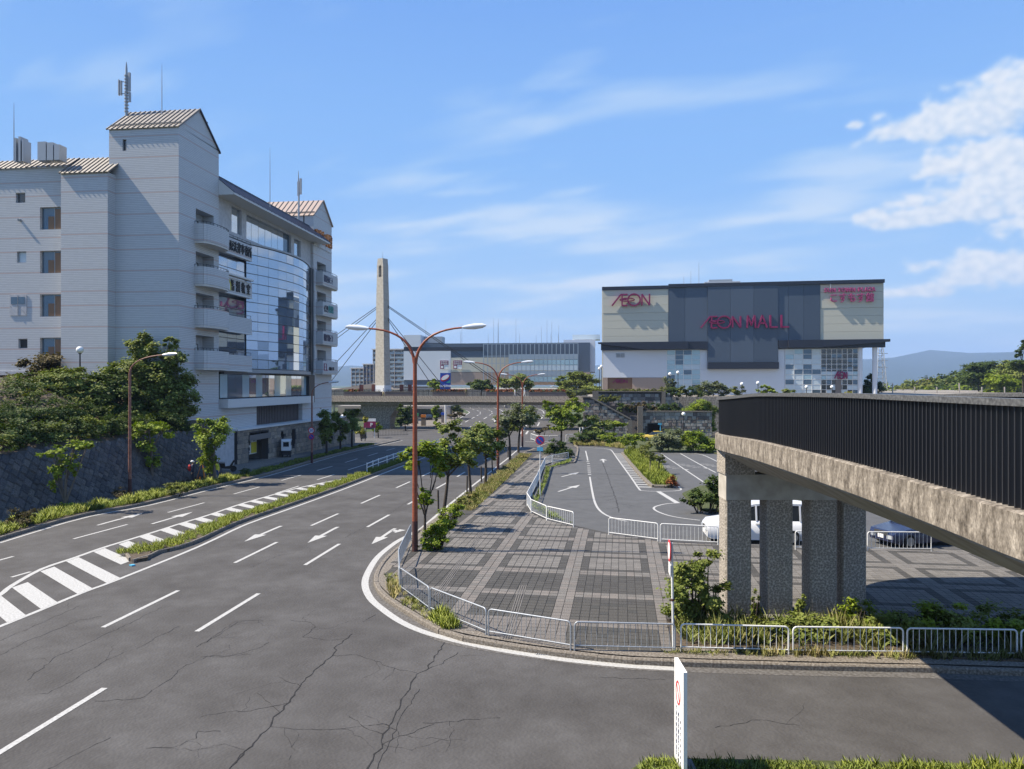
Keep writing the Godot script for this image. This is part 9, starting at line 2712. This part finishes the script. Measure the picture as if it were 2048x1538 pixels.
func make_vehicles() -> void:
	var van := [[-2.42, 0.28, 0.78, 0.78, 0.78, 0.6], [-2.25, 0.22, 0.95, 0.95, 0.86, 0.6], [-1.55, 0.2, 1.06, 1.06, 0.91, 0.66], [-1.3, 0.2, 1.08, 1.10, 0.915, 0.8], [-0.55, 0.2, 1.1, 1.78, 0.92, 0.74], [-0.2, 0.2, 1.1, 1.86, 0.92, 0.75], [0.9, 0.2, 1.1, 1.9, 0.92, 0.76], [1.8, 0.2, 1.1, 1.88, 0.92, 0.76], [2.3, 0.22, 1.12, 1.8, 0.9, 0.73], [2.46, 0.3, 1.1, 1.12, 0.86, 0.7]]
	var sedan := [[-2.1, 0.3, 0.62, 0.62, 0.72, 0.6], [-1.95, 0.22, 0.76, 0.76, 0.82, 0.6], [-1.2, 0.2, 0.88, 0.88, 0.86, 0.62], [-0.85, 0.2, 0.92, 0.93, 0.87, 0.7], [-0.1, 0.2, 0.95, 1.42, 0.87, 0.62], [0.7, 0.2, 0.96, 1.47, 0.87, 0.63], [1.35, 0.2, 0.97, 1.38, 0.87, 0.61], [1.85, 0.22, 0.98, 1.0, 0.85, 0.6], [2.05, 0.3, 0.9, 0.9, 0.8, 0.6]]
	car("white people carrier parked behind the walkway piers", Vector3(7.51, -0, -35.81), 0.03, van, 0.34, [-1.5, 1.45], M.car_white, "parked_van")
	car("dark navy car parked behind the right-hand white fence panel", Vector3(14.93, -0, -36.11), 0.42, sedan, 0.32, [-1.3, 1.25], M.car_navy)
	car("dark sedan at the filling station seen from ahead", Vector3(-45.41, -1.98, -189.65), PI / 2 + 0.2, sedan, 0.32, [-1.3, 1.25], M.car_black, "parked_car", false)
	car("red car under the filling station canopy", Vector3(-52.99, -1.98, -213.52), 0.25, sedan, 0.32, [-1.3, 1.25], M.car_red, "parked_car", false)
	car("white car at the filling station by the column tree", Vector3(-43.59, -1.98, -201.52), PI / 2, sedan, 0.32, [-1.3, 1.25], M.car_white, "parked_car", false)
	car("yellow car outside the dark terrace passage", Vector3(8.54, -1.26, -114.42), 0.1, sedan, 0.32, [-1.3, 1.25], M.car_yellow, "parked_car", false)
	car("silver car waiting on the right carriageway behind the street trees", Vector3(-19.18, -2.05, -156.93), PI / 2, sedan, 0.32, [-1.3, 1.25], M.car_silver, "driving_car", false)
	car("pale car farther along the right carriageway", Vector3(-25, -2.05, -176.91), PI / 2 + 0.2, sedan, 0.32, [-1.3, 1.25], M.car_white, "driving_car", false)
	# delivery tricycle with a white canopy
	var t := thing("delivery_scooter", "white-canopied three-wheel delivery scooter against the stone base wall", "scooter", Vector3(-34.53, -0.57, -76.55), 1.9)
	var b := B.new()
	b.prism(rect(-0.5, -0.5, 0.55, 0.5), 0.75, 1.85)
	b.plate(packed([Vector2(-0.5, 1.84), Vector2(1.1, 1.84), Vector2(1.2, 1.9), Vector2(0.9, 1.98), Vector2(-0.4, 1.98)]), 1.0, Transform3D(Basis(), Vector3(0, 0, -0.5)))
	part(t, "canopy", b, M.car_white)
	b = B.new()
	b.bb(Vector3(-0.3, 1.3, 0.505), Vector3(0.3, 1.7, 0.53)); b.bb(Vector3(-0.53, 1.2, -0.3), Vector3(-0.505, 1.7, 0.3))
	part(t, "window", b, M.dark_glass)
	b = B.new()
	b.bb(Vector3(-0.5, 0.25, -0.45), Vector3(1.0, 0.74, 0.45)); b.bar(Vector3(1.0, 0.5, 0), Vector3(1.15, 1.8, 0), 0.9, 0.05)
	part(t, "chassis", b, M.car_black)
	for q in [[-0.3, 0.42], [-0.3, -0.42], [1.05, 0.0]]:
		b = B.new()
		b.tube([Vector3(q[0], 0.24, q[1] - 0.06), Vector3(q[0], 0.24, q[1] + 0.06)], [0.24], 14)
		part(t, "wheel", b, M.tyre)
	t = thing("motor_scooter", "dark motor scooter parked on the forecourt by the pruned tree", "scooter", Vector3(-32.93, -0.28, -60.52), 0.45)
	for x in [-0.62, 0.62]:
		b = B.new()
		b.tube([Vector3(x, 0.27, -0.07), Vector3(x, 0.27, 0.07)], [0.27], 16)
		part(t, "wheel", b, M.tyre)
	b = B.new()
	b.plate(packed([Vector2(-0.85, 0.5), Vector2(-0.3, 0.35), Vector2(0.3, 0.28), Vector2(0.55, 0.6), Vector2(0.75, 1.0), Vector2(0.62, 1.05), Vector2(0.3, 0.55), Vector2(-0.05, 0.5), Vector2(-0.1, 0.78), Vector2(-0.95, 0.85)]), 0.34, Transform3D(Basis(), Vector3(0, 0, -0.17)))
	part(t, "body", b, M.car_black)
	b = B.new()
	b.plate(packed([Vector2(-0.9, 0.86), Vector2(-0.1, 0.8), Vector2(-0.05, 0.9), Vector2(-0.9, 0.98)]), 0.3, Transform3D(Basis(), Vector3(0, 0, -0.15)))
	part(t, "seat", b, M.frame_grey)
	b = B.new()
	b.tube([Vector3(0.6, 1.02, -0.35), Vector3(0.66, 1.06, 0), Vector3(0.6, 1.02, 0.35)], [0.025], 6)
	part(t, "handlebar", b, M.frame_dark)

# ---------------------------------------------------------------- people
# bones [from, to, radius, radius, colour] blended into one skin by surface nets
func body_mesh(bones: Array, cell: float) -> ArrayMesh:
	var lo := Vector3(INF, INF, INF)
	var hi := -lo
	for q in bones:
		var r := maxf(q[2], q[3]) + cell * 2.0
		lo = lo.min(q[0] - Vector3.ONE * r).min(q[1] - Vector3.ONE * r)
		hi = hi.max(q[0] + Vector3.ONE * r).max(q[1] + Vector3.ONE * r)
	var nx := int((hi.x - lo.x) / cell) + 2; var ny := int((hi.y - lo.y) / cell) + 2; var nz := int((hi.z - lo.z) / cell) + 2
	var f := PackedFloat32Array()
	f.resize(nx * ny * nz)
	f.fill(1.0)
	for q in bones:
		var a: Vector3 = q[0]; var d: Vector3 = q[1] - a
		var l2 := maxf(d.length_squared(), 0.000001)
		var r := maxf(q[2], q[3]) + 0.06
		var mn := ((a.min(q[1]) - Vector3.ONE * r - lo) / cell).floor(); var mx := ((a.max(q[1]) + Vector3.ONE * r - lo) / cell).ceil()
		for k in range(maxi(0, int(mn.z)), mini(nz, int(mx.z) + 1)):
			for j in range(maxi(0, int(mn.y)), mini(ny, int(mx.y) + 1)):
				for i in range(maxi(0, int(mn.x)), mini(nx, int(mx.x) + 1)):
					var p := lo + Vector3(i, j, k) * cell
					var t := clampf((p - a).dot(d) / l2, 0.0, 1.0)
					var s := p.distance_to(a + d * t) - lerpf(q[2], q[3], t)
					var id := i + nx * (j + ny * k)
					var h := maxf(0.03 - absf(f[id] - s), 0.0) / 0.03
					f[id] = minf(f[id], s) - h * h * 0.0075
	var where := {}
	var vs := PackedVector3Array()
	var cs := PackedColorArray()
	for k in nz - 1:
		for j in ny - 1:
			for i in nx - 1:
				var sum := Vector3.ZERO
				var n := 0
				for e in [[0, 0, 0, 1, 0, 0], [0, 0, 0, 0, 1, 0], [0, 0, 0, 0, 0, 1], [1, 0, 0, 1, 1, 0], [1, 0, 0, 1, 0, 1], [0, 1, 0, 1, 1, 0], [0, 1, 0, 0, 1, 1], [0, 0, 1, 1, 0, 1], [0, 0, 1, 0, 1, 1], [1, 1, 0, 1, 1, 1], [1, 0, 1, 1, 1, 1], [0, 1, 1, 1, 1, 1]]:
					var u := f[i + e[0] + nx * (j + e[1] + ny * (k + e[2]))]; var w := f[i + e[3] + nx * (j + e[4] + ny * (k + e[5]))]
					if (u < 0.0) != (w < 0.0):
						sum += Vector3(e[0], e[1], e[2]).lerp(Vector3(e[3], e[4], e[5]), u / (u - w))
						n += 1
				if n == 0: continue
				var p := lo + (Vector3(i, j, k) + sum / n) * cell
				var best := INF
				var c := Color.WHITE
				for q in bones:
					var d: Vector3 = q[1] - q[0]
					var t := clampf((p - q[0]).dot(d) / maxf(d.length_squared(), 0.000001), 0.0, 1.0)
					var s := p.distance_to(q[0] + d * t) - lerpf(q[2], q[3], t)
					if s < best:
						best = s
						c = q[4]
				where[i + nx * (j + ny * k)] = vs.size()
				vs.append(p); cs.append(c)
	var b := B.new()
	for k in range(1, nz - 1):
		for j in range(1, ny - 1):
			for i in range(1, nx - 1):
				var a := f[i + nx * (j + ny * k)]
				for ax in 3:
					var o: Vector3i = [Vector3i(1, 0, 0), Vector3i(0, 1, 0), Vector3i(0, 0, 1)][ax]
					var e := f[i + o.x + nx * (j + o.y + ny * (k + o.z))]
					if (a < 0.0) == (e < 0.0): continue
					var u: Vector3i = [Vector3i(0, 1, 0), Vector3i(0, 0, 1), Vector3i(1, 0, 0)][ax]; var w: Vector3i = [Vector3i(0, 0, 1), Vector3i(1, 0, 0), Vector3i(0, 1, 0)][ax]
					var id := []
					for q in [Vector3i(i, j, k), Vector3i(i, j, k) - u, Vector3i(i, j, k) - u - w, Vector3i(i, j, k) - w]:
						id.append(where.get(q.x + nx * (q.y + ny * q.z), -1))
					if id.has(-1): continue
					var nrm := Vector3(o) * (1.0 if a < 0.0 else -1.0)
					b.col = cs[id[0]]
					b.up(vs[id[0]], vs[id[1]], vs[id[2]], nrm); b.up(vs[id[0]], vs[id[2]], vs[id[3]], nrm)
	# true face normals, turned outwards
	for i in range(0, b.v.size(), 3):
		var q := (b.v[i + 2] - b.v[i]).cross(b.v[i + 1] - b.v[i]).normalized()
		if q.dot(b.n[i]) < 0.0: q = -q
		for k in 3: b.n[i + k] = q
	return b.mesh()

func person(label: String, at: Vector3, turn: float, h: float, shirt: Color, trousers: Color, hair: Color, stride: float, arms: Array, group: String, hat := Color(0, 0, 0, 0)) -> Node3D:
	var t := thing("person", label, "person", at, turn, group)
	var s := h / 1.72
	var skin := Color(0.42, 0.26, 0.18)
	var shoe := Color(0.03, 0.03, 0.03)
	var bn := []
	var add := func(a: Vector3, e: Vector3, r0: float, r1: float, c: Color) -> void:
		bn.append([a * s, e * s, r0 * s, r1 * s, c])
	for m in [-1.0, 1.0]:
		var z: float = stride * m
		add.call(Vector3(m * 0.09, 0.90, 0), Vector3(m * 0.10, 0.49, z * 0.5 + 0.03), 0.088, 0.062, trousers)
		add.call(Vector3(m * 0.10, 0.49, z * 0.5 + 0.03), Vector3(m * 0.10, 0.09, z), 0.060, 0.042, trousers)
		add.call(Vector3(m * 0.10, 0.045, z - 0.03), Vector3(m * 0.11, 0.035, z + 0.16), 0.045, 0.035, shoe)
		var el := Vector3(m * 0.25, 1.10, arms[0] * m); var hd := Vector3(m * 0.24, 0.86, arms[1] * m)
		if arms.size() > 2: hd = Vector3(m * 0.12, 1.12, 0.30); 
		add.call(Vector3(m * 0.185, 1.38, 0), el, 0.055, 0.042, shirt)
		add.call(el, hd, 0.040, 0.030, shirt if hat.a > 0.0 else skin)
		var dr: Vector3 = (hd - el).normalized()
		add.call(hd, hd + dr * 0.07, 0.034, 0.036, skin)
		for k in 4: add.call(hd + dr * 0.07 + Vector3(0, 0, (k - 1.5) * 0.018), hd + dr * (0.13 + 0.012 * (1.5 - absf(k - 1.5))) + Vector3(-m * 0.01, 0, (k - 1.5) * 0.021), 0.010, 0.008, skin)
		add.call(hd + dr * 0.03 + Vector3(0, 0, 0.03), hd + dr * 0.08 + Vector3(0, 0, 0.065), 0.011, 0.009, skin)
	add.call(Vector3(-0.08, 0.93, 0), Vector3(0.08, 0.93, 0), 0.105, 0.105, trousers)
	add.call(Vector3(0, 1.0, 0), Vector3(0, 1.30, 0.0), 0.125, 0.145, shirt)
	add.call(Vector3(-0.13, 1.37, 0), Vector3(0.13, 1.37, 0), 0.075, 0.075, shirt)
	add.call(Vector3(0, 1.40, 0), Vector3(0, 1.52, 0.01), 0.052, 0.05, skin)
	add.call(Vector3(0, 1.57, 0.02), Vector3(0, 1.63, 0.0), 0.075, 0.088, skin)
	add.call(Vector3(0, 1.575, 0.095), Vector3(0, 1.60, 0.085), 0.012, 0.009, skin)
	add.call(Vector3(0, 1.64, -0.02), Vector3(0, 1.66, -0.02), 0.096, 0.092, hair)
	part(t, "body", body_mesh(bn, 0.022), M.cloth)
	var b := B.new()
	b.col = Color(0.02, 0.015, 0.012)
	for m in [-1.0, 1.0]: b.ball(Vector3(m * 0.032, 1.60, 0.095) * s, Vector3(0.012, 0.008, 0.008) * s, 6)
	part(t, "eyes", b, M.cloth)
	if hat.a > 0.0:
		b = B.new()
		b.col = hat
		b.ball(Vector3(0, 1.68, -0.005) * s, Vector3(0.125, 0.095, 0.14) * s, 12)
		b.tube([Vector3(0, 1.655, 0.02) * s, Vector3(0, 1.67, 0.02) * s], [0.15 * s], 14)
		part(t, "helmet", b, M.cloth)
	return t

func make_people() -> void:
	var grp := "surveyors by the retaining wall"
	var navy := Color(0.02, 0.03, 0.07)
	var at: Vector3 = Vector3(-31.33, -0.15, -52.52)
	var p := person("person in a white helmet and navy workwear carrying a red rucksack", at, 2.2, 1.72, navy, Color(0.015, 0.015, 0.03), Color(0.02, 0.02, 0.02), 0.06, [0.05, 0.08], grp, Color(0.75, 0.77, 0.8))
	var b := B.new()
	b.col = Color(0.42, 0.03, 0.03)
	b.ball(Vector3(0, 1.18, -0.22), Vector3(0.17, 0.27, 0.13), 14)
	var bag := part(self, "rucksack", b, M.cloth, at)
	bag.rotation.y = 2.2
	tag(bag, "red rucksack on the back of the surveyor by the wall", "rucksack")
	person("person in a white helmet and black jacket standing at the orange tripod", Vector3(-31.57, -0.2, -55.25), -1.9, 1.72, Color(0.02, 0.02, 0.025), Color(0.02, 0.02, 0.03), Color(0.02, 0.02, 0.02), 0.03, [0.1, 0.2, 1.0], grp, Color(0.75, 0.77, 0.8))
	person("person in a yellow high-visibility vest and blue trousers behind the pruned tree", Vector3(-30.02, -0.17, -53.71), 1.4, 1.68, Color(0.45, 0.5, 0.04), Color(0.02, 0.06, 0.16), Color(0.02, 0.02, 0.02), 0.04, [0.05, 0.05], grp, Color(0.75, 0.77, 0.8))
	# tripod and cone
	var t := thing("survey_tripod", "orange survey tripod standing between the two helmeted surveyors", "tripod", Vector3(-31.71, -0.18, -54.52))
	for k in 3:
		b = B.new()
		var a := TAU * k / 3.0 + 0.4
		b.bar(Vector3(cos(a) * 0.42, 0, sin(a) * 0.42), Vector3(cos(a) * 0.06, 1.35, sin(a) * 0.06), 0.05, 0.03)
		part(t, "leg", b, M.sign_orange)
	b = B.new()
	b.tube([Vector3(0, 1.33, 0), Vector3(0, 1.4, 0)], [0.1], 10); b.box(Vector3(0, 1.52, 0), Vector3(0.16, 0.24, 0.14))
	part(t, "instrument", b, M.sign_yellow)
	t = thing("traffic_cone", "small orange traffic cone at the tripod's foot", "cone", Vector3(-30.94, -0.15, -52.91))
	b = B.new()
	b.tube([Vector3(0, 0.03, 0), Vector3(0, 0.45, 0)], [0.13, 0.03], 12)
	part(t, "cone", b, M.sign_orange)
	b = B.new()
	b.box(Vector3(0, 0.015, 0), Vector3(0.34, 0.03, 0.34))
	part(t, "base", b, M.sign_orange)
	grp = "walkers on the footbridge"
	var white := Color(0.62, 0.62, 0.6)
	var dark := Color(0.03, 0.03, 0.035)
	person("walker in white top, dark bag and mustard trousers below the pylon", Vector3(-46.19, 4.96, -151), PI / 2, 1.68, white, Color(0.36, 0.26, 0.06), dark, 0.22, [0.12, 0.2], grp)
	person("walker in olive clothes on the footbridge right of the fuel sign", Vector3(-28.11, 4.96, -151), 0.2, 1.7, Color(0.16, 0.14, 0.05), Color(0.1, 0.09, 0.06), dark, 0.08, [0.03, 0.05], grp)
	person("walker in white by the red planter, left of the third lamp", Vector3(-17.61, 4.96, -151), -PI / 2, 1.66, white, Color(0.4, 0.42, 0.45), dark, 0.2, [0.1, 0.15], grp)
	person("walker in pale blue shirt on the footbridge right of the third lamp", Vector3(-15.59, 4.96, -151), -PI / 2, 1.7, Color(0.5, 0.56, 0.62), white, Color(0.5, 0.5, 0.48), 0.22, [0.12, 0.2], grp)

func _ready() -> void:
	rng.seed = 20240611
	make_light_and_camera()
	make_materials()
	make_ground()
	make_plaza()
	make_verges()
	make_terraces()
	make_hills()
	make_office()
	make_mall()
	make_far_mall()
	make_apartments()
	make_footbridge()
	make_walkway()
	make_plants()
	make_furniture()
	make_vehicles()
	make_people()
	print("built")
